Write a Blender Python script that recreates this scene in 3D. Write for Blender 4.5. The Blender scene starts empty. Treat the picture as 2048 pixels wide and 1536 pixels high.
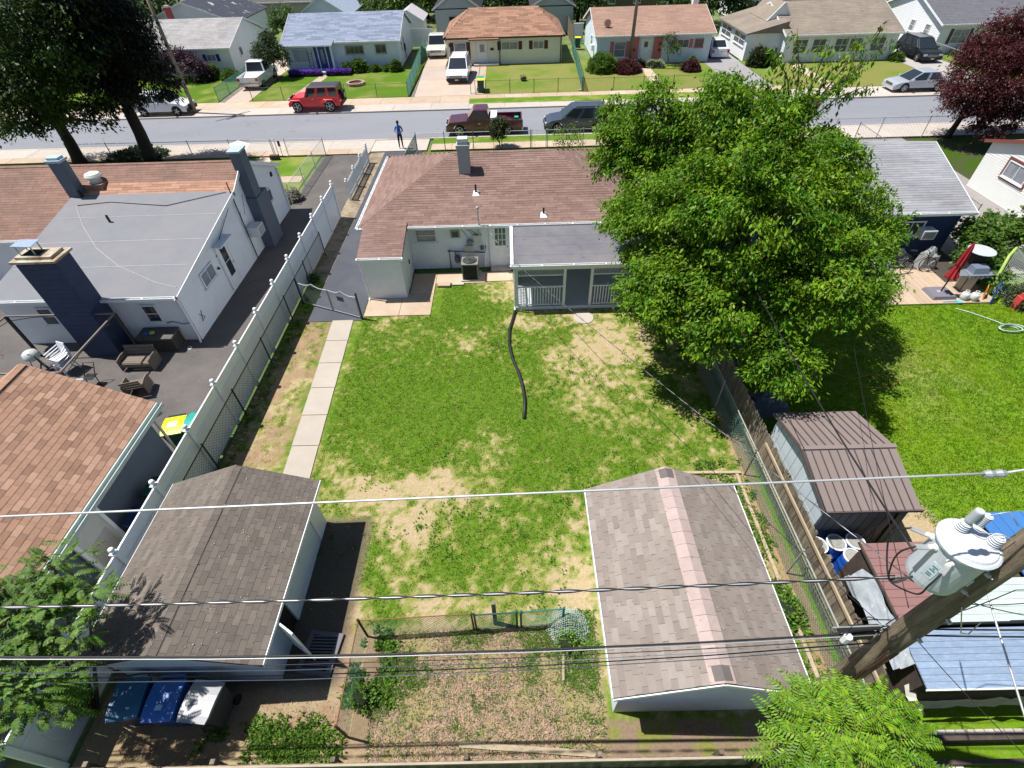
import bpy, math, random
import numpy as np
from mathutils import Vector, Matrix
random.seed(7); RS = np.random.RandomState(11)
R = math.radians
C = bpy.context.scene.collection
sc = bpy.context.scene
# ---------------------------------------------------------------- camera, sky, sun, exposure
CAMZ = 13.0
cam_d = bpy.data.cameras.new("camera"); cam = bpy.data.objects.new("camera", cam_d); C.objects.link(cam)
_pi, _ro, _ya = R(44.44), R(1.88), R(-0.61)
_f = Vector((math.sin(_ya)*math.cos(_pi), math.cos(_ya)*math.cos(_pi), -math.sin(_pi)))
_r = Vector((math.cos(_ya), -math.sin(_ya), 0)); _d = _f.cross(_r)
_r2 = math.cos(_ro)*_r + math.sin(_ro)*_d; _d2 = -math.sin(_ro)*_r + math.cos(_ro)*_d
M = Matrix((( _r2.x, -_d2.x, -_f.x, 0), (_r2.y, -_d2.y, -_f.y, 0), (_r2.z, -_d2.z, -_f.z, CAMZ), (0, 0, 0, 1)))
cam.matrix_world = M
cam_d.sensor_width = 36; cam_d.lens = 36*1004.5/2048; cam_d.clip_start = 0.1; cam_d.clip_end = 800
sc.camera = cam
SUN = Vector((-0.445, 0.10, 1.0)).normalized()
w = bpy.data.worlds.new("World"); sc.world = w; w.use_nodes = True
nt = w.node_tree; bg = nt.nodes["Background"]
sky = nt.nodes.new("ShaderNodeTexSky"); sky.sky_type = 'NISHITA'; sky.sun_disc = False
sky.sun_elevation = math.asin(SUN.z); sky.sun_rotation = math.atan2(SUN.x, SUN.y)
sky.air_density = 1.0; sky.dust_density = 0.6; sky.ozone_density = 1.2
nt.links.new(sky.outputs[0], bg.inputs[0]); bg.inputs[1].default_value = 0.065
ld = bpy.data.lights.new("sun", 'SUN'); ld.energy = 5.0; ld.angle = R(0.53); ld.color = (1.0, 0.955, 0.89)
lo = bpy.data.objects.new("sun", ld); C.objects.link(lo); lo.location = (-20, 5, 40)
lo.rotation_euler = (-SUN).to_track_quat('-Z', 'Y').to_euler()
sc.view_settings.view_transform = 'Standard'; sc.view_settings.look = 'None'
sc.view_settings.exposure = 0.52; sc.view_settings.gamma = 1; sc.view_settings.use_curve_mapping = False
sc.render.engine = 'CYCLES'
try:
    sc.cycles.max_bounces = 6; sc.cycles.diffuse_bounces = 3; sc.cycles.transparent_max_bounces = 6
    sc.cycles.sample_clamp_indirect = 6
except Exception: pass
# ---------------------------------------------------------------- materials
MATS = {}
def mat(name, col, rough=0.8, var=0.12, scale=4.0, bump=0.0, bscale=30.0, rand=0.0, col2=None, cscale=1.0, metallic=0.0,
        spec=0.3, translucent=0.0, hue=0.0, coat=0.0, aniso=None, attr=None, wear=None, thr=(0.42, 0.62), cracks=None):
    """procedural material: base colour, optional second colour in blotches, fine noise, per-piece random value"""
    if name in MATS: return MATS[name]
    m = bpy.data.materials.new(name); m.use_nodes = True; MATS[name] = m
    t = m.node_tree; N = t.nodes; L = t.links; bs = N["Principled BSDF"]
    bs.inputs["Roughness"].default_value = rough; bs.inputs["Metallic"].default_value = metallic
    bs.inputs["Specular IOR Level"].default_value = spec
    if coat: bs.inputs["Coat Weight"].default_value = coat; bs.inputs["Coat Roughness"].default_value = 0.05
    geo = N.new("ShaderNodeNewGeometry"); pos = geo.outputs["Position"]
    if aniso:
        mp = N.new("ShaderNodeMapping"); mp.inputs["Scale"].default_value = aniso; L.new(pos, mp.inputs[0]); pos = mp.outputs[0]
    def mix(a, b, f, mode='MIX'):
        x = N.new("ShaderNodeMix"); x.data_type = 'RGBA'; x.blend_type = mode; x.clamp_factor = True
        for s, v in ((x.inputs[6], a), (x.inputs[7], b), (x.inputs[0], f)):
            if isinstance(v, bpy.types.NodeSocket): L.new(v, s)
            elif isinstance(v, (tuple, list)): s.default_value = (*v[:3], 1)
            else: s.default_value = v
        return x.outputs[2]
    def noise(s, det=4.0, r=0.6):
        n = N.new("ShaderNodeTexNoise"); n.inputs["Scale"].default_value = s; n.inputs["Detail"].default_value = det
        n.inputs["Roughness"].default_value = r; L.new(pos, n.inputs["Vector"]); return n.outputs[0]
    def ramp(v, a, b, lo=0.0, hi=1.0):
        r = N.new("ShaderNodeMapRange"); L.new(v, r.inputs[0]); r.inputs[1].default_value = a; r.inputs[2].default_value = b
        r.inputs[3].default_value = lo; r.inputs[4].default_value = hi; return r.outputs[0]
    if attr:
        a = N.new("ShaderNodeAttribute"); a.attribute_name = attr; c = a.outputs["Color"]
    else:
        rgb = N.new("ShaderNodeRGB"); rgb.outputs[0].default_value = (*col, 1); c = rgb.outputs[0]
    if col2: c = mix(c, col2, ramp(noise(cscale, 5.0, 0.65), thr[0], thr[1]))
    def value(c, f):
        h = N.new("ShaderNodeHueSaturation"); L.new(c, h.inputs["Color"])
        L.new(f, h.inputs["Value"]); return h
    if var: c = value(c, ramp(noise(scale, 6.0, 0.7), 0.3, 0.7, 1-var, 1+var)).outputs[0]
    if rand or hue:
        oi = N.new("ShaderNodeObjectInfo"); ad = N.new("ShaderNodeMath"); ad.operation = 'ADD'
        L.new(oi.outputs["Random"], ad.inputs[0]); L.new(geo.outputs["Random Per Island"], ad.inputs[1])
        fr = N.new("ShaderNodeMath"); fr.operation = 'FRACT'; L.new(ad.outputs[0], fr.inputs[0])
        h = value(c, ramp(fr.outputs[0], 0, 1, 1-rand, 1+rand))
        if hue:
            m2 = N.new("ShaderNodeMath"); m2.operation = 'MULTIPLY'; m2.inputs[1].default_value = 7.31; L.new(fr.outputs[0], m2.inputs[0])
            f2 = N.new("ShaderNodeMath"); f2.operation = 'FRACT'; L.new(m2.outputs[0], f2.inputs[0])
            L.new(ramp(f2.outputs[0], 0, 1, 0.5-hue, 0.5+hue), h.inputs["Hue"])
        c = h.outputs[0]
    if wear: c = mix(c, wear[0], ramp(noise(wear[1], 8.0, 0.75), wear[2], wear[2]+0.08))
    if cracks:   # thin wandering cracks: (cells per metre, half width, darkening)
        nz = N.new("ShaderNodeTexNoise"); nz.inputs["Scale"].default_value = cracks[0]*3; nz.inputs["Detail"].default_value = 4; L.new(geo.outputs["Position"], nz.inputs["Vector"])
        va = N.new("ShaderNodeVectorMath"); va.operation = 'MULTIPLY_ADD'; va.inputs[1].default_value = (.8/cracks[0],)*3; L.new(nz.outputs[1], va.inputs[0]); L.new(geo.outputs["Position"], va.inputs[2])
        vo = N.new("ShaderNodeTexVoronoi"); vo.feature = 'DISTANCE_TO_EDGE'; vo.inputs["Scale"].default_value = cracks[0]; L.new(va.outputs[0], vo.inputs["Vector"])
        msk = N.new("ShaderNodeMath"); msk.operation = 'MULTIPLY'; L.new(ramp(vo.outputs["Distance"], 0, cracks[1], 1, 0), msk.inputs[0]); L.new(ramp(noise(cracks[0]*.9, 3), .45, .6), msk.inputs[1])
        c = mix(c, tuple(v*cracks[2] for v in col), msk.outputs[0])
    L.new(c, bs.inputs["Base Color"])
    if bump:
        b = N.new("ShaderNodeBump"); b.inputs["Strength"].default_value = bump; b.inputs["Distance"].default_value = 0.02
        L.new(noise(bscale, 5.0, 0.7), b.inputs["Height"]); L.new(b.outputs[0], bs.inputs["Normal"])
    if translucent:
        tr = N.new("ShaderNodeBsdfTranslucent"); L.new(c, tr.inputs[0])
        ms = N.new("ShaderNodeMixShader"); ms.inputs[0].default_value = translucent
        L.new(bs.outputs[0], ms.inputs[1]); L.new(tr.outputs[0], ms.inputs[2])
        L.new(ms.outputs[0], N["Material Output"].inputs[0])
    return m
white = mat("white_paint", (0.76, 0.78, 0.80), 0.5, 0.04, 3, wear=((0.5, 0.5, 0.48), 2.5, 0.66))
vinyl = mat("white_vinyl", (0.80, 0.83, 0.84), 0.35, 0.04, 2, wear=((0.5, 0.55, 0.46), 1.6, 0.63))
siding = mat("white_siding", (0.78, 0.80, 0.82), 0.55, 0.05, 1.2, aniso=(1, 1, 0.4))
gutter_m = mat("gutter_enamel", (0.78, 0.80, 0.80), 0.4, 0.06, 5, wear=((0.35, 0.35, 0.33), 6, 0.66))
glass = mat("window_glass", (0.035, 0.045, 0.055), 0.08, 0.3, 1.5, spec=0.6)
glass_pale = mat("curtained_glass", (0.22, 0.24, 0.27), 0.12, 0.3, 2.5, spec=0.6)
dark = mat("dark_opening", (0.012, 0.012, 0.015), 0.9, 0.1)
black_metal = mat("black_metal", (0.02, 0.02, 0.022), 0.45, 0.1)
galv = mat("galvanised_steel", (0.42, 0.44, 0.45), 0.45, 0.15, 8, metallic=0.5)
green_steel = mat("green_coated_steel", (0.03, 0.10, 0.085), 0.5, 0.15, 6)
green_slat = mat("green_fence_mesh", (0.07, 0.22, 0.17), 0.5, 0.2, 3)
rust_steel = mat("rusty_steel", (0.20, 0.10, 0.06), 0.8, 0.3, 12)
concrete = mat("concrete_pale", (0.44, 0.39, 0.35), 0.9, 0.08, 1.5, 0.15, 60, rand=0.07, wear=((0.36, 0.31, 0.27), 5, 0.62))
concrete_tan = mat("concrete_tan", (0.43, 0.325, 0.23), 0.9, 0.10, 1.5, 0.15, 60, rand=0.09, col2=(0.46, 0.37, 0.29), cscale=0.35)
drive_conc = mat("concrete_drive", (0.41, 0.345, 0.30), 0.9, 0.07, 0.8, 0.1, 60, rand=0.05, col2=(0.45, 0.34, 0.27), cscale=0.25, wear=((0.37, 0.31, 0.26), 2.2, 0.66))
asph_old = mat("road_asphalt", (0.215, 0.222, 0.25), 0.9, 0.05, 0.5, 0.2, 90, col2=(0.20, 0.208, 0.235), cscale=0.12, aniso=(0.25, 1, 1), wear=((0.18, 0.185, 0.205), 1.3, 0.66), cracks=(.30, .012, .62))
asph_new = mat("driveway_asphalt", (0.066, 0.072, 0.09), 0.85, 0.10, 1.2, 0.3, 120, col2=(0.078, 0.083, 0.10), cscale=0.5, wear=((0.16, 0.155, 0.15), 30, 0.70))
asph_nb = mat("courtyard_asphalt", (0.098, 0.090, 0.088), 0.9, 0.10, 1.0, 0.4, 100, col2=(0.125, 0.113, 0.108), cscale=0.45, wear=((0.3, 0.28, 0.26), 25, 0.71), cracks=(.35, .010, .5))
wood_grey = mat("weathered_wood", (0.20, 0.165, 0.125), 0.9, 0.25, 6, 0.3, 40, rand=0.28, aniso=(3, 3, 0.6), col2=(0.12, 0.10, 0.07), cscale=2.5)
wood_pale = mat("bare_timber", (0.35, 0.285, 0.20), 0.85, 0.2, 5, rand=0.12, aniso=(1, 4, 4))
wood_dark = mat("dark_timber", (0.065, 0.05, 0.042), 0.85, 0.3, 6, rand=0.1)
# ---------------------------------------------------------------- mesh helpers
class MB:
    """collects primitives in world (or thing-local) metres and links them as one mesh object"""
    def __init__(s): s.v = []; s.f = []; s.m = []; s.mi = 0
    def add(s, vs, fs):
        o = len(s.v); s.v += [tuple(p) for p in vs]; s.f += [tuple(i+o for i in f) for f in fs]; s.m += [s.mi]*len(fs); return s
    def box(s, x0, y0, z0, x1, y1, z1):
        return s.add([(x0,y0,z0),(x1,y0,z0),(x1,y1,z0),(x0,y1,z0),(x0,y0,z1),(x1,y0,z1),(x1,y1,z1),(x0,y1,z1)],
                     [(0,3,2,1),(4,5,6,7),(0,1,5,4),(1,2,6,5),(2,3,7,6),(3,0,4,7)])
    def obox(s, c, u, v, n, a, b, d):
        """box centred at c with half sizes a,b,d along unit axes u,v,n"""
        c, u, v, n = map(Vector, (c, u, v, n)); P = []
        for k in (-1, 1):
            for i, j in ((-1,-1),(1,-1),(1,1),(-1,1)): P.append(c+u*a*i+v*b*j+n*d*k)
        return s.add(P, [(0,3,2,1),(4,5,6,7),(0,1,5,4),(1,2,6,5),(2,3,7,6),(3,0,4,7)])
    def poly(s, pts, thick=0.0, down=(0,0,-1)):
        n = len(pts)
        if not thick: return s.add(pts, [tuple(range(n))])
        dv = Vector(down)*thick; low = [tuple(Vector(p)+dv) for p in pts]
        return s.add(list(pts)+low, [tuple(range(n)), tuple(range(2*n-1, n-1, -1))]+[(i, i+n, (i+1)%n+n, (i+1)%n) for i in range(n)])
    def bar(s, p0, p1, w_, h_, up=(0,0,1)):
        p0, p1 = Vector(p0), Vector(p1); d = p1-p0; L = d.length
        if L < 1e-6: return s
        d /= L; up = Vector(up)
        if abs(d.dot(up)) > 0.98: up = Vector((0,1,0))
        a = d.cross(up).normalized(); b = a.cross(d)
        return s.obox((p0+p1)/2, d, a, b, L/2, w_/2, h_/2)
    def tube(s, pts, r, n=8, caps=True):
        pts = [Vector(p) for p in pts]; rr = r if isinstance(r, (list, tuple)) else [r]*len(pts)
        V = []; F = []; a = None
        for i, p in enumerate(pts):
            d = (pts[min(i+1, len(pts)-1)]-pts[max(i-1, 0)])
            if d.length < 1e-9: d = Vector((0,0,1))
            d.normalize()
            if a is None:
                a = d.orthogonal().normalized()
            a = (a-d*a.dot(d))
            if a.length < 1e-6: a = d.orthogonal()
            a.normalize(); b = d.cross(a)
            for k in range(n):
                t = 2*math.pi*k/n; V.append(p+(a*math.cos(t)+b*math.sin(t))*rr[i])
        for i in range(len(pts)-1):
            for k in range(n):
                F.append((i*n+k, i*n+(k+1)%n, (i+1)*n+(k+1)%n, (i+1)*n+k))
        if caps and n > 2:
            F.append(tuple(range(n-1, -1, -1))); F.append(tuple((len(pts)-1)*n+k for k in range(n)))
        return s.add(V, F)
    def lathe(s, c, prof, n=16, axis=(0,0,1), caps=True):
        c = Vector(c); ax = Vector(axis).normalized(); a = ax.orthogonal().normalized(); b = ax.cross(a); V = []; F = []
        for r_, z in prof:
            for k in range(n):
                t = 2*math.pi*k/n; V.append(c+ax*z+(a*math.cos(t)+b*math.sin(t))*max(r_, 1e-4))
        for i in range(len(prof)-1):
            for k in range(n): F.append((i*n+k, i*n+(k+1)%n, (i+1)*n+(k+1)%n, (i+1)*n+k))
        if caps: F.append(tuple(range(n-1, -1, -1))); F.append(tuple((len(prof)-1)*n+k for k in range(n)))
        return s.add(V, F)
    def extrude(s, prof, y0, y1, sc1=1.0):
        """profile [(x,z)] extruded along y"""
        n = len(prof); V = [(x, y0, z) for x, z in prof]+[(x, y1, z) for x, z in prof]
        return s.add(V, [tuple(range(n)), tuple(range(2*n-1, n-1, -1))]+[(i, i+n, (i+1)%n+n, (i+1)%n) for i in range(n)])
def origin(o):
    v = Vector((0,0,0))
    while o is not None: v += Vector(o.location); o = o.parent
    return v
def props(o, label=None, cat=None, group=None, kind=None):
    if label: o["label"] = label
    if cat: o["category"] = cat
    if group: o["group"] = group
    if kind: o["kind"] = kind
    return o
def thing(name, label, cat, loc=(0,0,0), rz=0.0, group=None):
    o = bpy.data.objects.new(name, None); C.objects.link(o); o.empty_display_size = 0.2
    o.location = loc; o.rotation_euler = (0,0,rz); return props(o, label, cat, group)
def build(name, mb, m, parent=None, local=False, smooth=False, loc=None, label=None, kind=None):
    """link mb as ONE mesh object; world coordinates unless local; top-level objects get their origin at their base centre"""
    me = bpy.data.meshes.new(name)
    if parent is not None: off = Vector((0,0,0)) if local else origin(parent)
    elif local: off = Vector((0,0,0))
    else:
        A = np.array(mb.v); off = Vector(((A[:,0].min()+A[:,0].max())/2, (A[:,1].min()+A[:,1].max())/2, A[:,2].min()))
    me.from_pydata([(p[0]-off.x, p[1]-off.y, p[2]-off.z) for p in mb.v], [], mb.f)
    for q in (m if isinstance(m, (list, tuple)) else [m]): me.materials.append(q)
    if isinstance(m, (list, tuple)): me.polygons.foreach_set("material_index", mb.m)
    if smooth: me.polygons.foreach_set("use_smooth", [True]*len(me.polygons))
    me.update()
    o = bpy.data.objects.new(name, me); C.objects.link(o)
    if parent is not None: o.parent = parent
    elif not local: o.location = off
    if loc: o.location = loc
    if label: o["label"] = label
    if kind: o["kind"] = kind
    return o
def single(name, mb, m, label, cat, group=None, smooth=False): return props(build(name, mb, m, smooth=smooth), label, cat, group)
def structure(name, mb, m, parent=None):
    o = build(name, mb, m, parent)
    if parent is None: o["kind"] = "structure"
    return o
def np_mesh(name, V, F, m, parent=None, smooth=False, kind=None, cols=None):
    """numpy arrays -> mesh object (F has 3 or 4 columns)"""
    V = np.asarray(V, dtype=np.float32); F = np.asarray(F, dtype=np.int32); off = np.array(origin(parent)) if parent else np.zeros(3)
    me = bpy.data.meshes.new(name); me.vertices.add(len(V)); me.vertices.foreach_set("co", (V-off.astype(np.float32)).ravel())
    k = F.shape[1]; me.loops.add(F.size); me.loops.foreach_set("vertex_index", F.ravel())
    me.polygons.add(len(F)); me.polygons.foreach_set("loop_start", np.arange(0, F.size, k, dtype=np.int32))
    me.polygons.foreach_set("loop_total", np.full(len(F), k, dtype=np.int32))
    if smooth: me.polygons.foreach_set("use_smooth", np.ones(len(F), dtype=bool))
    me.materials.append(m); me.update(calc_edges=True); me.validate()
    if cols is not None:
        a = me.color_attributes.new("tint", 'FLOAT_COLOR', 'POINT')
        a.data.foreach_set("color", np.concatenate([cols, np.ones((len(cols), 1))], 1).astype(np.float32).ravel())
    o = bpy.data.objects.new(name, me); C.objects.link(o)
    if parent: o.parent = parent
    if kind: o["kind"] = kind
    return o
def copy_tree(o, parent=None):
    c = o.copy(); C.objects.link(c)
    if parent is not None: c.parent = parent
    for ch in list(o.children): copy_tree(ch, c)
    return c
# ---------------------------------------------------------------- numpy noise
_T = RS.rand(256, 256)
def vnoise(x, y, s, seed=0):
    x = x*s+seed*17.3; y = y*s+seed*9.1; xi = np.floor(x).astype(int); yi = np.floor(y).astype(int); fx = x-xi; fy = y-yi
    fx = fx*fx*(3-2*fx); fy = fy*fy*(3-2*fy); g = lambda a, b: _T[a % 256, b % 256]
    return (g(xi, yi)*(1-fx)+g(xi+1, yi)*fx)*(1-fy)+(g(xi, yi+1)*(1-fx)+g(xi+1, yi+1)*fx)*fy
def fbm(x, y, s, seed=0, o=5):
    v = 0; a = 0.5; t = 0
    for k in range(o): v = v+a*vnoise(x, y, s*2**k, seed+k); t += a; a *= 0.62
    return v/t
def sstep(v, a, b):
    t = np.clip((v-a)/(b-a), 0, 1); return t*t*(3-2*t)
# ---------------------------------------------------------------- kites: leaves and grass blades
def kites(P, D, S, L, W, fold=0.15, base=0.4):
    """P base points, D tip directions, S side directions, L lengths, W widths -> verts, tris (2 per leaf)"""
    n = len(P); Nn = np.cross(D, S); L = np.broadcast_to(L, (n,))[:, None]; W = np.broadcast_to(W, (n,))[:, None]
    mid = P+D*L*base; V = np.stack([P, mid+S*W*0.5+Nn*W*fold, P+D*L, mid-S*W*0.5+Nn*W*fold], 1).reshape(-1, 3)
    i = np.arange(n)[:, None]*4; F = np.concatenate([i+[0, 1, 2], i+[0, 2, 3]], 1).reshape(-1, 3)
    return V, F
def unit(a): return a/np.maximum(np.linalg.norm(a, axis=1, keepdims=True), 1e-9)
def tufts(xy, z, h, wd, per=3, spread=0.03, lean=0.5):
    n = len(xy)*per; P = np.repeat(np.column_stack([xy, np.full(len(xy), z)]), per, 0)
    P[:, :2] += RS.randn(n, 2)*spread; a = RS.rand(n)*6.283; l = RS.rand(n)*lean+0.1
    D = unit(np.column_stack([np.cos(a)*l, np.sin(a)*l, np.ones(n)])); S = unit(np.column_stack([-np.sin(a), np.cos(a), np.zeros(n)]))
    hh = (np.repeat(h, per) if np.ndim(h) else h)*(0.5+RS.rand(n))
    return kites(P, D, S, hh, wd*(0.7+0.6*RS.rand(n)), 0.1, 0.35)
# ---------------------------------------------------------------- ground, road, pavements, lawns (the setting)
lawn_m = mat("lawn", (0.1, 0.2, 0.03), 0.95, 0.22, 14, 0.5, 90, attr="tint", spec=0.1)
blade_m = mat("grass_blades", (0.095, 0.20, 0.010), 0.75, 0.25, 0.8, rand=0.42, hue=0.02, spec=0.04, translucent=0.35, col2=(0.17, 0.24, 0.03), cscale=0.55)
weed_m = mat("weed_leaves", (0.11, 0.21, 0.03), 0.6, 0.25, 1.5, rand=0.5, hue=0.02, spec=0.2, translucent=0.25)
straw_m = mat("straw_mulch", (0.31, 0.225, 0.16), 0.9, 0.2, 5, rand=0.45, hue=0.012)
far_grass = mat("far_ground", (0.085, 0.15, 0.035), 0.95, 0.25, 0.6, 0.3, 10, col2=(0.16, 0.17, 0.07), cscale=0.15)
g = MB(); g.poly([(-300, -150, -0.05), (300, -150, -0.05), (300, 420, -0.05), (-300, 420, -0.05)]); o = structure("ground", g, far_grass)
G_GREEN = np.array((0.085, 0.165, 0.012)); G_LUSH = np.array((0.12, 0.225, 0.010)); G_YEL = np.array((0.225, 0.235, 0.065))
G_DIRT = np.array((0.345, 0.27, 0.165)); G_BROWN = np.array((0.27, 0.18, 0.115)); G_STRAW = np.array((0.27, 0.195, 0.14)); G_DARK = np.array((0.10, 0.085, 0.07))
def mixc(a, b, t): return a*(1-t[:, None])+b*t[:, None]
def grid(name, x0, x1, y0, y1, step, fn, z=0.0, m=None, relief=0.012):
    nx = max(2, int((x1-x0)/step)+1); ny = max(2, int((y1-y0)/step)+1)
    X, Y = np.meshgrid(np.linspace(x0, x1, nx), np.linspace(y0, y1, ny)); x = X.ravel(); y = Y.ravel()
    cols = fn(x, y); zz = z+relief*(fbm(x, y, 0.9, 3)-0.5)
    i = (np.arange(ny-1)[:, None]*nx+np.arange(nx-1)[None, :]).ravel()
    return props(np_mesh(name, np.column_stack([x, y, zz]), np.column_stack([i, i+1, i+nx+1, i+nx]), m or lawn_m, smooth=True, cols=cols), kind="structure")
PATCH = [(-2.0,15.9,0.6,.9),(-3.3,8.9,0.5,1.3),(-2.8,9.1,0.35,1.3),(-4.0,8.6,0.4,1.2),(-2.0,9.2,0.5,1.3),(-2.3,8.7,0.4,1),(-4.6,8.7,0.8,.7),(-3.4,7.4,0.6,.9),(-2.9,7.5,0.4,1.1),
 (-0.9,10.6,0.7,.7),(-0.6,10.0,0.6,.7),(2.4,15.1,1.2,.75),(2.7,12.8,0.9,.75),(1.5,17.1,1.1,.8),(3.9,16.3,1.3,.8),(1.1,18.2,0.9,.6),(2.2,11.9,0.7,.5),(3.9,15.0,1.0,.7),
 (-8.9,13.8,1.1,.8),(-9.1,12.0,1.1,.8),(-8.8,16.2,1.0,.7),(-8.9,10.5,1.0,.7),(-3.2,6.1,0.4,.8),(1.4,6.7,0.4,.9),(1.0,6.0,0.5,.6),(-1.1,5.5,0.7,.7),(-2.6,15.6,1.2,.55),(1.6,7.6,0.35,1.2),
 (0.7,9.8,0.3,.9),(-5.1,8.3,0.6,.7),(-3.5,20.0,0.5,.9),(-0.6,19.2,0.9,.85),(5.6,16.2,0.9,.8),(-2.4,5.2,0.5,.9),(1.5,5.2,0.5,1.2),(-5.3,17.0,1.2,.5),(3.0,17.6,1.2,.7),(4.6,17.3,1.2,.8),(6.3,8.6,.8,.7),
 (-2.0,4.9,0.5,1.1),(-1.0,4.8,0.4,1.0),(-4.0,5.2,.4,.9),(-3.9,4.0,.5,1.2),(5.0,11.5,.8,.4),(0.2,16.9,.5,.7),(-6.4,12,.25,.5),(-6.1,9.6,.35,.8),(1.5,9.2,.3,.5)]
LUSHP = [(-2.6,18.6,1.2,1),(-1.2,17.8,1.2,.9),(-3.2,13.3,2.4,.8),(-4.2,11.5,2.0,.8),(-5.4,13.5,1.3,.6),(0.9,9.0,1.6,.7),(1.8,10.2,1.4,.6),(-4.9,6.6,0.8,.7),(-0.8,7.2,1.4,.6),(-1.3,13,1.5,.5),(0.2,12,1,.5)]
def blobs(x, y, L):
    v = np.zeros_like(x); wx = x+0.9*(fbm(x, y, 0.8, 5)-0.5)+.35*(fbm(x, y, 3, 6)-0.5); wy = y+0.9*(fbm(x, y, 0.8, 8)-0.5)+.35*(fbm(x, y, 3, 9)-0.5)
    for bx, by, r, a in L: v += a*np.exp(-((wx-bx)**2+(wy-by)**2)/(r*r))
    return v
def bare(x, y):
    """0 = full grass, 1 = bare soil, for the middle yard"""
    n = fbm(x, y, 2.2, 1, 6); n2 = fbm(x, y, 0.45, 4, 4)
    n3 = fbm(x, y, 6.5, 14, 4); b = 0.36*blobs(x, y, PATCH)-0.45*blobs(x, y, LUSHP)+1.0*(n-0.5)+0.75*(n2-0.48)+1.25*(n3-.5)+0.15+.10*sstep(y, 10.5, 8.5)
    return np.clip(b, 0, 1.2)
def yard_col(x, y):
    b = bare(x, y); c = mixc(G_GREEN*np.ones((len(x), 3)), G_YEL, sstep(b, 0.06, 0.40))
    c = mixc(c, G_DIRT*1.12, sstep(b, 0.46, 0.62)); f = fbm(x, y, 9, 12, 3); c = mixc(c, G_YEL, 0.35*sstep(f, .5, .75))
    strip = sstep(x, -7.3, -7.9)*sstep(y, 18.2, 17.6); c = mixc(c, G_BROWN*1.05, strip*sstep(fbm(x, y, 1.7, 30), .35, .6)*0.8)
    garden = sstep(x, -3.65, -3.4)*sstep(y, 4.75, 4.6)*sstep(x, 1.95, 1.75); st = sstep(fbm(x, y, 1.3, 21), .33, .62)
    gc = mixc(mixc(G_BROWN*1.35*np.ones((len(x), 3)), G_STRAW, sstep(fbm(x, y, 7, 22, 4), .35, .65)), G_YEL*.95, st*0.55)
    c = mixc(c, gc, garden)
    rs_ = sstep(x, 1.6, 1.8)*sstep(x, 5.6, 5.4)*sstep(y, 2.75, 2.6); c = mixc(c, mixc(G_STRAW*.8*np.ones((len(x), 3)), G_YEL*.8, sstep(fbm(x, y, 3, 28), .45, .6)), rs_)
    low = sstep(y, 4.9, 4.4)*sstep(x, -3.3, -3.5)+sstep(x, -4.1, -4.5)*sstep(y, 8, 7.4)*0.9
    shed_shade = sstep(x, -4.1, -4.5)*sstep(y, 3.2, 3.6)*sstep(y, 8, 7.6); c = mixc(c, mixc(G_BROWN*np.ones((len(x), 3)), G_DIRT*.9, sstep(fbm(x, y, 2, 25), .3, .7)), np.clip(low, 0, 1)); c = mixc(c, G_DARK*.8, shed_shade*.85)  # last mix darkens the ground colour as painted shade of the left shed
    side = sstep(x, 5.4, 5.6)*sstep(y, 8.2, 7.6); c = mixc(c, G_BROWN*1.25, side*.55*sstep(fbm(x, y, 2.5, 27), .35, .6)); c = mixc(c, G_BROWN*1.1, sstep(x, 6.75, 7.0)*(.6+.4*fbm(x, y, 3, 29)))
    return c
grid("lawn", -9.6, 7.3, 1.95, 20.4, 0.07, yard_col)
def plain(base, alt, s=0.5, seed=0, amt=0.8):
    return lambda x, y: mixc(base*np.ones((len(x), 3)), alt, amt*sstep(fbm(x, y, s, seed), .4, .75)*(0.5+fbm(x, y, 5, seed+3)))
def right_col(x, y):
    c = mixc(G_LUSH*np.ones((len(x), 3)), G_YEL*1.0, 0.7*np.exp(-((x-14.5)**2+(y-13.5)**2)/5)*sstep(fbm(x, y, 1.5, 40), .3, .6)+.22*sstep(fbm(x, y, 4, 41), .45, .7))
    wx = x+.8*(fbm(x, y, 1.3, 43)-.5); wy = y+.8*(fbm(x, y, 1.3, 44)-.5)
    s = np.exp(-((wx-10.9)**2/.75+(wy-8.5)**2/1.5))*1.3+1.1*np.exp(-((wx-10.9)**2/.7+(wy-6.9)**2/1.0))+.9*np.exp(-((wx-9)**2/6+(wy-6.0)**2/.8))
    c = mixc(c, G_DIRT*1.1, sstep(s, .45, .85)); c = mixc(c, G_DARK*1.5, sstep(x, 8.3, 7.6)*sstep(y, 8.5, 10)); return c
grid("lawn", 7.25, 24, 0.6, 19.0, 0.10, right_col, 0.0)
grid("lawn", -9.6, 5, 0.2, 1.8, 0.10, plain(G_GREEN, G_YEL*.95, 1.2, 50, 1.0), -0.004)
grid("lawn", 5, 16, -1.5, 2.2, 0.10, plain(G_YEL*.95, G_DIRT*.9, 1.0, 52, 1.0), -0.006)
grid("lawn", -6.5, 22, 29.5, 36.9, 0.25, plain(G_GREEN, G_YEL, .6, 54), -0.002)
grid("lawn", -27, -13.3, 28.2, 36.7, 0.25, plain(G_GREEN*1.1, G_YEL*1.1, .6, 55), -0.002)
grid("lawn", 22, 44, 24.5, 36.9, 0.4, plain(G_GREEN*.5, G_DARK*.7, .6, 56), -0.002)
grid("lawn", -46, -26.1, 50.1, 60, 0.3, plain(G_GREEN*.9, G_YEL, .6, 57), 0.10)
grid("lawn", -23.2, -8.9, 50.1, 62, 0.3, plain(G_GREEN*.95, G_YEL*.9, .5, 58), 0.10)
grid("lawn", -2.2, 8.9, 50.2, 61.5, 0.3, plain(G_YEL*.85, G_GREEN*1.1, .4, 59), 0.10)
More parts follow.
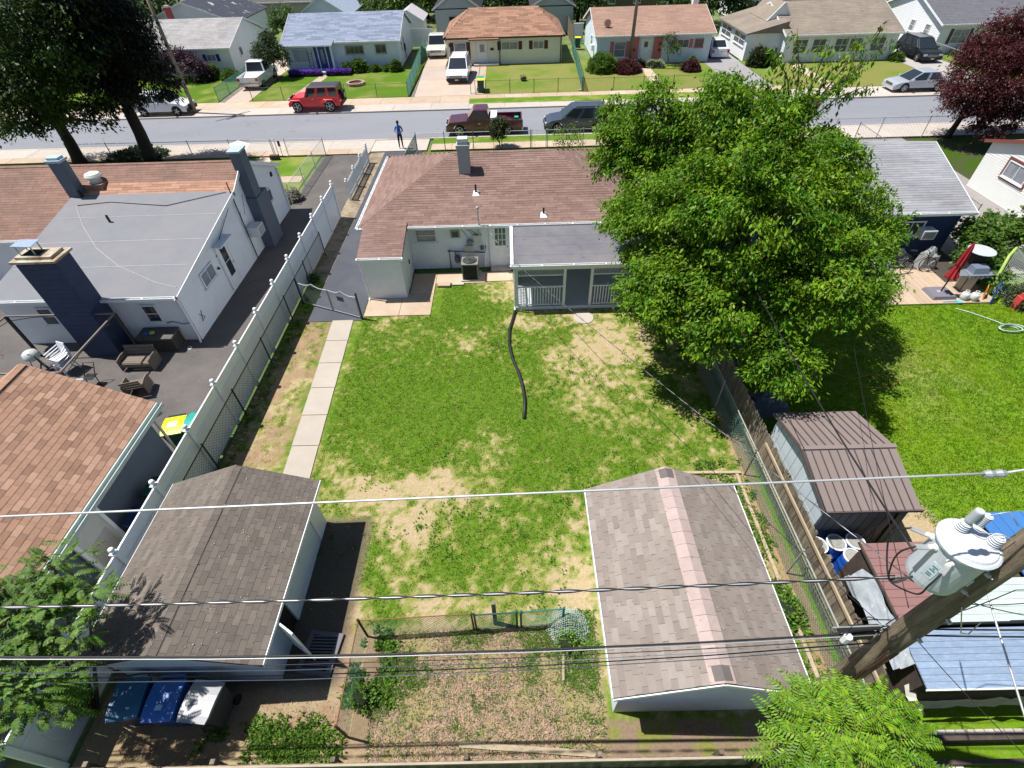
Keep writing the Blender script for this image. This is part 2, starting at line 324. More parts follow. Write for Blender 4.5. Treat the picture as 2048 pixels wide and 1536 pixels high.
grid("lawn", 6.2, 20.0, 50.2, 62, 0.3, plain(G_YEL*.8, G_GREEN*1.1, .4, 60), 0.104)
grid("lawn", 23.6, 38.6, 49.2, 60, 0.3, plain(G_YEL*.8, G_GREEN*1.15, .4, 61), 0.10)
grid("lawn", 43.0, 62, 50.2, 62, 0.3, plain(G_YEL*.8, G_GREEN*1.1, .4, 62), 0.10)
g = MB(); g.poly([(-150, 39.5, 0.0), (150, 39.5, 0.0), (150, 46.2, 0.0), (-150, 46.2, 0.0)]); structure("road", g, asph_old)
def slabs(name, x0, x1, y0, y1, L, z, m, gap=0.018, axis='x', thick=0.14, bed=True, jit=0.004):
    """a pavement: a bed with each concrete slab a piece of its own"""
    b = MB(); b.box(x0, y0, z-thick, x1, y1, z-0.03); root = structure(name, b, mat("joint_soil", (0.13, 0.10, 0.075), 0.95, 0.3, 20))
    a0, a1 = (x0, x1) if axis == 'x' else (y0, y1); n = max(1, round((a1-a0)/L)); s = (a1-a0)/n; me = None
    for i in range(n):
        p = a0+i*s
        if me is None:
            q = MB(); q.box(-s/2+gap/2, -(y1-y0)/2, -0.03, s/2-gap/2, (y1-y0)/2, 0) if axis == 'x' else q.box(-(x1-x0)/2, -s/2+gap/2, -0.03, (x1-x0)/2, s/2-gap/2, 0)
            ob = build("slab", q, m, root, local=True); me = ob.data
        else:
            ob = bpy.data.objects.new("slab", me); C.objects.link(ob); ob.parent = root
        c = Vector((p+s/2, (y0+y1)/2, z+random.uniform(-jit, jit))) if axis == 'x' else Vector(((x0+x1)/2, p+s/2, z+random.uniform(-jit, jit)))
        ob.location = c-origin(root); ob.rotation_euler = (0, 0, random.uniform(-.002, .002))
    return root
structure("kerb", MB().box(-150, 46.2, -0.1, 150, 46.38, 0.10), concrete)
structure("kerb", MB().box(-150, 39.32, -0.1, 150, 39.5, 0.10), concrete)
slabs("pavement", -45, -3.4, 46.38, 48.05, 3.2, 0.10, concrete)
slabs("pavement", -45, -3.4, 48.06, 50.05, 2.6, 0.10, concrete_tan)
slabs("pavement", -3.4, 24.2, 49.05, 50.2, 1.5, 0.10, concrete_tan)
slabs("pavement", 24.2, 60, 46.38, 49.1, 3.0, 0.10, concrete)
slabs("pavement", -3.4, 24.2, 46.38, 47.5, 3.0, 0.10, concrete)
grid("grass_verge", -3.4, 24.2, 47.5, 49.05, 0.2, plain(G_GREEN*1.1, G_YEL*1.1, 1.2, 70), 0.10)
slabs("pavement", -60, -9.9, 37.65, 39.32, 3.2, 0.09, concrete)
slabs("pavement", -60, -9.9, 36.7, 37.64, 1.5, 0.09, concrete_tan)
slabs("pavement", -5.6, 24, 36.95, 38.15, 1.5, 0.09, concrete_tan)
slabs("pavement", 24, 60, 36.95, 39.32, 3.0, 0.09, concrete)
structure("pavement", MB().box(-9.9, 37.1, -0.1, -5.9, 39.32, 0.06), concrete)
grid("grass_verge", -5.6, 24, 38.15, 39.32, 0.2, plain(G_GREEN*1.1, G_YEL, 1.2, 71), 0.09)
# driveways
g = MB(); g.box(-8.85, 17.35, -0.05, -6.55, 37.1, 0.025); g.box(-6.55, 34.0, -0.05, -6.2, 37.1, 0.022); structure("driveway", g, asph_new)
g = MB(); g.box(-13.0, 6.0, -0.05, -9.85, 37.0, 0.02); g.box(-48, 3.0, -0.05, -13.0, 21.0, 0.021); structure("courtyard", g, asph_nb)
structure("soil_strip", MB().box(-9.84, 20.4, -0.05, -8.86, 37.0, 0.012), mat("strip_soil", (0.30, 0.24, 0.17), 0.95, 0.25, 5, 0.4, 30, col2=(0.16, 0.13, 0.09), cscale=1.3))
slabs("driveway", -8.7, -2.9, 50.05, 60.6, 5.2, 0.104, drive_conc, axis='y'); structure("driveway", MB().box(-8.7, 60.62, 0, -6.5, 75, 0.105), drive_conc)
structure("driveway", MB().box(-25.9, 50.05, 0, -23.25, 66, 0.105), drive_conc)
structure("driveway", MB().box(20.0, 50.25, 0, 23.55, 66, 0.105), mat("grey_drive", (0.27, 0.26, 0.27), 0.9, .08, 2))
g = MB(); g.box(38.7, 49.2, 0, 42.9, 66, 0.105); structure("driveway", g, mat("light_drive", (0.36, 0.34, 0.32), 0.9, .08, 2, wear=((.25, .24, .22), 1.5, .64)))
structure("path", MB().box(-2.85, 50.25, 0, -2.2, 60.4, 0.11), concrete_tan)
structure("path", MB().poly([(-19.9, 50.1, .108), (-18.9, 50.1, .108), (-18.1, 58.7, .108), (-19.0, 58.7, .108)], .1), concrete_tan)
structure("path", MB().box(13.2, 50.2, 0, 14.2, 59.6, 0.108), concrete_tan)
structure("path", MB().box(27.9, 49.2, 0, 28.9, 58, 0.108), concrete_tan)
slabs("path", -24, -13.5, 32.2, 33.2, 1.5, 0.02, concrete_tan); structure("path", MB().box(-17.6, 33.3, 0, -16.6, 36.6, 0.03), concrete_tan)
structure("patio_soil", MB().box(15.8, 18.9, -.04, 20.9, 21.4, 0.015), mat("dark_soil", (.06, .05, .04), .95, .3, 5))
structure("driveway", MB().box(20.9, 19.6, -.04, 27.5, 37, 0.012), mat("side_drive", (0.26, 0.24, 0.235), .9, .1, 2))
# the garden walk (each slab a piece) and the patio strips behind the house
def quadslabs(name, quads, z, m, thick=0.05):
    A = np.array([p for q in quads for p in q]); b = MB(); b.box(A[:,0].min()+.05, A[:,1].min()+.03, z-0.1, A[:,0].max()-.05, A[:,1].max()-.03, z-0.045)
    root = structure(name, b, mat("joint_soil", (0.13, 0.10, 0.075)))
    for q in quads: build("slab", MB().poly([(x, y, z) for x, y in q], thick), m, root)
    return root
P0, P1 = (-6.98, 9.2), (-7.35, 17.42); n = 6; Q = []
for i in range(n):
    a = i/n; b = (i+1)/n-0.003; xa, ya = P0[0]+(P1[0]-P0[0])*a, P0[1]+(P1[1]-P0[1])*a; xb, yb = P0[0]+(P1[0]-P0[0])*b, P0[1]+(P1[1]-P0[1])*b
    Q.append([(xa-.45, ya), (xa+.45, ya), (xb+.44, yb), (xb-.44, yb)])
quadslabs("garden_path", Q, 0.03, mat("path_concrete", (0.39, 0.345, 0.295), 0.9, 0.07, 1.5, 0.1, 60, rand=0.04, wear=((0.38, 0.31, 0.22), 3, 0.64)))
quadslabs("patio", [[(-6.5, 17.62), (-5.0, 17.62), (-5.0, 18.94), (-6.5, 18.94)], [(-4.98, 17.62), (-3.62, 17.62), (-3.62, 19.2), (-4.98, 19.2)], [(-4.7, 19.22), (-3.62, 19.22), (-3.62, 20.9), (-4.7, 20.9)],
    [(-3.6, 20.02), (-1.3, 20.02), (-1.3, 20.9), (-3.6, 20.9)], [(-1.28, 20.12), (-0.02, 20.12), (-0.02, 20.9), (-1.28, 20.9)]], 0.04, concrete_tan)
single("paving_stone", MB().poly([(-3.5, 19.72, .12), (-2.92, 19.7, .12), (-2.9, 20.0, .12), (-3.48, 20.02, .12)], .1), concrete_tan, "loose tan paving stone lying beside the concrete strip behind the house", "paving stone")
single("paving_stone", MB().poly([(-2.84, 19.85, .07), (-2.3, 19.84, .07), (-2.28, 20.01, .07), (-2.82, 20.01, .07)], .05), concrete, "flat pale stone on the edge of the concrete strip left of the heat pump", "paving stone")
m_ = MB(); m_.lathe((2.95, 17.15, 0.0), [(.42, 0), (.42, .03), (.40, .04), (.01, .042)], 20); single("stepping_stone", m_, concrete, "round grey stepping stone in the grass below the porch", "stepping stone")
# grass blades over the middle yard, denser where the lawn is green
def scatter(n, x0, x1, y0, y1, keep):
    x = RS.uniform(x0, x1, n); y = RS.uniform(y0, y1, n); k = keep(x, y) > RS.rand(n); return np.column_stack([x[k], y[k]])
def keep_mid(x, y):
    b = bare(x, y); k = 1-sstep(b, 0.10, 0.60); k *= 1-0.8*sstep(x, -7.3, -7.9)*sstep(fbm(x, y, 1.7, 30), .35, .6)
    pth = (x > -7.95) & (x < -6.5) & (y > 9) & (y < 17.5); k = np.where(pth, 0, k); k = np.where((x < -3.2) & (y > 17.6), 0, k); k = np.where((x > -3.7) & (y > 20.0), 0, k); k = np.where((x > 0) & (y > 17.8), 0, k)
    k = np.where((x < -5.3) & (y < 8.0), 0, k); k = np.where((x > 1.8) & (x < 5.5) & (y < 7.3), 0, k); k = np.where((y < 4.75) & (x < 5.5), 0, k); k = np.where((y < 7.8) & (x < -4.3), k*.15, k); k = np.where(x > 6.85, 0, k); return k
pts = scatter(80000, -9.4, 6.9, 3.0, 20.3, keep_mid)
V, F = tufts(pts, 0.0, 0.045, 0.014, 4, 0.035, 0.9); np_mesh("grass", V, F, blade_m, kind="stuff")
def keep_right(x, y):
    k = np.ones_like(x); k = np.where((x < 11.6) & (y < 7.4), 0, k); s = np.exp(-((x-10.9)**2/.75+(y-8.5)**2/1.5))*1.3; return k*(1-sstep(s+.4*(fbm(x, y, 3, 45)-.5), .35, .7))
pts = scatter(52000, 7.5, 22, 6.2, 17.4, keep_right); V, F = tufts(pts, 0.0, 0.06, 0.016, 4, 0.04, 0.9); np_mesh("grass", V, F, mat("lush_blades", (0.105, 0.23, 0.012), 0.75, 0.2, 0.8, rand=0.35, hue=0.012, spec=0.04, translucent=0.35, col2=(0.22, .31, .012), cscale=.45), kind="stuff")
p = scatter(2600, -6.3, 6.6, 5.0, 17.3, lambda x, y: sstep(fbm(x, y, .9, 90, 4), .55, .68)*(1-sstep(bare(x, y), .5, .8))); V, F = tufts(p, .02, .05, .05, 5, .07, 2.2); np_mesh("clover", V, F, mat("clover_leaves", (.05, .15, .02), .7, .2, 2, rand=.3, spec=.05, translucent=.25), kind="stuff")
# weeds and straw: garden plot, strips beside the sheds
def weeds(n, x0, x1, y0, y1, keep, h=0.09, wd=0.03):
    p = scatter(n, x0, x1, y0, y1, keep); V, F = tufts(p, 0.01, h, wd, 6, 0.035, 1.6); return np_mesh("weeds", V, F, weed_m, kind="stuff")
weeds(8500, -3.4, 1.75, 2.05, 4.6, lambda x, y: .12+sstep(fbm(x, y, 1.1, 21, 4), .44, .66), 0.085, 0.014)
weeds(1000, -8.5, -3.9, 2.0, 3.3, lambda x, y: sstep(fbm(x, y, 1.3, 33, 3), .45, .58)*sstep(y, 3.0, 2.5), 0.11, 0.04)
weeds(600, -6.0, -4.4, 2.0, 2.9, lambda x, y: np.exp(-((x+5.3)**2/.5+(y-2.4)**2/.12)), 0.12, 0.035)
weeds(1400, 5.55, 7.0, 2.6, 9.5, lambda x, y: sstep(fbm(x, y, 1.6, 35, 3), .40, .6), 0.10, 0.045)
weeds(500, 6.05, 6.9, 4.4, 5.6, lambda x, y: np.exp(-((x-6.45)**2/.12+(y-4.9)**2/.3)), 0.18, 0.08)
weeds(260, 1.0, 1.8, 4.0, 5.0, lambda x, y: x*0+1, .08, .03)
weeds(500, -4.1, -3.0, 3.0, 4.7, lambda x, y: sstep(fbm(x, y, 2, 37), .45, .6), .12, .05)
weeds(300, -9.5, -8.6, 8.8, 20, lambda x, y: sstep(-x, 8.9, 9.4), .12, .05)
def mulch(n, x0, x1, y0, y1, L=0.10, W=0.012):
    p = scatter(n, x0, x1, y0, y1, lambda x, y: 1-0.6*sstep(fbm(x, y, 1.3, 21, 4), .45, .62)); n = len(p); a = RS.rand(n)*6.283
    D = unit(np.column_stack([np.cos(a), np.sin(a), RS.rand(n)*.3])); S = unit(np.column_stack([-np.sin(a), np.cos(a), np.zeros(n)]))
    V, F = kites(np.column_stack([p, .012+RS.rand(n)*.02]), D, S, L*(.4+RS.rand(n)), W*(.6+RS.rand(n)), .1, .5); return np_mesh("straw", V, F, straw_m, kind="stuff")
mulch(11000, -3.4, 1.78, 2.0, 4.6)
mulch(900, -8.3, -3.9, 2.0, 3.4, .07, .012)
mulch(900, 5.6, 7.0, 2.6, 8.5, .08, .014)
# dandelions and clover spots
p = scatter(260, -6.2, 6.0, 5, 16, lambda x, y: x*0+1); V, F = tufts(p, .03, .02, .03, 3, .012, 2); np_mesh("dandelions", V, F, mat("yellow_petals", (.6, .45, .02), .7), kind="stuff")
# ---------------------------------------------------------------- roofs laid shingle by shingle
CAMP = Vector((0, 0, CAMZ))
class Roof:
    """roof deck with courses of shingles: the nearest cap tabs are parts, the others one joined part"""
    def __init__(s, root, mats, deck, cap=300, thick=0.07, name="roof"):
        s.root = root; s.mats = mats; s.deck = deck; s.cap = cap; s.D = MB(); s.tabs = []; s.th = thick; s.name = name
    def slope(s, poly, expo=0.14, tab=0.32, pick=None, stagger=True, tk=0.011, over=1.12, only_deck=False, gap=0.006):
        P = [Vector(p) for p in poly]; s.D.poly(P, s.th); U = (P[1]-P[0]).normalized(); N = None
        for k in range(2, len(P)):
            N = U.cross(P[k]-P[0])
            if N.length > 1e-4: break
        N.normalize()
        if N.z < 0: N = -N
        V = N.cross(U).normalized(); q = [((p-P[0]).dot(U), (p-P[0]).dot(V)) for p in P]; L = max(b for a, b in q)
        if L < 0.01: V = -V; q = [((p-P[0]).dot(U), (p-P[0]).dot(V)) for p in P]; L = max(b for a, b in q)
        if only_deck: return
        def rng(t):
            xs = []
            for i in range(len(q)):
                (a0, b0), (a1, b1) = q[i], q[(i+1) % len(q)]
                if (b0-t)*(b1-t) <= 0 and abs(b1-b0) > 1e-9: xs.append(a0+(a1-a0)*(t-b0)/(b1-b0))
                elif abs(b0-t) < 1e-6 and abs(b1-b0) <= 1e-9: xs += [a0, a1]
            return (min(xs), max(xs)) if len(xs) > 1 else None
        n = int(L/expo)
        for r in range(n+1):
            t = r*expo
            if t > L-0.02: break
            w_ = rng(t+1e-4 if r == 0 else t+min(expo*.5, (L-t)*.5))
            if not w_ or w_[1]-w_[0] < .03: continue
            a, b = w_; off = ((r*0.5+ (random.random()*.3 if stagger else 0)) % 1.0)*tab; x = a-off
            hh = min(expo*over, L-t)
            while x < b-0.01:
                x0 = max(x, a); x1 = min(x+tab, b)
                if x1-x0 > 0.02: s.tabs.append((P[0]+U*x0+V*t+N*0.004, U, V, N, x1-x0-gap, hh, tk, pick(x0-a, t, b-a) if pick else 0))
                x += tab
    def hip(s, a, b, m=0, step=0.25, wid=0.26):
        """cap tabs along a hip or ridge"""
        a, b = Vector(a), Vector(b); U = (b-a).normalized(); n = int((b-a).length/step)
        S = U.cross(Vector((0,0,1))).normalized(); N = S.cross(U)
        for i in range(n):
            for sg in (-1, 1):
                V = (S*sg*0.93-N*0.30).normalized(); NN = U.cross(V)*sg
                if NN.z < 0: NN = -NN
                p = a+U*i*step+Vector((0,0,.018)); s.tabs.append((p, U, V, NN, step*.98, wid/2, .008, m))
    def finish(s):
        deck = build(s.name, s.D, s.deck, s.root); org = origin(deck); cache = {}
        s.tabs.sort(key=lambda t: (t[0]-CAMP).length)
        rest = MB(); near = s.tabs[:s.cap] if s.cap else []
        def verts(w_, h_, tk): return [(0,0,0),(w_,0,0),(w_,h_,0),(0,h_,0),(0,0,tk),(w_,0,tk),(w_,h_,.003),(0,h_,.003)]
        FC = [(4,5,6,7),(0,1,5,4),(1,2,6,5),(3,0,4,7)]
        for p, U, V, N, w_, h_, tk, mi in near:
            key = (round(w_, 2), round(h_, 2), mi)
            if key not in cache:
                me = bpy.data.meshes.new("shingle"); me.from_pydata(verts(w_, h_, tk), [], FC); me.materials.append(s.mats[mi]); cache[key] = me
            o = bpy.data.objects.new("shingle", cache[key]); C.objects.link(o); o.parent = deck
            p = p-org+N*random.uniform(0, .003)
            o.matrix_local = Matrix(((U.x,V.x,N.x,p.x),(U.y,V.y,N.y,p.y),(U.z,V.z,N.z,p.z),(0,0,0,1)))
        for p, U, V, N, w_, h_, tk, mi in s.tabs[len(near):]:
            rest.mi = mi; rest.add([p+U*x+V*y+N*z for x, y, z in verts(w_, h_, tk)], FC)
        if rest.v: build("shingles", rest, s.mats, deck, kind="stuff")
        return deck
shg_main = mat("shingle_rose_brown", (0.20, 0.126, 0.106), 0.9, 0.14, 5, 0.4, 160, rand=0.16, col2=(0.225, 0.147, 0.127), wear=((.13, .10, .09), 1.6, .66), cscale=0.5)
deck_main = mat("roof_underlay_brown", (0.085, 0.05, 0.048), 0.9, 0.1)
shg_tan = [mat("shingle_tan_"+n, c, 0.9, 0.10, 6, 0.4, 160, rand=0.07) for n, c in (("mid", (0.36, 0.215, 0.148)), ("dark", (0.28, 0.165, 0.115)), ("light", (0.41, 0.255, 0.18)))]
deck_tan = mat("roof_underlay_tan", (0.10, 0.055, 0.04), 0.9, 0.1)
shg_dk = [mat("shingle_grey_brown_"+n, c, 0.9, 0.12, 4, 0.3, 160, rand=0.10) for n, c in (("mid", (0.138, 0.118, 0.102)), ("dark", (0.122, 0.104, 0.091)), ("light", (0.156, 0.134, 0.115)))]
deck_dk = mat("roof_underlay_grey", (0.035, 0.03, 0.028), 0.9, 0.1)
shg_lt = [mat("shingle_weathered_"+n, c, 0.9, 0.10, 4, 0.3, 160, rand=0.06, wear=wr) for n, c, wr in (("mid", (0.235, 0.200, 0.178), None), ("dark", (0.21, 0.178, 0.158), None), ("pale", (0.262, 0.228, 0.205), None), ("pink", (0.385, 0.305, 0.285), ((0.29, 0.24, .22), 2.5, .62)))]
deck_lt = mat("roof_underlay_pale", (0.08, 0.07, 0.065), 0.9, 0.1)
shg_red = mat("shingle_faded_red_brown", (0.235, 0.14, 0.11), 0.9, 0.16, 3, 0.4, 120, rand=0.10, col2=(0.19, 0.12, 0.095), cscale=0.35, wear=((.10, .08, .06), .9, .68))
shg_org = mat("shingle_orange_brown", (0.36, 0.205, 0.14), 0.9, 0.14, 5, 0.4, 120, rand=0.2)
shg_sil = mat("shingle_silver_grey", (0.285, 0.29, 0.315), 0.9, 0.10, 3, 0.3, 120, rand=0.10, col2=(0.23, 0.232, 0.25), cscale=0.7, aniso=(0.5, 1, 1))
shg_blue = mat("shingle_blue_grey", (0.20, 0.235, 0.32), 0.9, 0.22, 6, 0.3, 120, rand=0.22)
shg_pale = mat("shingle_pale_grey", (0.33, 0.32, 0.325), 0.9, 0.10, 2.5, 0.3, 120, rand=0.10, col2=(0.27, 0.26, 0.265), cscale=0.5)
shg_brn = mat("shingle_brown_mottled", (0.275, 0.155, 0.105), 0.9, 0.2, 6, 0.3, 120, rand=0.28)
shg_pnk = mat("shingle_dusty_pink", (0.315, 0.20, 0.155), 0.9, 0.10, 3, 0.3, 120, rand=0.08, col2=(0.27, 0.17, 0.13), cscale=0.4)
shg_bge = mat("shingle_beige_grey", (0.245, 0.205, 0.165), 0.9, 0.10, 2.5, 0.3, 120, rand=0.07, col2=(0.20, 0.17, 0.14), cscale=0.4)
shg_chr = mat("shingle_charcoal", (0.125, 0.125, 0.145), 0.9, 0.12, 3, 0.3, 120, rand=0.08)
membrane = mat("flat_roof_membrane", (0.185, 0.193, 0.215), 0.85, 0.05, 1.5, 0.1, 60, col2=(0.205, 0.203, 0.218), cscale=0.3, wear=((0.27, 0.27, 0.28), 1.4, 0.66))
roll_roof = mat("rolled_roofing", (0.135, 0.135, 0.155), 0.85, 0.10, 2, 0.2, 90, col2=(0.165, 0.16, 0.17), cscale=0.7, wear=((0.09, 0.088, 0.095), 1.1, 0.60))
stucco = mat("white_render", (0.76, 0.80, 0.84), 0.8, 0.05, 2, 0.1, 60, wear=((0.56, 0.57, 0.56), 1.8, 0.63))
navy = mat("navy_paint", (0.045, 0.058, 0.105), 0.8, 0.10, 3, 0.3, 20)
navy_wall = mat("navy_siding", (0.025, 0.045, 0.11), 0.7, 0.10, 2)
slate_blue = mat("slate_blue_paint", (0.10, 0.125, 0.165), 0.7, 0.08, 3)
cream = mat("cream_siding", (0.74, 0.74, 0.62), 0.6, 0.05, 1.5)
ltblue = mat("pale_blue_siding", (0.66, 0.75, 0.82), 0.6, 0.05, 1.5)
blue_door = mat("blue_paint", (0.03, 0.08, 0.26), 0.5, 0.08)
pink_p = mat("pink_paint", (0.52, 0.17, 0.16), 0.6, 0.08)
brown_p = mat("brown_shutter_paint", (0.09, 0.035, 0.03), 0.6, 0.1)
bluesh = mat("blue_shutter_paint", (0.02, 0.055, 0.28), 0.6, 0.1)
# ---------------------------------------------------------------- openings
def frame_axes(face):
    return {'S': (Vector((1,0,0)), Vector((0,-1,0))), 'N': (Vector((-1,0,0)), Vector((0,1,0))), 'E': (Vector((0,1,0)), Vector((1,0,0))), 'W': (Vector((0,-1,0)), Vector((-1,0,0)))}[face]
Z = Vector((0,0,1))
def window(parent, face, P, w_, h_, nx=1, ny=2, fm=None, gm=None, fw=0.06, shutters=None, sill=True, proud=0.05, mull=0.03):
    """P = bottom centre on the wall; frame > pane pieces; shutters are parts of the house"""
    U, N = frame_axes(face); P = Vector(P); fm = fm or white; gm = gm or glass; f = MB()
    c = P+Z*h_/2
    for sx in (-1, 1): f.obox(c+U*sx*(w_/2-fw/2)+N*proud/2, U, Z, N, fw/2, h_/2, proud/2)
    for sz in (-1, 1): f.obox(c+Z*sz*(h_/2-fw/2)+N*proud/2, U, Z, N, w_/2-fw, fw/2, proud/2-.001)
    iw, ih = w_-2*fw, h_-2*fw
    for i in range(1, nx): f.obox(c+U*(-iw/2+iw*i/nx)+N*proud*.4, U, Z, N, mull/2, ih/2, proud*.3)
    for j in range(1, ny): f.obox(c+Z*(-ih/2+ih*j/ny)+N*proud*.4, U, Z, N, iw/2, mull/2, proud*.32)
    if sill: f.obox(P-Z*0.03+N*(proud+.02)/2, U, Z, N, w_/2+.05, .03, (proud+.04)/2)
    o = build("window", f, fm, parent)
    for i in range(nx):
        for j in range(ny):
            q = MB(); q.obox(c+U*(-iw/2+iw*(i+.5)/nx)+Z*(-ih/2+ih*(j+.5)/ny)+N*0.012, U, Z, N, iw/nx/2-mull*.3, ih/ny/2-mull*.3, .005); build("pane", q, gm, o)
    if shutters:
        sm, sw = shutters
        for sx in (-1, 1):
            q = MB(); cc = c+U*sx*(w_/2+sw/2+.03); q.obox(cc+N*.015, U, Z, N, sw/2, h_/2, .015)
            k = max(3, int(h_/.12))
            for j in range(k): q.obox(cc+Z*(-h_/2+h_*(j+.5)/k)+N*.034, U, Z, N, sw/2-.04, h_/k*.32, .006)
            build("shutter", q, sm, parent)
    return o
def door(parent, face, P, w_=.95, h_=2.05, dm=None, fm=None, lites=None, gm=None, fan=False):
    U, N = frame_axes(face); P = Vector(P); dm = dm or white; fm = fm or white
    q = MB(); q.obox(P+Z*h_/2+N*.02, U, Z, N, w_/2, h_/2, .02); o = build("door", q, dm, parent)
    f = MB()
    for sx in (-1, 1): f.obox(P+U*sx*(w_/2+.05)+Z*(h_+.05)/2+N*.03, U, Z, N, .05, (h_+.05)/2, .03)
    f.obox(P+Z*(h_+.10)+N*.031, U, Z, N, w_/2+.10, .05, .03); build("door_frame", f, fm, parent)
    if lites:
        nx, ny, z0, z1, ww = lites
        for i in range(nx):
            for j in range(ny):
                pw = ww/nx; ph = (z1-z0)/ny; g_ = MB(); g_.obox(P+U*(-ww/2+pw*(i+.5))+Z*(z0+ph*(j+.5))+N*.044, U, Z, N, pw/2-.018, ph/2-.018, .004); build("pane", g_, gm or glass, o)
    h = MB(); h.lathe(P+U*(w_/2-.09)+Z*1.0+N*.04, [(.03, 0), (.012, .02), (.03, .045), (.02, .06)], 8, N); build("handle", h, galv, o)
    return o
def laps(mb, A, B, z0, top, expo, N, tk=0.012):
    """clapboards from A to B (xy), top(s) gives the wall height at fraction s"""
    A, B, N = Vector((*A, 0)), Vector((*B, 0)), Vector((*N, 0)); z = z0; S = [i/24 for i in range(25)]
    while True:
        ok = [s for s in S if top(s) > z+expo*.6]
        if len(ok) < 2: break
        a, b = A.lerp(B, ok[0]), A.lerp(B, ok[-1]); t = z+expo
        mb.add([a+Z*z, b+Z*z, b+Z*z+N*tk, a+Z*z+N*tk, a+Z*t+N*.002, b+Z*t+N*.002], [(0,1,2,3), (3,2,5,4), (0,3,4), (1,5,2)]); z = t
def gutter(parent, A, B, N, m=None, r=.06):
    A, B, N = Vector(A), Vector(B), Vector(N); d = (B-A).normalized(); q = MB()
    q.obox((A+B)/2+N*.01, d, N, Z, (B-A).length/2, .012, .07); q.obox((A+B)/2+N*.06-Z*.06, d, N, Z, (B-A).length/2, .05, .01); q.obox((A+B)/2+N*.115-Z*.005, d, N, Z, (B-A).length/2, .01, .058)
    k = max(2, int((B-A).length/1.2))
    for i in range(k+1): q.obox(A.lerp(B, i/k)+N*.06+Z*.052, d, N, Z, .025, .065, .006)
    return build("gutter", q, m or gutter_m, parent)
def chimney(parent, x, y, z0, z1, w_, d_, m, cap_m=None, name="chimney", cap=.05, crown=.12):
    q = MB(); q.box(x-w_/2, y-d_/2, z0, x+w_/2, y+d_/2, z1); o = build(name, q, m, parent)
    c = MB(); c.box(x-w_/2-cap, y-d_/2-cap, z1, x+w_/2+cap, y+d_/2+cap, z1+crown); c.box(x-w_/2+.03, y-d_/2+.03, z1+crown, x+w_/2-.03, y+d_/2-.03, z1+crown+.10); build("chimney_cap", c, cap_m or m, o); return o
def vent_pipe(parent, x, y, z, h=.35, r=.045, m=None, flash=True):
    q = MB(); q.lathe((x, y, z-.1), [(r, 0), (r, h+.1), (r*.7, h+.1), (r*.7, h-.05)], 10); o = build("vent_pipe", q, m or black_metal, parent)
    if flash: f = MB(); f.add([(x-.16, y-.2, z-.07), (x+.16, y-.2, z-.07), (x+.11, y+.12, z+.06), (x-.11, y+.12, z+.06), (x-.08, y-.08, z+.03), (x+.08, y-.08, z+.03), (x+.06, y+.06, z+.09), (x-.06, y+.06, z+.09)], [(4,5,6,7), (0,1,5,4), (1,2,6,5), (2,3,7,6), (3,0,4,7)]); build("flashing", f, white, o)
    return o
def dish(parent_or_none, P, face, r=.32, m=None):
    q = MB(); n = Vector(face).normalized(); q.lathe(P, [(r, .10), (r*.7, .04), (r*.3, .01), (.01, 0)], 16, n); q.tube([P, Vector(P)-Z*.4-n*.1], .02, 6); q.tube([Vector(P)-Z*r*.8, Vector(P)+n*.4], .012, 5)
    return build("satellite_dish", q, m or black_metal, parent_or_none, smooth=False)
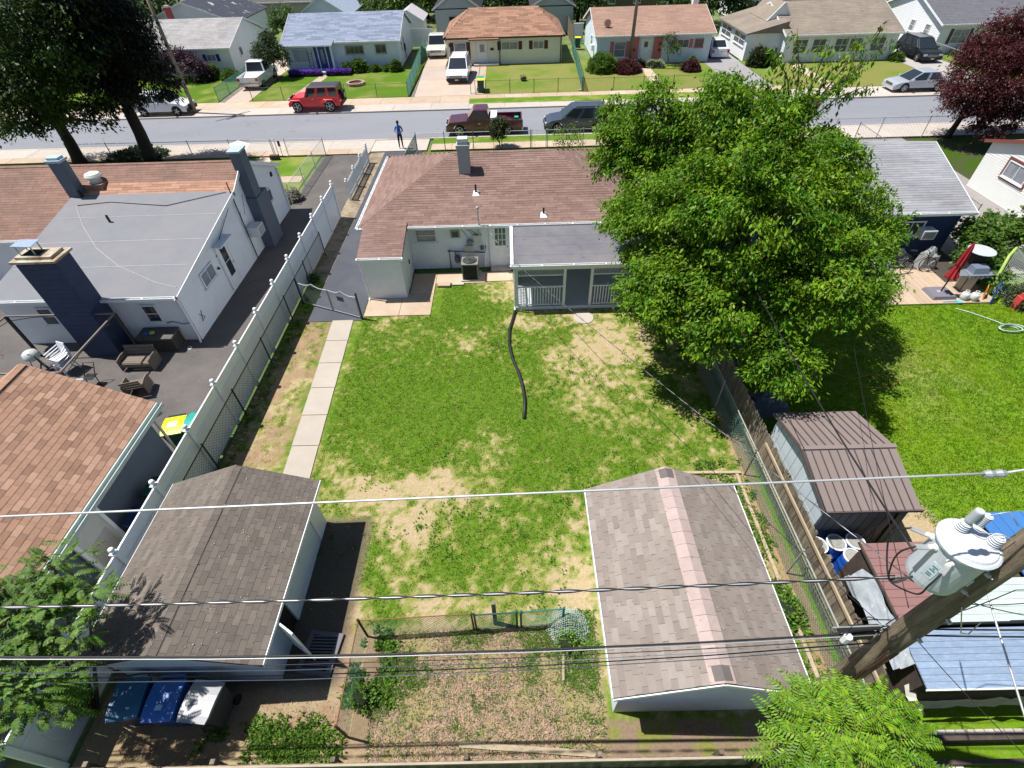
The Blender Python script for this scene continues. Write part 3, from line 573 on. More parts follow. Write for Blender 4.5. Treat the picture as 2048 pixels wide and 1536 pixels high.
def house(name, label, x0, x1, y0, y1, he, zr, kind, wm, rm, oh=0.3, expo=0.28, tab=0.9, lap=0.22, group=None, hipx=None, cat="house", gut=True, base=0.1, cap=0, ridge='x', wall=True):
    """a bungalow whose ridge runs along x (or y); walls in clapboards, shingled roof, gutters"""
    t = thing(name, label, cat, ((x0+x1)/2, (y0+y1)/2, base), group=group); ym = (y0+y1)/2; xm = (x0+x1)/2
    b = MB(); b.box(x0, y0, base, x1, y1, he+base-.05)
    if kind == 'gable':
        if ridge == 'x':
            s_ = (zr-he)/(ym-y0+oh); zw = he+s_*oh
            for x in (x0, x1): b.add([(x, y0, he-.05), (x, y1, he-.05), (x, ym, zr-.06)], [(0,1,2)])
        else:
            s_ = (zr-he)/(xm-x0+oh)
            for y in (y0, y1): b.add([(x0, y, he-.05), (x1, y, he-.05), (xm, y, zr-.06)], [(0,1,2)])
    build("wall", b, wm, t)
    if lap:
        q = MB(); H = he-.02; gx = lambda s: H+(zr-he)*(1-abs(2*s-1)) if (kind == 'gable' and ridge == 'x') else H; gy = lambda s: H+(zr-he)*(1-abs(2*s-1)) if (kind == 'gable' and ridge == 'y') else H
        laps(q, (x0, y0), (x1, y0), base, gy, lap, (0, -1)); laps(q, (x1, y0), (x1, y1), base, gx, lap, (1, 0)); laps(q, (x0, y0), (x0, y1), base, gx, lap, (-1, 0)); laps(q, (x0, y1), (x1, y1), base, gy, lap, (0, 1))
        build("siding", q, wm, t, kind="stuff")
    Rf = Roof(t, [rm], rm, cap)
    X0, X1, Y0, Y1 = x0-oh, x1+oh, y0-oh, y1+oh
    if kind == 'gable' and ridge == 'x':
        Rf.slope([(X0, Y0, he), (X1, Y0, he), (X1, ym, zr), (X0, ym, zr)], expo, tab); Rf.slope([(X1, Y1, he), (X0, Y1, he), (X0, ym, zr), (X1, ym, zr)], expo, tab)
    elif kind == 'gable':
        Rf.slope([(X0, Y1, he), (X0, Y0, he), (xm, Y0, zr), (xm, Y1, zr)], expo, tab); Rf.slope([(X1, Y0, he), (X1, Y1, he), (xm, Y1, zr), (xm, Y0, zr)], expo, tab)
    elif kind == 'hip':
        a, b_ = hipx or (X0+(ym-Y0), X1-(ym-Y0))
        Rf.slope([(X0, Y0, he), (X1, Y0, he), (b_, ym, zr), (a, ym, zr)], expo, tab); Rf.slope([(X1, Y1, he), (X0, Y1, he), (a, ym, zr), (b_, ym, zr)], expo, tab)
        Rf.slope([(X0, Y1, he), (X0, Y0, he), (a, ym, zr)], expo, tab); Rf.slope([(X1, Y0, he), (X1, Y1, he), (b_, ym, zr)], expo, tab)
    Rf.finish()
    if gut and ridge == 'x':
        gutter(t, (X0, Y0, he-.03), (X1, Y0, he-.03), (0, -1, 0), gut if gut is not True else None); gutter(t, (X0, Y1, he-.03), (X1, Y1, he-.03), (0, 1, 0), gut if gut is not True else None)
    f = MB()
    if kind == 'gable' and ridge == 'x':
        for x in (X0-.012, X1+.012):
            for (ya, yb) in ((Y0, ym), (Y1, ym)): f.bar((x, ya, he-.06), (x, yb, zr-.06), .022, .17)
        build("rake_board", f, white, t)
    elif kind == 'gable':
        for y in (Y0-.012, Y1+.012):
            for (xa, xb) in ((X0, xm), (X1, xm)): f.bar((xa, y, he-.06), (xb, y, zr-.06), .022, .17)
        build("rake_board", f, white, t)
    return t
# ================================================================ the house in the middle
t = thing("house", "white single-storey house with a rose-brown hip roof in the middle of the picture", "house", (0, 25.4, 0))
HX0, HX1, HY0, HY1 = -6.95, 6.45, 21.15, 29.75; RZ = 3.98; EZ = 2.32
b = MB(); b.box(HX0+.3, HY0+.25, 0, HX1-.3, HY1-.3, EZ-.06); build("wall", b, stucco, t)
b = MB(); b.box(-6.42, 18.95, 0, -4.78, 21.38, 2.1); build("store_room", b, stucco, t)
Rf = Roof(t, [shg_main], deck_main, 300); ym = (HY0+HY1)/2; ra, rb = -2.80, 2.15
Rf.slope([(HX0, HY0, EZ), (HX1, HY0, EZ), (rb, ym, RZ), (ra, ym, RZ)], 0.150, 0.62, tk=.018); Rf.slope([(HX1, HY1, EZ), (HX0, HY1, EZ), (ra, ym, RZ), (rb, ym, RZ)], 0.3, 1.0)
Rf.slope([(HX0, HY1, EZ), (HX0, HY0, EZ), (ra, ym, RZ)], 0.15, 0.62); Rf.slope([(HX1, HY0, EZ), (HX1, HY1, EZ), (rb, ym, RZ)], 0.15, 0.62)
Rf.slope([(-6.58, 18.88, 2.10), (-4.66, 18.88, 2.10), (-4.72, 21.40, 2.44), (-6.70, 21.40, 2.44)], 0.150, 0.62)
for a_, b_ in (((HX0, HY0, EZ), (ra, ym, RZ)), ((HX0, HY1, EZ), (ra, ym, RZ)), ((HX1, HY0, EZ), (rb, ym, RZ)), ((HX1, HY1, EZ), (rb, ym, RZ)), ((ra, ym, RZ), (rb, ym, RZ))): Rf.hip(a_, b_)
Rf.finish()
gutter(t, (-4.68, HY0, EZ-.05), (HX1, HY0, EZ-.05), (0, -1, 0)); gutter(t, (HX0, HY1, EZ-.05), (HX0, HY0, EZ-.05), (-1, 0, 0)); gutter(t, (-6.58, 18.88, 2.05), (-4.66, 18.88, 2.05), (0, -1, 0)); gutter(t, (HX1, HY0, EZ-.05), (HX1, HY1, EZ-.05), (1, 0, 0))
gutter(t, (HX0-.0, HY0, EZ-.05), (-6.7, HY0, EZ-.05), (0, -1, 0))
q = MB(); q.tube([(-6.5, 18.80, 1.98), (-6.50, 18.88, 1.8), (-6.46, 18.90, .15), (-6.46, 18.78, .04)], .038, 8); build("downpipe", q, gutter_m, t)
chimney(t, -2.17, 24.3, 2.9, 4.62, .54, .48, mat("grey_block", (0.34, 0.36, 0.38), .9, .06, 4), mat("chimney_cap_grey", (.36, .39, .42), .8, .06), cap=.04, crown=.14)
q = MB(); q.box(-2.40, 24.10, 4.84, -1.94, 24.50, 5.02); build("chimney_cowl", q, mat("cowl_metal", (.62, .66, .68), .4, .1), t)
vent_pipe(t, -1.63, 22.95, 3.02, .38); vent_pipe(t, 1.45, 21.62, 2.52, .30)
WY = HY0+.25
window(t, 'S', (-3.98, WY, 1.42), 1.0, .68, 1, 2, gm=glass_pale); window(t, 'S', (-2.62, WY, 1.60), .44, .40, 1, 1, fm=mat("olive_screen_frame", (.35, .38, .33), .6), gm=mat("olive_screen", (.09, .12, .07), .8), sill=False)
door(t, 'S', (-.55, WY, .10), .82, 2.02, white, white, (3, 3, 1.05, 1.95, .52), mat("green_tinted_glass", (.10, .15, .12), .15))
q = MB(); q.box(-1.05, WY-.42, 0, -.1, WY-.03, .12); build("doorstep", q, concrete, t)
q = MB(); q.box(-1.78, WY-.13, 1.28, -1.40, WY, 1.74); build("meter_box", q, mat("meter_grey", (.55, .56, .52), .5, .1), t)
q = MB(); q.box(-2.24, WY-.12, .88, -1.82, WY, 1.22); build("breaker_box", q, mat("box_beige", (.50, .50, .42), .6, .1), t)
q = MB(); q.lathe((-1.98, WY-.02, 1.40), [(.14, 0), (.14, .10), (.10, .15), (.01, .16)], 14, (0,-1,0)); build("electric_meter", q, mat("meter_glass", (.20, .23, .26), .2, .1), t)
q = MB(); q.tube([(-1.50, WY-.10, 1.74), (-1.50, WY-.10, 2.20), (-1.49, WY-.30, 2.5), (-1.49, WY-.30, 3.08)], .035, 8); build("service_mast", q, galv, t)
q = MB(); q.lathe((-1.49, WY-.30, 3.06), [(.05, 0), (.08, .06), (.06, .14), (.01, .16)], 8); build("weatherhead", q, galv, t)
q = MB(); q.tube([(-2.98, WY-.10, .02), (-2.98, WY-.10, .98), (-1.30, WY-.10, .86), (-1.25, WY-.10, 1.22)], .032, 8); q.tube([(-2.70, WY-.10, .96), (-2.70, WY-.10, .70)], .03, 6); q.lathe((-2.98, WY-.1, .95), [(.05, 0), (.08, .03), (.05, .07)], 8); build("gas_pipe", q, slate_blue, t)
q = MB(); q.lathe((-2.62, WY-.16, .42), [(.10, 0), (.14, .06), (.14, .26), (.09, .34)], 12); build("gas_meter", q, slate_blue, t)
q = MB(); q.lathe((-1.42, WY-.10, 1.02), [(.07, 0), (.09, .05), (.07, .16), (.03, .20)], 10); build("gas_regulator", q, slate_blue, t)
q = MB(); q.tube([(-2.02, WY-.06, 1.6), (-2.35, WY-.08, 2.1), (-2.1, WY-.2, 2.3), (-1.6, WY-.25, 1.85), (-1.55, WY-.1, 1.76)], .012, 5); q.tube([(-2.25, WY-.06, 2.25), (-1.8, WY-.1, 1.8), (-1.6, WY-.08, 1.76)], .012, 5); build("cable", q, black_metal, t)
q = MB(); q.lathe((-1.32, WY-.12, .12), [(.035, 0), (.035, .5), (.05, .5), (.05, .56)], 8); build("drain_pipe", q, white, t)
dq = MB(); dq.obox((-4.765, 20.0, 1.02), (0,1,0), (0,0,1), (1,0,0), .42, .95, .02); dd = build("door", dq, white, t); q = MB(); q.box(-4.745, 20.3, .95, -4.70, 20.36, 1.15); build("handle", q, black_metal, dd)
# heat pump on its pad
t = thing("heat_pump", "black air conditioning unit with a round fan grille on a pad below the meters", "air conditioner", (-1.98, 20.55, 0.04))
q = MB(); q.box(-2.42, 20.1, .04, -1.5, 20.98, .10); build("pad", q, concrete, t)
q = MB(); q.box(-2.33, 20.2, .10, -1.63, 20.9, .86); build("casing", q, black_metal, t)
q = MB()
for k in range(4):
    a = k*math.pi/2+math.pi/4; q.tube([(-1.98+.49*math.cos(a), 20.55+.49*math.sin(a), .10), (-1.98+.49*math.cos(a), 20.55+.49*math.sin(a), .88)], .03, 6)
q.box(-2.36, 20.17, .84, -1.60, 20.93, .90); build("frame", q, mat("grey_trim", (.20, .20, .19), .5), t)
q = MB(); q.lathe((-1.98, 20.55, .89), [(.33, 0), (.33, .03), (.30, .04), (.01, .03)], 20); fg = build("fan_guard", q, black_metal, t)
for r_ in (.10, .16, .22, .28):
    q = MB(); q.tube([(-1.98+r_*math.cos(k*.393), 20.55+r_*math.sin(k*.393), .945) for k in range(17)], .006, 4, False); build("ring", q, galv, fg)
def text(parent, s, P, size, m, rot=(0,0,0), ext=0.002, name="lettering"):
    cu = bpy.data.curves.new(name, 'FONT'); cu.body = s; cu.size = size; cu.extrude = ext; cu.align_x = 'CENTER'; cu.align_y = 'CENTER'; cu.resolution_u = 2
    o = bpy.data.objects.new(name, cu); bpy.context.view_layer.update() if False else None
    me = bpy.data.meshes.new_from_object(o); bpy.data.objects.remove(o); me.materials.clear(); me.materials.append(m); o = bpy.data.objects.new(name, me); C.objects.link(o)
    o.parent = parent; o.location = Vector(P)-(origin(parent) if parent else Vector((0,0,0))); o.rotation_euler = rot; return o
# porch on the back of the house
t = thing("porch", "white screened back porch with lattice, railings and a dark flat roof", "porch", (3.0, 19.4, 0))
PX0, PX1, PY0, PY1 = 0.06, 6.3, 17.85, 21.38; PZ = 2.20
q = MB(); q.poly([(PX0-.02, PY0-.05, PZ), (PX1, PY0-.05, PZ), (PX1, 21.0, PZ+.06), (PX0-.02, 21.0, PZ+.06)], .10); rf = build("roof", q, roll_roof, t)
for i in range(4):
    q = MB(); ya, yb = PY0-.05+i*.76, PY0-.05+i*.76+.79; q.obox(((PX0+PX1)/2, (ya+yb)/2, PZ+.014+(ya-PY0)*.019+.008), (1,0,0), Vector((0,1,.012)).normalized(), Vector((0,-.012,1)).normalized(), (PX1-PX0)/2, .40, .004); build("roofing_sheet", q, roll_roof, rf)
q = MB(); q.box(PX0-.16, PY0-.05, PZ-.08, PX0-.03, 21.0, PZ+.10); build("fascia", q, white, t)
gutter(t, (PX0-.15, PY0-.06, PZ+.0), (PX1, PY0-.06, PZ+.0), (0, -1, 0))
q = MB(); q.box(PX0, PY0-.02, 0, PX1, 21.38, .14); build("floor", q, mat("porch_floor_grey", (.42, .46, .49), .6, .06), t)
q = MB(); q.box(PX0-.04, PY0-.04, .02, PX1, PY0-.021, .17); build("floor_trim", q, white, t)
posts = [(.14, PY0+.05), (2.14, PY0+.05), (3.26, PY0+.05), (5.3, PY0+.05), (.14, 19.6), (6.2, PY0+.05)]
for x, y in posts: q = MB(); q.box(x-.055, y-.055, .14, x+.055, y+.055, PZ-.1); build("post", q, white, t)
q = MB(); q.box(PX0, PY0-.0, PZ-.24, PX1, PY0+.10, PZ-.11); build("beam", q, white, t)
q = MB(); q.box(PX0, PY0+.1, PZ-.24, PX0+.1, 21.3, PZ-.11); build("beam", q, white, t)
def lattice(mb, A, B, z0, z1, step=.13, wd=.028):
    A, B = Vector(A), Vector(B); d = (B-A); L = d.length; d.normalize(); h = z1-z0; n_ = d.cross(Z)
    for sg, dep in ((1, 0), (-1, .008)):
        s = -h
        while s < L:
            a = max(0, -s); b = min(h, L-s)
            if b > a:
                p = A+d*(s+a)+Z*(z0+(a if sg > 0 else h-a)); r = A+d*(s+b)+Z*(z0+(b if sg > 0 else h-b)); mb.bar(p+n_*dep, r+n_*dep, .006, wd, n_)
            s += step
def rail(parent, A, B, z0, z1, step=.115):
    A, B = Vector((*A, 0)), Vector((*B, 0)); q = MB(); q.bar(A+Z*z1, B+Z*z1, .07, .045); q.bar(A+Z*(z0+.05), B+Z*(z0+.05), .06, .04); r = build("railing", q, white, parent)
    n = int((B-A).length/step)
    for i in range(1, n):
        p = A.lerp(B, i/n); q = MB(); q.box(p.x-.018, p.y-.018, z0+.07, p.x+.018, p.y+.018, z1-.02); build("baluster", q, white, r)
for xa, xb in ((.20, 2.08), (3.32, 5.24)):
    q = MB(); lattice(q, (xa, PY0+.04, 0), (xb, PY0+.04, 0), 1.70, 1.96); build("lattice", q, white, t); q = MB(); q.box(xa, PY0+.02, 1.665, xb, PY0+.07, 1.70); build("lattice_rail", q, white, t)
    rail(t, (xa, PY0+.05), (xb, PY0+.05), .17, 1.12)
q = MB(); lattice(q, (PX0+.06, PY0+.12, 0), (PX0+.06, 19.55, 0), 1.70, 1.96); build("lattice", q, white, t)
rail(t, (PX0+.08, PY0+.12), (PX0+.08, 19.5), .17, 1.12)
q = MB(); q.box(PX0+.1, PY0+.1, PZ-.13, PX1-.05, 21.2, PZ-.105); build("ceiling", q, white, t)
q = MB(); q.box(PX0+.02, 21.2, .14, PX1, 21.3, PZ-.05); build("inner_wall", q, mat("porch_wall_grey", (.72, .75, .77), .7, .05), t)
q = MB(); q.box(PX0-.05, 19.66, .0, PX0+.05, 21.3, PZ-.05); build("side_wall", q, white, t)
q = MB(); q.tube([(PX0-.02, PY0-.14, PZ-.1), (PX0-.0, PY0-.08, PZ-.25), (PX0-.01, PY0-.07, .25), (PX0-.02, PY0-.2, .10)], .04, 8); build("downpipe", q, white, t)
# ================================================================ the neighbour's house on the left
t = thing("house", "white house on the left with brown shingles, grey flat rear roof and navy chimneys", "house", (-22, 22, 0))
LX0, LX1 = -33.0, -12.95
q = MB()
P = [(16.35, 0), (28.35, 0), (28.35, 2.58), (24.6, 4.08), (22.9, 3.30), (16.35, 2.22)]
V = [(-20.1, y, z) for y, z in P]+[(LX1, y, z) for y, z in P]; n = len(P)
q.add(V, [tuple(range(n-1, -1, -1)), tuple(range(n, 2*n))]+[(i, (i+1)%n, (i+1)%n+n, i+n) for i in range(n)])
q.box(LX0, 20.95, 0, -20.08, 28.3, 2.36); q.add([(LX0, 20.95, 2.3), (LX0, 28.3, 2.3), (LX0, 24.6, 4.0)], [(0,1,2)]); build("wall", q, stucco, t)
q = MB(); laps(q, (-20.1, 16.35), (LX1, 16.35), .05, lambda s: 2.25, .2, (0, -1)); laps(q, (LX0, 20.95), (-20.1, 20.95), .05, lambda s: 2.3, .2, (0, -1)); build("siding", q, siding, t, kind="stuff")
Rf = Roof(t, [shg_red, shg_org], mat("roof_underlay_red", (.09, .05, .04), .9), 120); X1 = -12.80
Rf.slope([(LX0, 20.70, 2.40), (-20.2, 20.70, 2.40), (-20.2, 24.6, 4.20), (LX0, 24.6, 4.20)], .145, .9)
Rf.slope([(-20.2, 22.75, 3.345), (X1, 22.75, 3.345), (X1, 24.6, 4.20), (-20.2, 24.6, 4.20)], .145, .9, lambda s, t_, w_: 1 if t_ < .75 else 0)
Rf.slope([(X1, 28.6, 2.55), (LX0, 28.6, 2.55), (LX0, 24.6, 4.20), (X1, 24.6, 4.20)], .3, 1.2); Rf.hip((LX0, 24.6, 4.2), (X1, 24.6, 4.2), 0, .3, .24); Rf.finish()
q = MB(); q.poly([(-20.25, 16.12, 2.30), (X1-.02, 16.12, 2.30), (X1-.02, 22.92, 3.44), (-20.25, 22.92, 3.44)], .14); fr = build("flat_roof", q, membrane, t)
def onflat(x, y, dz=.006): return Vector((x, y, 2.30+(y-16.12)*1.14/6.8+dz))
sealm = mat("roof_sealant", (.36, .36, .36), .7, .2, 8)
for y in (17.9, 19.5, 21.2):
    q = MB(); q.bar(onflat(-20.1, y, .003), onflat(-13.0, y+.04, .003), .035, .006); build("seam", q, sealm, fr)
q = MB(); q.tube([onflat(-19.6, 22.0), onflat(-18.6, 20.6), onflat(-17.3, 19.1), onflat(-15.8, 17.9), onflat(-13.9, 16.9), onflat(-13.0, 16.6)], .018, 5); build("cable", q, sealm, fr)
q = MB(); q.tube([onflat(-19.6, 22.1, .02), onflat(-18.2, 22.3, .015), onflat(-15.5, 21.9, .02), Vector((-13.1, 22.8, 3.45)), Vector((-12.88, 22.6, 3.2)), Vector((-12.9, 20.5, 2.4)), Vector((-12.92, 19.7, 1.9))], .014, 5); build("cable", q, black_metal, t)
gutter(t, (-20.2, 16.12, 2.24), (-12.9, 16.12, 2.24), (0, -1, 0)); gutter(t, (LX0, 20.70, 2.36), (-20.3, 20.70, 2.36), (0, -1, 0))
q = MB(); q.bar((X1+.015, 16.1, 2.22), (X1+.015, 22.9, 3.36), .03, .2); q.bar((X1+.015, 22.8, 3.3), (X1+.015, 24.6, 4.12), .03, .17); q.bar((X1+.015, 28.6, 2.47), (X1+.015, 24.6, 4.12), .03, .17); build("rake_board", q, white, t)
q = MB(); q.tube([(-12.95, 16.22, 2.15), (-12.99, 16.27, 1.95), (-12.99, 16.27, .2), (-12.9, 16.1, .06)], .04, 8); build("downpipe", q, white, t)
q = MB(); q.tube([(-12.88, 28.25, 2.4), (-12.88, 28.25, .1)], .05, 8); build("downpipe", q, white, t)
# front chimney by the rear wall: broad navy stack with a stone crown and a metal hood on legs
q = MB(); q.box(-17.15, 15.42, 0, -15.80, 16.34, 2.2); q.box(-17.10, 15.42, 2.2, -15.72, 16.20, 4.28); ch = build("chimney", q, mat("navy_block", (.048, .062, .115), .85, .12, 3, .6, 12), t)
for k in range(20):
    z = .2+k*.2; q = MB(); q.box(-17.16 if z < 2.2 else -17.11, 15.408, z, -15.80 if z < 2.2 else -15.72, 15.419, z+.194); build("block_course", q, mat("navy_block", (0,0,0)), ch)
q = MB(); q.box(-17.20, 15.32, 4.28, -15.62, 16.30, 4.36); build("chimney_crown", q, mat("crown_stone", (.46, .42, .33), .9, .2, 6, col2=(.30, .22, .15), cscale=2), ch)
q = MB(); q.box(-17.05, 15.48, 4.36, -15.80, 16.15, 4.46); build("chimney_crown", q, mat("crown_stone", (0,0,0)), ch)
q = MB(); q.box(-16.85, 15.62, 4.461, -16.25, 16.02, 4.465); build("flue_opening", q, dark, ch)
hood = MB(); hood.add([(-17.05, 15.62, 4.78), (-16.30, 15.55, 4.78), (-16.30, 16.05, 4.80), (-17.0, 16.08, 4.80), (-17.05, 15.62, 4.80), (-16.30, 15.55, 4.80), (-16.30, 16.05, 4.82), (-17.0, 16.08, 4.82)], [(0,3,2,1), (4,5,6,7), (0,1,5,4), (1,2,6,5), (2,3,7,6), (3,0,4,7)])
build("chimney_hood", hood, mat("hood_metal", (.42, .50, .66), .3, .1, metallic=.4), ch)
q = MB()
for x, y in ((-16.95, 15.68), (-16.38, 15.63), (-16.38, 15.98), (-16.92, 16.0)): q.tube([(x, y, 4.46), (x, y, 4.785)], .022, 6)
build("hood_leg", q, galv, ch)
chimney(t, -20.05, 23.0, 3.2, 4.95, .55, .46, mat("slate_chimney", (.11, .135, .175), .85, .1, 4), mat("chimney_cap_blue", (.36, .48, .55), .7, .08), cap=.05, crown=.10)
q = MB(); q.box(-12.94, 23.95, 0, -12.40, 25.30, 2.6); q.box(-12.93, 24.02, 2.6, -12.44, 24.72, 4.72); tc = build("chimney", q, slate_blue, t)
q = MB(); q.box(-12.98, 23.96, 4.72, -12.40, 24.78, 4.80); build("chimney_cap", q, mat("chimney_cap_blue", (0,0,0)), tc)
q = MB(); q.add([(-13.1, 24.75, 4.62), (-12.45, 24.95, 4.60), (-12.4, 25.3, 4.70), (-12.9, 25.3, 4.86), (-13.25, 25.0, 4.8)], [(0,1,2,3,4)]); build("tin_cap", q, mat("tin", (.62, .65, .66), .4, .1), tc)
q = MB(); q.lathe((-19.3, 23.55, 3.66), [(.30, 0), (.30, .12), (.24, .16), (.24, .34), (.36, .36), (.36, .42), (.30, .52), (.14, .58), (.01, .59)], 24); build("roof_turbine", q, mat("vent_white", (.62, .66, .60), .5, .08), t, smooth=False)
q = MB(); q.box(-19.75, 23.15, 3.52, -18.85, 23.95, 3.80); build("turbine_base", q, mat("shingle_faded_red_brown", (0,0,0)), t)
vent_pipe(t, -19.75, 22.78, 3.38, .32, .07, flash=False); vent_pipe(t, -17.55, 20.85, 3.1, .30, .05, flash=False)
q = MB(); q.tube([(-12.86, 22.75, 0.05), (-12.86, 22.75, 3.9)], .026, 6); build("antenna_mast", q, mat("rust_mast", (.05, .03, .025), .8), t)
window(t, 'E', (LX1+.012, 18.6, 1.36), 1.15, .66, 2, 1, gm=glass_pale)
door(t, 'E', (LX1+.012, 20.3, .12), .88, 2.05, white, white, (1, 2, .55, 1.95, .5), glass)
q = MB(); q.box(-12.98, 19.7, 2.28, -12.55, 20.95, 2.34); build("door_canopy", q, white, t)
q = MB(); q.lathe((-12.9, 19.45, 1.45), [(.05, 0), (.06, .05), (.03, .1)], 8); build("wall_lamp", q, black_metal, t)
window(t, 'E', (LX1+.012, 26.1, 1.36), 1.25, .66, 2, 1, gm=glass)
q = MB(); q.box(-12.97, 27.35, 2.3, -12.9, 27.55, 2.5); build("gable_vent", q, dark, t)
window(t, 'S', (-14.32, 16.33, .98), .62, .84, 1, 2); window(t, 'S', (-18.45, 16.33, .98), .62, .84, 1, 2, gm=mat("grey_blind_glass", (.10, .11, .12), .2)); window(t, 'S', (-21.6, 20.93, 1.2), 1.1, .8, 2, 1)
wv = mat("wire_black", (.01, .01, .01), .6)
q = MB(); q.tube([(-12.93, 23.8, 2.9), (-12.93, 23.3, 2.1)], .008, 4); q.tube([(-12.93, 23.0, 2.4), (-12.93, 22.7, 1.9), (-12.93, 22.85, 1.6)], .006, 4); q.tube([(-12.93, 17.1, .95), (-12.92, 16.9, .55), (-12.93, 17.15, .6), (-12.93, 16.9, .9)], .012, 5); build("cable", q, wv, t)
t = thing("window_air_conditioner", "white air conditioner jutting from the white gable wall beside the tall navy chimney", "air conditioner", (-12.6, 23.2, 1.15))
q = MB(); q.box(-12.93, 22.85, 1.15, -12.35, 23.55, 1.62); build("casing", q, mat("ac_white", (.66, .68, .68), .4, .04), t)
for k in range(7): q = MB(); q.box(-12.349, 22.9, 1.19+k*.058, -12.335, 23.5, 1.215+k*.058); build("grille_slat", q, mat("grille_grey", (.25, .26, .28), .6), t)
# ================================================================ garage with the tan roof, bottom left
t = thing("garage", "grey-blue garage with a tan brown shingle roof at the left edge", "garage", (-13.5, 6.5, 0))
q = MB(); P = [(-16.4, 0), (-11.05, 0), (-11.05, 2.36), (-13.57, 3.9), (-16.4, 2.2)]
q.add([(x, 2.0, z) for x, z in P]+[(x, 10.1, z) for x, z in P], [(0,1,2,3,4), (9,8,7,6,5)]+[(i, i+5, (i+1)%5+5, (i+1)%5) for i in range(5)]); build("wall", q, slate_blue, t)
Rf = Roof(t, shg_tan, deck_tan, 300)
def pk(s, t_, w_): r = random.random(); return 0 if r < .52 else (1 if r < .80 else 2)
Rf.slope([(-10.73, 1.8, 2.40), (-10.73, 10.42, 2.40), (-13.57, 10.42, 4.05), (-13.57, 1.8, 4.05)], .155, .30, pk); Rf.slope([(-16.7, 10.42, 2.3), (-16.7, 1.8, 2.3), (-13.57, 1.8, 4.05), (-13.57, 10.42, 4.05)], .155, .30, pk)
Rf.hip((-13.57, 1.8, 4.05), (-13.57, 10.42, 4.05), 0, .2, .28); Rf.finish()
q = MB(); q.obox((-10.68, 6.1, 2.33), (0,1,0), (1,0,0), (0,0,1), 4.3, .02, .08); build("fascia", q, mat("pale_green_trim", (.45, .52, .50), .6, .12), t)
q = MB(); q.obox((-10.60, 6.1, 2.30), (0,1,0), (1,0,0), (0,0,1), 4.3, .06, .012); q.obox((-10.53, 6.1, 2.34), (0,1,0), (1,0,0), (0,0,1), 4.3, .012, .06); build("gutter", q, mat("pale_green_trim", (0,0,0)), t)
q = MB(); q.tube([(-10.58, 10.25, 2.28), (-10.6, 10.28, 2.1), (-10.95, 10.2, 1.9), (-10.98, 10.2, .2)], .045, 8); build("downpipe", q, mat("beige_pipe", (.5, .48, .42), .6), t)
q = MB(); q.obox((-10.98, 6.62, 1.30), (0,1,0), (0,0,1), (1,0,0), .50, 1.02, .03); d_ = build("door", q, mat("door_cream", (.55, .56, .52), .5, .08, 2), t)
q = MB()
for sy in (-1, 1): q.box(-10.97, 6.62+sy*.50-.05, .22, -10.90, 6.62+sy*.50+.05, 2.36)
q.box(-10.972, 6.08, .20, -10.90, 7.16, .30); q.box(-10.972, 6.08, 2.26, -10.90, 7.16, 2.38); build("door_frame", q, white, t)
q = MB(); q.obox((-10.945, 6.62, .85), (0,1,0), (0,0,1), (1,0,0), .36, .42, .006); build("panel", q, mat("door_panel", (.44, .42, .40), .5, .1), d_)
# ================================================================ fences
def chain_fence(name, label, pts, h, m, cell=.075, wr=.0032, post=.028, gap=2.6, rail=.02, cat="fence", mesh_m=None, wave=0, group=None, rail_m=None, bottom=False):
    t = thing(name, label, cat, (pts[0][0], pts[0][1], 0), group=group); mesh_m = mesh_m or m; W_ = MB(); Rl = MB()
    for (xa, ya), (xb, yb) in zip(pts[:-1], pts[1:]):
        A, B = Vector((xa, ya, 0)), Vector((xb, yb, 0)); d = B-A; L = d.length; d.normalize(); n_ = d.cross(Z); k = max(1, round(L/gap))
        for i in range(k+1):
            p = A+d*L*i/k; q = MB(); q.tube([p, p+Z*(h+.04)], post, 6); q.lathe(p+Z*(h+.03), [(post*1.2, 0), (post*1.2, .03), (.005, .06)], 6); build("post", q, m, t)
        Rl.tube([A+Z*h, B+Z*h], rail, 6)
        if bottom: Rl.tube([A+Z*.06, B+Z*.06], rail*.5, 4)
        hh = h-.05
        for sg in (1, -1):
            s = -hh
            while s < L:
                a = max(0, -s); b = min(hh, L-s)
                if b-a > .02:
                    z0, z1 = (a, b) if sg > 0 else (hh-a, hh-b); p0 = A+d*(s+a)+Z*(.04+z0)+n_*.004*sg; p1 = A+d*(s+b)+Z*(.04+z1)+n_*.004*sg; W_.tube([p0, p1], wr, 3, False)
                s += cell*1.414
    build("top_rail", Rl, rail_m or m, t); build("wire_mesh", W_, mesh_m, t, kind="stuff"); return t
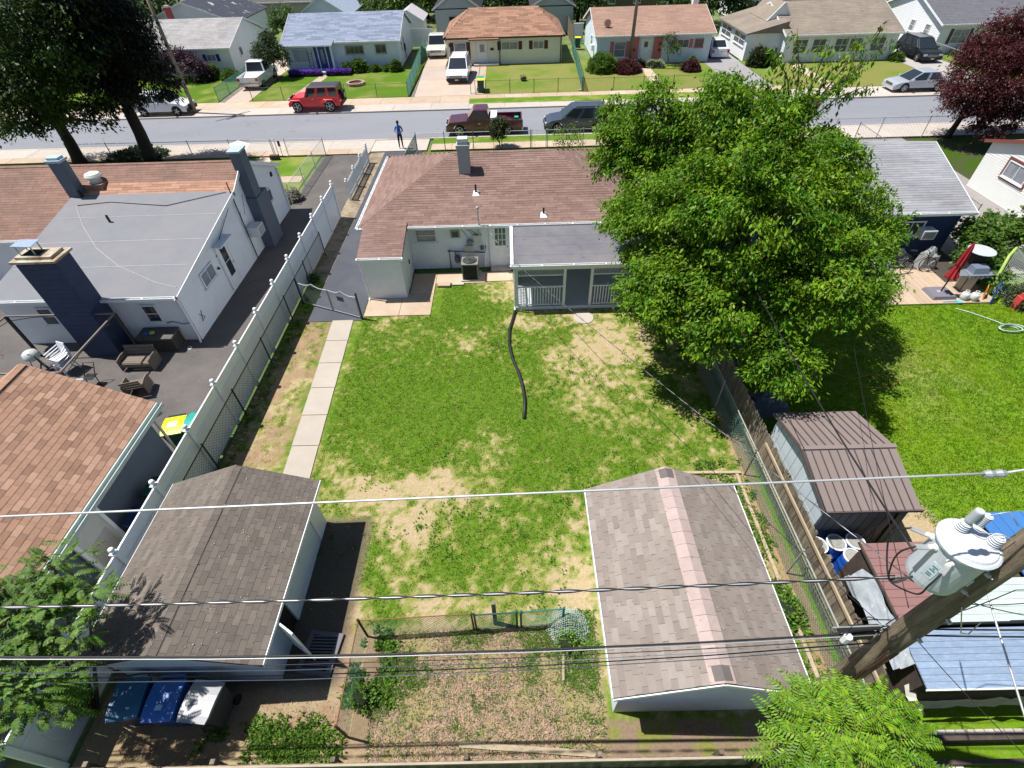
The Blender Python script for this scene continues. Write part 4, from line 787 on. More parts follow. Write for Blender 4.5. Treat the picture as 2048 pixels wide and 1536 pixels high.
# white panel fence with ball-capped posts along the drive
t = thing("fence", "tall white vinyl panel fence with ball-capped posts along the left driveway", "fence", (-9.72, 17, 0))
ys = [2.02+1.93*i for i in range(15)]; ys = [y for y in ys if y < 28.6]; prev = None
for i, y in enumerate(ys):
    q = MB(); q.box(-9.79, y-.065, 0, -9.66, y+.065, 1.90); p = build("post", q, vinyl, t)
    q = MB(); q.box(-9.81, y-.085, 1.90, -9.64, y+.085, 1.925); q.lathe((-9.725, y, 1.925), [(.035, 0), (.03, .03), (.06, .06), (.075, .11), (.06, .16), (.02, .19)], 10); build("post_cap", q, vinyl, p)
    if prev is not None:
        ya, yb = prev+.067, y-.067
        for za, zb, th in ((.06, .17, .045), (1.36, 1.46, .045), (1.78, 1.87, .045)):
            q = MB(); q.box(-9.725-th/2, ya, za, -9.725+th/2, yb, zb); build("rail", q, vinyl, t)
        n = 6
        for k in range(n):
            a = ya+(yb-ya)*k/n; q = MB(); q.box(-9.735, a+.004, .17, -9.715, a+(yb-ya)/n-.004, 1.36); build("panel_board", q, vinyl, t)
        q = MB(); q.box(-9.733, ya, 1.46, -9.717, yb, 1.78); build("top_panel", q, vinyl, t)
    prev = y
t = thing("picket_fence", "low white picket fence continuing the tall white fence towards the street", "fence", (-9.6, 32, 0))
ys = [29.35+1.92*i for i in range(4)]; prev = None
for y in ys:
    q = MB(); q.box(-9.68, y-.06, 0, -9.56, y+.06, 1.14); p = build("post", q, vinyl, t); q = MB(); q.lathe((-9.62, y, 1.14), [(.09, 0), (.09, .02), (.035, .03), (.06, .07), (.07, .11), (.05, .16), (.01, .18)], 10); build("post_cap", q, vinyl, p)
    if prev is not None:
        ya, yb = prev+.06, y-.06
        for z0 in (.2, .92): q = MB(); q.box(-9.645, ya, z0, -9.595, yb, z0+.08); build("rail", q, vinyl, t)
        n = 15
        for k in range(n): a = ya+(yb-ya)*(k+.5)/n; q = MB(); q.box(-9.63, a-.04, .08, -9.61, a+.04, 1.08); build("picket", q, vinyl, t)
    prev = y
chain_fence("chain_link_fence", "dark green chain-link fence running beside the white panel fence", [(-9.55, 5.0), (-9.52, 12.0), (-9.48, 22.9)], 1.25, mat("dark_green_steel", (.025, .045, .04), .5), cell=.085, wr=.0042, gap=2.75, mesh_m=mat("dark_green_wire", (.04, .065, .06), .5))
# gate across our drive
t = thing("double_gate", "grey wrought double gate with scrolled top rail across the dark driveway", "gate", (-8.2, 18.1, 0))
def gate_leaf(A, B, h):
    A, B = Vector((*A, 0)), Vector((*B, 0)); d = (B-A).normalized(); L = (B-A).length; W_ = MB(); q = MB()
    q.tube([A+Z*.1, A+Z*h, A+d*L*.25+Z*(h-.04), A+d*L*.42+Z*(h+.03), A+d*L*.5+Z*(h+.10), A+d*L*.58+Z*(h+.03), A+d*L*.75+Z*(h-.04), B+Z*h, B+Z*.1, A+Z*.1], .022, 6)
    q.tube([A+d*L*.38+Z*h, A+d*L*.62+Z*h], .015, 5); o = build("gate_frame", q, mat("gate_steel", (.34, .36, .37), .5, .15, 8), t); hh = h-.15
    for sg in (1, -1):
        s = -hh
        while s < L:
            a = max(0, -s); b = min(hh, L-s)
            if b-a > .02: z0, z1 = (a, b) if sg > 0 else (hh-a, hh-b); W_.tube([A+d*(s+a)+Z*(.1+z0), A+d*(s+b)+Z*(.1+z1)], .003, 3, False)
            s += .11
    build("wire_mesh", W_, galv, o, kind="stuff")
gate_leaf((-9.35, 18.7), (-7.95, 18.1), 1.12); gate_leaf((-7.9, 18.08), (-6.6, 17.5), 1.12)
for x, y in ((-9.42, 18.73), (-6.52, 17.46)): q = MB(); q.tube([(x, y, 0), (x, y, 1.28)], .04, 8); q.lathe((x, y, 1.27), [(.05, 0), (.04, .05), (.005, .09)], 8); build("gate_post", q, mat("dark_green_steel", (0,0,0)), t)
q = MB(); q.obox((-7.35, 17.81, .84), Vector((1.3, -.58, 0)).normalized(), (0,0,1), Vector((-.58, -1.3, 0)).normalized(), .17, .11, .008); build("sign_plate", q, mat("sign_dark", (.07, .07, .07), .5), t)
# right boundary: chain-link on our side, weathered board fence beyond it
chain_fence("chain_link_fence", "silver-green chain-link fence along the right side of the yard", [(7.02, 2.75), (6.97, 9.0), (6.88, 20.5)], 1.2, mat("weathered_galv", (.30, .32, .28), .6, .2, 5, wear=((.22, .13, .08), 6, .6)), cell=.075, wr=.0042, gap=2.6, mesh_m=mat("green_grey_wire", (.10, .20, .155), .5))
t = thing("board_fence", "weathered dog-eared wooden board fence behind the chain-link on the right", "fence", (7.35, 9, 0))
def fx(y): return 7.38+(y-9)*.002
y = 3.05; k = 0; meb = None
while y < 15.5:
    h = 1.42+random.uniform(-.05, .05); lean = random.uniform(-.02, .02); q = MB(); x = fx(y)+.02; w_ = .135
    pr = [(y, 0.02), (y+w_, 0.02), (y+w_+lean, h-.04), (y+w_-.03+lean, h), (y+.03+lean, h), (y+lean, h-.04)]
    q.add([(x, a, b) for a, b in pr]+[(x+.018, a, b) for a, b in pr], [(5,4,3,2,1,0), (6,7,8,9,10,11)]+[(i, (i+1)%6, (i+1)%6+6, i+6) for i in range(6)])
    build("board", q, wood_grey, t); y += w_+.008
for z0 in (.35,): q = MB(); q.box(7.33, 3.0, z0, 7.375, 15.6, z0+.09); build("rail", q, mat("rail_wood", (.30, .25, .18), .85, .2, 5, aniso=(3, .6, 3)), t)
for yy in (3.2, 5.6, 8.0, 10.4, 12.8, 15.2): q = MB(); q.box(7.42, yy, 0, 7.52, yy+.1, 1.35); build("post", q, wood_grey, t)
tp = mat("top_rail_wood", (.36, .29, .20), .85, .2, 5, aniso=(3, .5, 3)); q = MB(); q.box(7.33, 3.0, 1.10, 7.375, 9.3, 1.19); build("rail", q, tp, t)
# timber edging on the ground
q = MB(); q.bar((4.2, 9.1, .05), (6.85, 9.05, .05), .09, .09); single("timber_edging", q, wood_pale, "long pale timber on the grass behind the grey-roofed shed", "timber")
q = MB(); q.bar((6.72, 9.0, .04), (6.70, 2.9, .04), .09, .08); single("timber_edging", q, wood_pale, "pale timber laid along the foot of the right chain-link fence", "timber")
q = MB(); q.bar((6.45, 8.2, .035), (6.42, 5.0, .035), .07, .07); single("timber_edging", q, mat("old_timber", (.30, .23, .15), .9, .2, 5), "short old timber between the right shed and the chain-link fence", "timber")
q = MB(); q.tube([(5.95, 6.9, .06), (6.0, 7.9, 1.1)], [.06, .06], 12); single("black_pipe", q, black_metal, "short black corrugated pipe leaning by the right shed roof", "pipe")
# near board fence along the bottom edge
t = thing("board_fence", "low grey plank fence along the bottom edge of the picture", "fence", (-2, 1.85, 0))
x = -9.2
while x < 4.6:
    z = .95+random.uniform(-.012, .012); q = MB(); q.box(x, 1.84, 0, x+.138, 1.862, z); build("board", q, wood_grey, t); x += .143
q = MB(); q.box(-9.2, 1.80, .90, 4.7, 1.838, 1.0); build("rail", q, mat("cap_rail_wood", (.38, .32, .25), .85, .2, 4, aniso=(.6, 3, 3)), t)
q = MB(); q.box(-9.2, 1.865, .25, 4.7, 1.90, .34); build("rail", q, wood_grey, t)
for x in (-8.6, -6.1, -3.75, -1.15, 1.45, 3.8): q = MB(); q.box(x-.045, 1.865, 0, x+.045, 1.95, 1.04); build("post", q, wood_grey, t)
# garden fence of chain-link
chain_fence("garden_fence", "rusty-railed low chain-link fence around the mulched garden plot", [(-3.82, 2.45), (-3.80, 4.52), (-1.18, 4.62)], 1.0, rust_steel, cell=.07, wr=.0036, gap=2.6, rail=.014, mesh_m=green_steel)
chain_fence("garden_gate", "green mesh gate closing the garden plot beside the wooden post", [(-1.12, 4.62), (-.12, 4.66)], .92, green_steel, cell=.07, wr=.0045, gap=1.0, rail=.02, cat="gate", bottom=True)
chain_fence("garden_fence", "short green netting panel between the garden gate and the crumpled netting", [(-.02, 4.66), (1.0, 4.72)], .92, mat("teal_steel", (.05, .17, .13), .5), cell=.07, wr=.0045, gap=1.05, rail=.02, mesh_m=mat("teal_net", (.12, .26, .21), .6), bottom=True)
q = MB(); q.box(-.70, 4.72, 0, -.61, 4.81, 1.25); single("wooden_post", q, wood_grey, "square wooden post standing just behind the garden fence", "post")
q = MB(); q.bar((-3.2, 2.95, .02), (-3.4, 4.5, .02), .03, .05); q.bar((-3.4, 4.5, .02), (-3.05, 4.5, .02), .03, .05); single("board_edging", q, wood_dark, "dark thin boards edging the left side of the mulched plot", "timber")
q = MB(); q.bar((-1.4, 2.28, .04), (1.5, 2.06, .05), .11, .04); single("plank", q, wood_pale, "long pale plank lying in the weeds near the bottom fence", "plank")
q = MB(); q.tube([(.92, 3.45, .04), (.98, 4.15, .05)], .035, 8); single("wooden_stake", q, wood_pale, "short pale stake lying among the garden weeds below the netting", "stake")
q = MB(); q.tube([(1.35, 3.4, .03), (1.75, 2.95, .03)], .012, 5); single("stick", q, wood_pale, "thin pale stick on the mulch beside the right shed wall", "stick")
q = MB(); q.tube([(.75, 4.25, .04), (1.3, 4.28, .05)], .012, 5); single("hose_piece", q, mat("teal_net", (0,0,0)), "short pale green tube lying under the crumpled netting", "tube")
# crumpled netting
def crumple(name, label, cat, c, rx, ry, h, m, n=26, seed=3):
    r = random.Random(seed); V = []; F = []
    for j in range(n):
        for i in range(n):
            u, v = i/(n-1)*2-1, j/(n-1)*2-1; a = math.hypot(u, v); z = max(0, 1-a)*h+.05*r.random()+.03*math.sin(9*u+4*v)*max(0, 1.1-a)
            V.append((c[0]+u*rx*(1+.15*r.random()), c[1]+v*ry*(1+.15*r.random()), z+.01))
    q = MB()
    for j in range(n):
        for i in range(n):
            k = j*n+i
            if i < n-1 and math.hypot(i/(n-1)*2-1, j/(n-1)*2-1) < 1.02: q.tube([V[k], V[k+1]], .0035, 3, False)
            if j < n-1 and math.hypot(i/(n-1)*2-1, j/(n-1)*2-1) < 1.02: q.tube([V[k], V[k+n]], .0035, 3, False)
    return single(name, q, m, label, cat)
crumple("garden_netting", "heap of crumpled pale green netting at the corner of the garden plot", "netting", (1.12, 4.62), .48, .42, .75, mat("pale_net", (.40, .52, .49), .6))
# street-side fences
gl = mat("pale_galv", (.50, .52, .52), .5, .1)
chain_fence("chain_link_fence", "galvanised chain-link fence with a walk gate in front of the left house", [(-31, 37.0), (-16.6, 36.75)], 1.15, gl, cell=.14, wr=.003, gap=2.7)
chain_fence("chain_link_fence", "galvanised chain-link fence at the corner of the left house's lawn and driveway", [(-15.6, 36.75), (-12.95, 36.7), (-13.0, 29.0)], 1.15, gl, cell=.12, wr=.004, gap=2.6)
for i, (x, y) in enumerate(((-16.5, 36.75), (-16.25, 36.75), (-15.65, 36.75))): pass
q = MB(); q.tube([(-16.5, 36.75, 0), (-16.5, 36.75, 1.2), (-16.28, 36.75, 1.2), (-16.28, 36.75, 0)], .025, 6); single("gate_posts", q, gl, "pair of galvanised gate posts left of the walk to the left house", "gate post")
q = MB(); q.box(-16.05, 36.6, .75, -15.9, 36.66, 1.1); q.tube([(-15.97, 36.64, 0), (-15.97, 36.64, .8)], .02, 6); single("mailbox", q, mat("mailbox_dark", (.06, .06, .055), .5), "small dark mailbox on a post by the left house's gate", "mailbox")
q = MB(); q.box(-16.7, 36.1, 0, -16.1, 36.4, .3); single("planter", q, wood_dark, "brown wooden planter box at the foot of the gate posts", "planter")
chain_fence("chain_link_fence", "green-railed chain-link fence along the middle house's front lawn", [(-6.55, 37.0), (1.45, 36.95)], 1.2, mat("grey_green_post", (.10, .13, .12), .5), cell=.12, wr=.003, gap=2.05, rail_m=galv)
t = chain_fence("garden_gate", "narrow galvanised walk gate in the middle house's front fence", [(1.55, 36.95), (2.55, 36.95)], 1.2, galv, cell=.12, wr=.003, gap=1.0, cat="gate", bottom=True)
chain_fence("chain_link_fence", "chain-link fence right of the front walk gate, half behind the big tree", [(2.65, 36.95), (17.5, 36.9)], 1.2, galv, cell=.14, wr=.003, gap=2.6)
chain_fence("chain_link_fence", "galvanised chain-link fence in front of the silver-roofed house", [(19.4, 37.0), (32, 36.9)], 1.35, galv, cell=.15, wr=.003, gap=3.0)
chain_fence("chain_link_fence", "sloping chain-link fence between the silver-roofed house and its side drive", [(23.9, 36.5), (23.6, 24)], 1.2, mat("dark_galv", (.18, .18, .17), .5), cell=.15, wr=.003, gap=3.0)
gm_ = mat("green_mesh_fence", (.06, .20, .15), .5, .15)
t = thing("gate_leaf", "open green mesh gate leaf by the man in blue", "gate", (-6.4, 36, 0))
q = MB(); q.tube([(-6.5, 36.9, .1), (-6.5, 36.9, 1.25), (-6.9, 34.2, .9), (-6.9, 34.2, .1), (-6.5, 36.9, .1)], .025, 6); build("gate_frame", q, galv, t)
q = MB()
for k in range(30): a = k/30; q.tube([(-6.5-.4*a, 36.9-2.7*a, .1), (-6.5-.4*a, 36.9-2.7*a, 1.25-.35*a)], .014, 4, False)
build("green_slats", q, gm_, t, kind="stuff")
F2 = [((-25.95, 50.2), (-25.9, 57.5), "green mesh fence left of the driveway with the white pickup"), ((-8.95, 50.2), (-9.5, 68.5), "tall green mesh fence between the blue house's lawn and the long concrete driveway"), ((6.6, 50.2), (7.3, 67.0), "green mesh fence between the cream house and the pink-shuttered house")]
for a, b, l in F2: chain_fence("mesh_fence", l, [a, b], 1.25, gm_, cell=.10, wr=.011, gap=2.6, mesh_m=mat("green_mesh", (.10, .27, .21), .6))
dk = mat("dark_post", (.06, .06, .05), .6)
chain_fence("chain_link_fence", "thin dark wire fence in front of the blue house's lawn", [(-22.9, 50.2), (-8.95, 50.25)], 1.15, dk, cell=.2, wr=.003, gap=2.9, rail=.014)
chain_fence("chain_link_fence", "thin dark wire fence in front of the cream house's lawn", [(-2.0, 50.25), (6.55, 50.25)], 1.15, dk, cell=.2, wr=.003, gap=2.2, rail=.014)
chain_fence("chain_link_fence", "thin dark wire fence in front of the pink-shuttered house's lawn", [(6.7, 50.25), (19.9, 50.3)], 1.1, dk, cell=.2, wr=.003, gap=2.6, rail=.014)
chain_fence("chain_link_fence", "wire fence beside the driveway of the black sport utility car", [(42.9, 61.0), (43.0, 50.3)], 1.2, galv, cell=.2, wr=.003, gap=2.6, rail=.03)
q = MB(); q.tube([(-3.35, 50.3, 0), (-3.35, 50.3, 1.15), (-2.95, 50.3, 1.15), (-2.95, 50.3, 0)], .025, 6); q.tube([(-3.35, 50.3, .2), (-2.95, 50.3, .2)], .02, 6); single("gate_posts", q, dk, "open dark gate frame beside the green and yellow bins", "gate post")
# ================================================================ the two sheds in the yard
t = thing("shed", "white shed with a dark grey-brown shingle roof beside the white fence", "shed", (-7.3, 5.6, 0))
q = MB(); q.box(-8.95, 3.62, 0, -5.62, 4.4, 1.82); q.box(-8.95, 4.4, 0, -8.8, 5.0, 1.82); q.box(-8.95, 4.95, 0, -5.62, 7.72, 1.82); q.box(-8.9, 4.4, 0, -6.2, 4.95, 1.82)
for y in (3.62, 7.72): q.add([(-8.95, y, 1.8), (-5.62, y, 1.8), (-7.28, y, 2.5)], [(0,1,2)])
build("wall", q, mat("shed_white", (.60, .68, .76), .6, .06, 2, wear=((.40, .44, .47), 2.2, .64)), t)
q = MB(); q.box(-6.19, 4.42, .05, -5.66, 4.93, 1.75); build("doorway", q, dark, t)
Rf = Roof(t, shg_dk, deck_dk, 300)
def pk2(s, t_, w_): r = random.random(); return 0 if r < .55 else (1 if r < .8 else 2)
ZR = 2.58
Rf.slope([(-5.32, 3.35, 1.86), (-5.32, 7.86, 1.86), (-7.28, 7.90, ZR), (-7.28, 3.35, ZR)], .137, .305, pk2, tk=.008); Rf.slope([(-9.25, 7.86, 1.86), (-9.25, 3.35, 1.86), (-7.28, 3.35, ZR), (-7.28, 7.90, ZR)], .137, .305, pk2, tk=.008)
Rf.hip((-7.28, 3.35, ZR), (-7.28, 7.9, ZR), 0, .14, .30); Rf.finish()
q = MB(); q.bar((-5.30, 3.35, 1.82), (-5.30, 7.86, 1.82), .02, .09); q.bar((-9.26, 3.35, 1.82), (-9.26, 7.86, 1.82), .02, .09); build("fascia", q, white, t)
q = MB(); q.box(-5.615, 7.1, .05, -5.59, 7.68, 1.75); build("corner_trim", q, white, t)
o_ = Vector((-5.58, 4.40, .08)); dU = Vector((.80, -.50, 0)).normalized(); q = MB(); q.obox(o_+dU*.40+Z*.86, dU, Z, dU.cross(Z), .38, .84, .02); dd = build("door", q, white, t)
q = MB(); q.obox(o_+dU*.40+Z*.4+dU.cross(Z)*.03, (dU*.55+Z*.35).normalized(), (Z*.55-dU*.35).normalized(), dU.cross(Z), .34, .05, .012); build("brace", q, white, dd)
t = thing("shed", "white shed with a pale weathered shingle roof and a pinkish ridge band on the right", "shed", (3.6, 5, 0))
q = MB(); q.box(1.96, 2.82, 0, 5.28, 7.22, 1.88)
for y in (2.82, 7.22): q.add([(1.96, y, 1.86), (5.28, y, 1.86), (3.62, y, 2.62)], [(0,1,2)])
build("wall", q, mat("shed_white_two", (.62, .68, .74), .6, .05, 2, wear=((.42, .42, .40), 2.0, .64)), t)
Rf = Roof(t, shg_lt, deck_lt, 300); ZR = 2.78; SL = math.hypot(1.9, ZR-1.95)
def pk3(s, t_, w_):
    if t_ > SL-.26: return 3
    r = random.random(); return 0 if r < .55 else (1 if r < .75 else 2)
Rf.slope([(1.72, 7.32, 1.95), (1.72, 2.62, 1.95), (3.62, 2.62, ZR), (3.62, 7.38, ZR)], .14, .33, pk3, tk=.007); Rf.slope([(5.52, 2.62, 1.95), (5.52, 7.32, 1.95), (3.62, 7.38, ZR), (3.62, 2.62, ZR)], .14, .33, pk3, tk=.007)
Rf.hip((3.62, 2.62, ZR), (3.62, 7.38, ZR), 3, .30, .46); Rf.finish()
for yy in (2.66, 7.05): q = MB(); q.add([(3.45, yy, ZR-.03), (3.62, yy, ZR+.035), (3.79, yy, ZR-.03), (3.79, yy+.26, ZR-.03), (3.62, yy+.26, ZR+.035), (3.45, yy+.26, ZR-.03)], [(0,1,4,5), (1,2,3,4), (0,2,1), (5,4,3)]); build("ridge_vent", q, mat("dark_ridge_tab", (.13, .115, .11), .9, .1), t)
q = MB(); q.bar((1.70, 2.62, 1.91), (1.70, 7.32, 1.91), .02, .10); q.bar((5.54, 2.62, 1.91), (5.54, 7.32, 1.91), .02, .10); q.bar((1.72, 2.60, 1.89), (3.62, 2.60, ZR-.06), .02, .10); q.bar((5.52, 2.60, 1.89), (3.62, 2.60, ZR-.06), .02, .10); build("fascia", q, white, t)
# ================================================================ the houses to the right
t = thing("house", "navy house on the right with a silver-grey shingle roof, partly behind the big tree", "house", (16.5, 25.5, 0))
q = MB(); P = [(21.35, 0), (29.6, 0), (29.6, 2.25), (25.5, 3.7), (21.35, 2.25)]
V = [(9.6, y, z) for y, z in P]+[(20.4, y, z) for y, z in P]; q.add(V, [(4,3,2,1,0), (5,6,7,8,9)]+[(i, (i+1)%5, (i+1)%5+5, i+5) for i in range(5)]); build("wall", q, navy_wall, t)
q = MB(); laps(q, (9.6, 21.35), (20.4, 21.35), .05, lambda s: 2.25, .2, (0, -1)); build("siding", q, navy_wall, t, kind="stuff")
Rf = Roof(t, [shg_sil], mat("roof_underlay_silver", (.14, .14, .15), .9), 300)
Rf.slope([(9.3, 21.1, 2.32), (20.75, 21.1, 2.32), (20.75, 25.5, 3.82), (9.3, 25.5, 3.82)], .155, .9, tk=.014); Rf.slope([(20.75, 29.9, 2.32), (9.3, 29.9, 2.32), (9.3, 25.5, 3.82), (20.75, 25.5, 3.82)], .3, 1.2); Rf.finish()
gutter(t, (9.3, 21.1, 2.28), (20.75, 21.1, 2.28), (0, -1, 0)); q = MB(); q.bar((20.77, 21.1, 2.26), (20.77, 25.5, 3.75), .03, .16); q.bar((20.77, 29.9, 2.26), (20.77, 25.5, 3.75), .03, .16); build("rake_board", q, white, t)
window(t, 'S', (18.35, 21.33, 1.12), 1.15, .72, 2, 1, gm=glass)
t = thing("window_air_conditioner", "white framed air conditioner under the gutter of the navy house", "air conditioner", (18.95, 21.1, 1.1))
q = MB(); q.box(18.72, 20.85, 1.14, 19.32, 21.33, 1.56); build("casing", q, mat("ac_white", (0,0,0)), t); q = MB(); q.box(18.78, 20.838, 1.19, 19.26, 20.848, 1.51); build("grille", q, mat("grille_grey", (0,0,0)), t)
t = thing("house", "white clapboard house with a red-trimmed window at the right edge", "house", (31, 24, 0))
q = MB(); H = [(15.0, 2.5), (22.0, 4.6), (29.0, 2.5)]
q.add([(26.85, 15, 0), (26.85, 29, 0), (26.85, 29, 2.5), (26.85, 22, 4.6), (26.85, 15, 2.5), (37, 15, 0), (37, 29, 0), (37, 29, 2.5), (37, 22, 4.6), (37, 15, 2.5)], [(4,3,2,1,0), (5,6,7,8,9)]+[(i, (i+1)%5, (i+1)%5+5, i+5) for i in range(5)]); wl = build("wall", q, white, t)
z = .02; S = [i/60 for i in range(61)]
while z < 4.4:
    top = lambda s: 2.5+2.1*(1-abs(2*s-1)); ok = [s for s in S if top(s) > z+.07]
    a, b = 15+14*ok[0], 15+14*ok[-1]; q = MB(); q.add([(26.85, a, z), (26.85, b, z), (26.832, b, z), (26.832, a, z), (26.848, a, z+.125), (26.848, b, z+.125)], [(0,1,2,3), (3,2,5,4), (0,3,4), (1,5,2)]); build("clapboard", q, mat("warm_white_siding", (.72, .74, .72), .5, .04, 2), wl); z += .125
Rf = Roof(t, [shg_brn], shg_brn, 0); Rf.slope([(26.6, 29.3, 2.42), (37.2, 29.3, 2.42), (37.2, 22, 4.68), (26.6, 22, 4.68)][::-1], .3, 1.2, only_deck=True); Rf.slope([(26.6, 14.7, 2.42), (37.2, 14.7, 2.42), (37.2, 22, 4.68), (26.6, 22, 4.68)], .3, 1.2, only_deck=True); Rf.finish()
q = MB(); q.bar((26.6, 29.3, 2.42), (26.6, 22, 4.68), .04, .16); q.bar((26.6, 14.7, 2.42), (26.6, 22, 4.68), .04, .16); build("rake_board", q, mat("dark_red_trim", (.20, .06, .05), .6), t)
window(t, 'W', (26.83, 26.5, 1.30), 1.5, .82, 2, 1, gm=glass_pale, fw=.05); q = MB()
for y0, y1, z0, z1 in ((25.62, 27.38, 1.16, 1.26), (25.62, 27.38, 2.16, 2.26), (25.62, 25.72, 1.26, 2.16), (27.28, 27.38, 1.26, 2.16)): q.box(26.79, y0, z0, 26.83, y1, z1)
build("window_trim", q, mat("dark_red_trim", (0,0,0)), t)
# ================================================================ across the street
t = house("house", "white house with blue shutters and a pale grey roof behind the leaning pole", -41.2, -28.0, 59.9, 70.0, 2.5, 4.25, 'gable', siding, shg_pale)
window(t, 'S', (-30.0, 59.88, 1.35), .95, .62, 2, 1, gm=glass_pale, shutters=(bluesh, .34)); window(t, 'E', (-27.98, 62.5, 1.3), .7, .8, 2, 1); window(t, 'S', (-35, 59.88, 1.3), 1.4, .8, 2, 1)
chimney(t, -36.3, 67.0, 3.4, 5.0, .5, .5, mat("red_brick_paint", (.33, .06, .05), .8, .15, 6), concrete, cap=.05, crown=.08)
t = house("house", "pale blue house with a blue entry and a blue-grey roof behind the red off-road car", -22.6, -11.1, 60.7, 70.0, 2.55, 4.35, 'gable', ltblue, shg_blue)
q = MB(); q.box(-17.9, 59.9, 0.1, -17.72, 60.7, 2.35); q.box(-22.5, 59.9, .1, -22.4, 60.7, 2.35); build("porch_wall", q, ltblue, t)
q = MB(); q.poly([(-22.95, 59.6, 2.5), (-17.5, 59.6, 2.5), (-17.5, 60.75, 2.72), (-22.95, 60.75, 2.72)], .12); build("porch_roof", q, shg_blue, t)
gutter(t, (-22.95, 59.6, 2.45), (-17.5, 59.6, 2.45), (0, -1, 0))
q = MB(); q.box(-19.75, 60.60, .1, -17.85, 60.69, 2.5); build("entry_panel", q, blue_door, t)
door(t, 'S', (-18.95, 60.59, .2), .75, 2.0, blue_door, white, (1, 1, .5, 1.8, .32), glass_pale); window(t, 'S', (-18.15, 60.59, 1.4), .3, .6, 1, 1, fm=blue_door)
window(t, 'S', (-21.2, 60.68, .85), 1.7, 1.2, 2, 1, gm=mat("sky_glass", (.35, .45, .52), .1)); window(t, 'S', (-15.6, 60.68, 1.45), 1.9, .75, 4, 1, fm=mat("grey_frame", (.4, .42, .43), .5)); window(t, 'S', (-12.9, 60.68, 1.45), 1.15, .8, 2, 1, fm=mat("grey_frame", (0,0,0)))
window(t, 'E', (-11.08, 62.5, 1.3), .7, .8, 1, 2); q = MB(); q.tube([(-11.0, 63.6, 2.3), (-11.0, 63.9, 1.2), (-11.0, 64.2, .5), (-11.0, 63.7, .4)], .04, 5); q.box(-11.09, 64.0, 1.0, -10.95, 64.4, 1.6); build("cable", q, black_metal, t)
q = MB(); q.box(-22.2, 58.8, .1, -16.7, 60.7, .32); build("front_step", q, mat("blue_step", (.45, .55, .62), .7), t)
q = MB(); q.bar((-20.3, 60.0, .3), (-20.4, 60.5, 1.9), .05, .05); q.bar((-19.9, 60.0, .3), (-20.0, 60.5, 1.9), .05, .05)
for k in range(6): q.bar((-20.31-.015*k, 60.02+.08*k, .45+.24*k), (-19.91-.015*k, 60.02+.08*k, .45+.24*k), .03, .03)
single("ladder", q, black_metal, "dark stepladder on the blue house's porch beside the blue door", "ladder")
t = house("house", "cream house with a mottled brown hip roof and dark shutters", -6.2, 5.6, 61.1, 70.0, 2.5, 4.35, 'hip', cream, shg_brn, hipx=(-3.9, 3.3), gut=mat("brown_gutter", (.06, .035, .03), .5))
window(t, 'S', (-4.85, 61.08, .55), 1.25, 1.55, 1, 2, shutters=(brown_p, .38), gm=glass_pale); window(t, 'S', (.25, 61.08, 1.35), 1.75, .72, 2, 1, shutters=(brown_p, .36), gm=glass_pale); window(t, 'S', (3.2, 61.08, 1.35), 1.15, .72, 2, 1, shutters=(brown_p, .36), gm=glass_pale)
door(t, 'S', (-2.6, 61.08, .25), .85, 2.0, white, white, (1, 1, .95, 1.65, .5), glass_pale); q = MB(); q.box(-3.5, 60.2, .1, -.9, 61.05, .28); build("front_step", q, concrete, t)
q = MB(); q.box(-1.75, 61.02, 1.35, -1.4, 61.06, 1.55); build("house_number_plate", q, black_metal, t); q = MB(); q.box(-6.0, 61.02, 1.75, -5.65, 61.06, 2.0); build("wall_ornament", q, black_metal, t)
q = MB(); q.poly([(-3.9, 60.5, 2.42), (-.85, 60.5, 2.42), (-.85, 60.95, 2.55), (-3.9, 60.95, 2.55)], .12); build("porch_roof", q, shg_brn, t)
q = MB(); q.tube([(-.8, 60.6, 2.35), (-.8, 60.98, 2.2), (-.8, 61.0, .1)], .05, 6); q.tube([(5.5, 60.9, 2.35), (5.5, 61.0, 2.2), (5.5, 61.0, .1)], .05, 6); build("downpipe", q, mat("brown_gutter", (0,0,0)), t)
vent_pipe(t, 3.9, 64.4, 3.7, .4)
t = house("house", "white house with pink shutters and a dusty pink roof behind the middle pole", 9.0, 20.4, 59.6, 69.4, 2.55, 4.2, 'gable', ltblue, shg_pnk)
window(t, 'S', (11.3, 59.58, .7), 1.15, 1.35, 1, 2, shutters=(pink_p, .36), gm=glass_pale); window(t, 'S', (17.6, 59.58, 1.35), 1.2, .75, 2, 1, shutters=(pink_p, .36)); window(t, 'S', (19.2, 59.58, 1.35), .9, .75, 2, 1, fm=pink_p)
for x in (12.75, 15.1): q = MB(); q.box(x-.45, 59.53, .15, x+.45, 59.58, 2.35); build("pink_panel", q, pink_p, t)
door(t, 'S', (13.9, 59.57, .2), .85, 2.05, white, white, (1, 1, 1.3, 1.8, .4))
for sx, sz in ((12.75, 1.3), (15.3, 1.75), (15.3, 1.25)):
    q = MB(); pt = []
    for k in range(10): a = math.pi/2+k*math.pi/5; r_ = .24 if k % 2 == 0 else .10; pt.append((sx+r_*math.cos(a), 59.52, sz+r_*math.sin(a)))
    q.poly(pt, .02, (0, 1, 0)); build("star_ornament", q, mat("dark_red_metal", (.16, .02, .02), .5), t)
window(t, 'W', (8.98, 63.5, 1.1), .7, .9, 1, 2); q = MB(); q.box(8.7, 61.2, 1.0, 9.0, 61.8, 1.5); build("window_unit", q, mat("ac_white", (0,0,0)), t); dish(t, (10.1, 60.9, 3.35), (-.3, -1, .5), .34, mat("dish_rust", (.12, .06, .05), .6))
chimney(t, 20.0, 66, 3.4, 5.1, .6, .6, white, cap=.04, crown=.08)
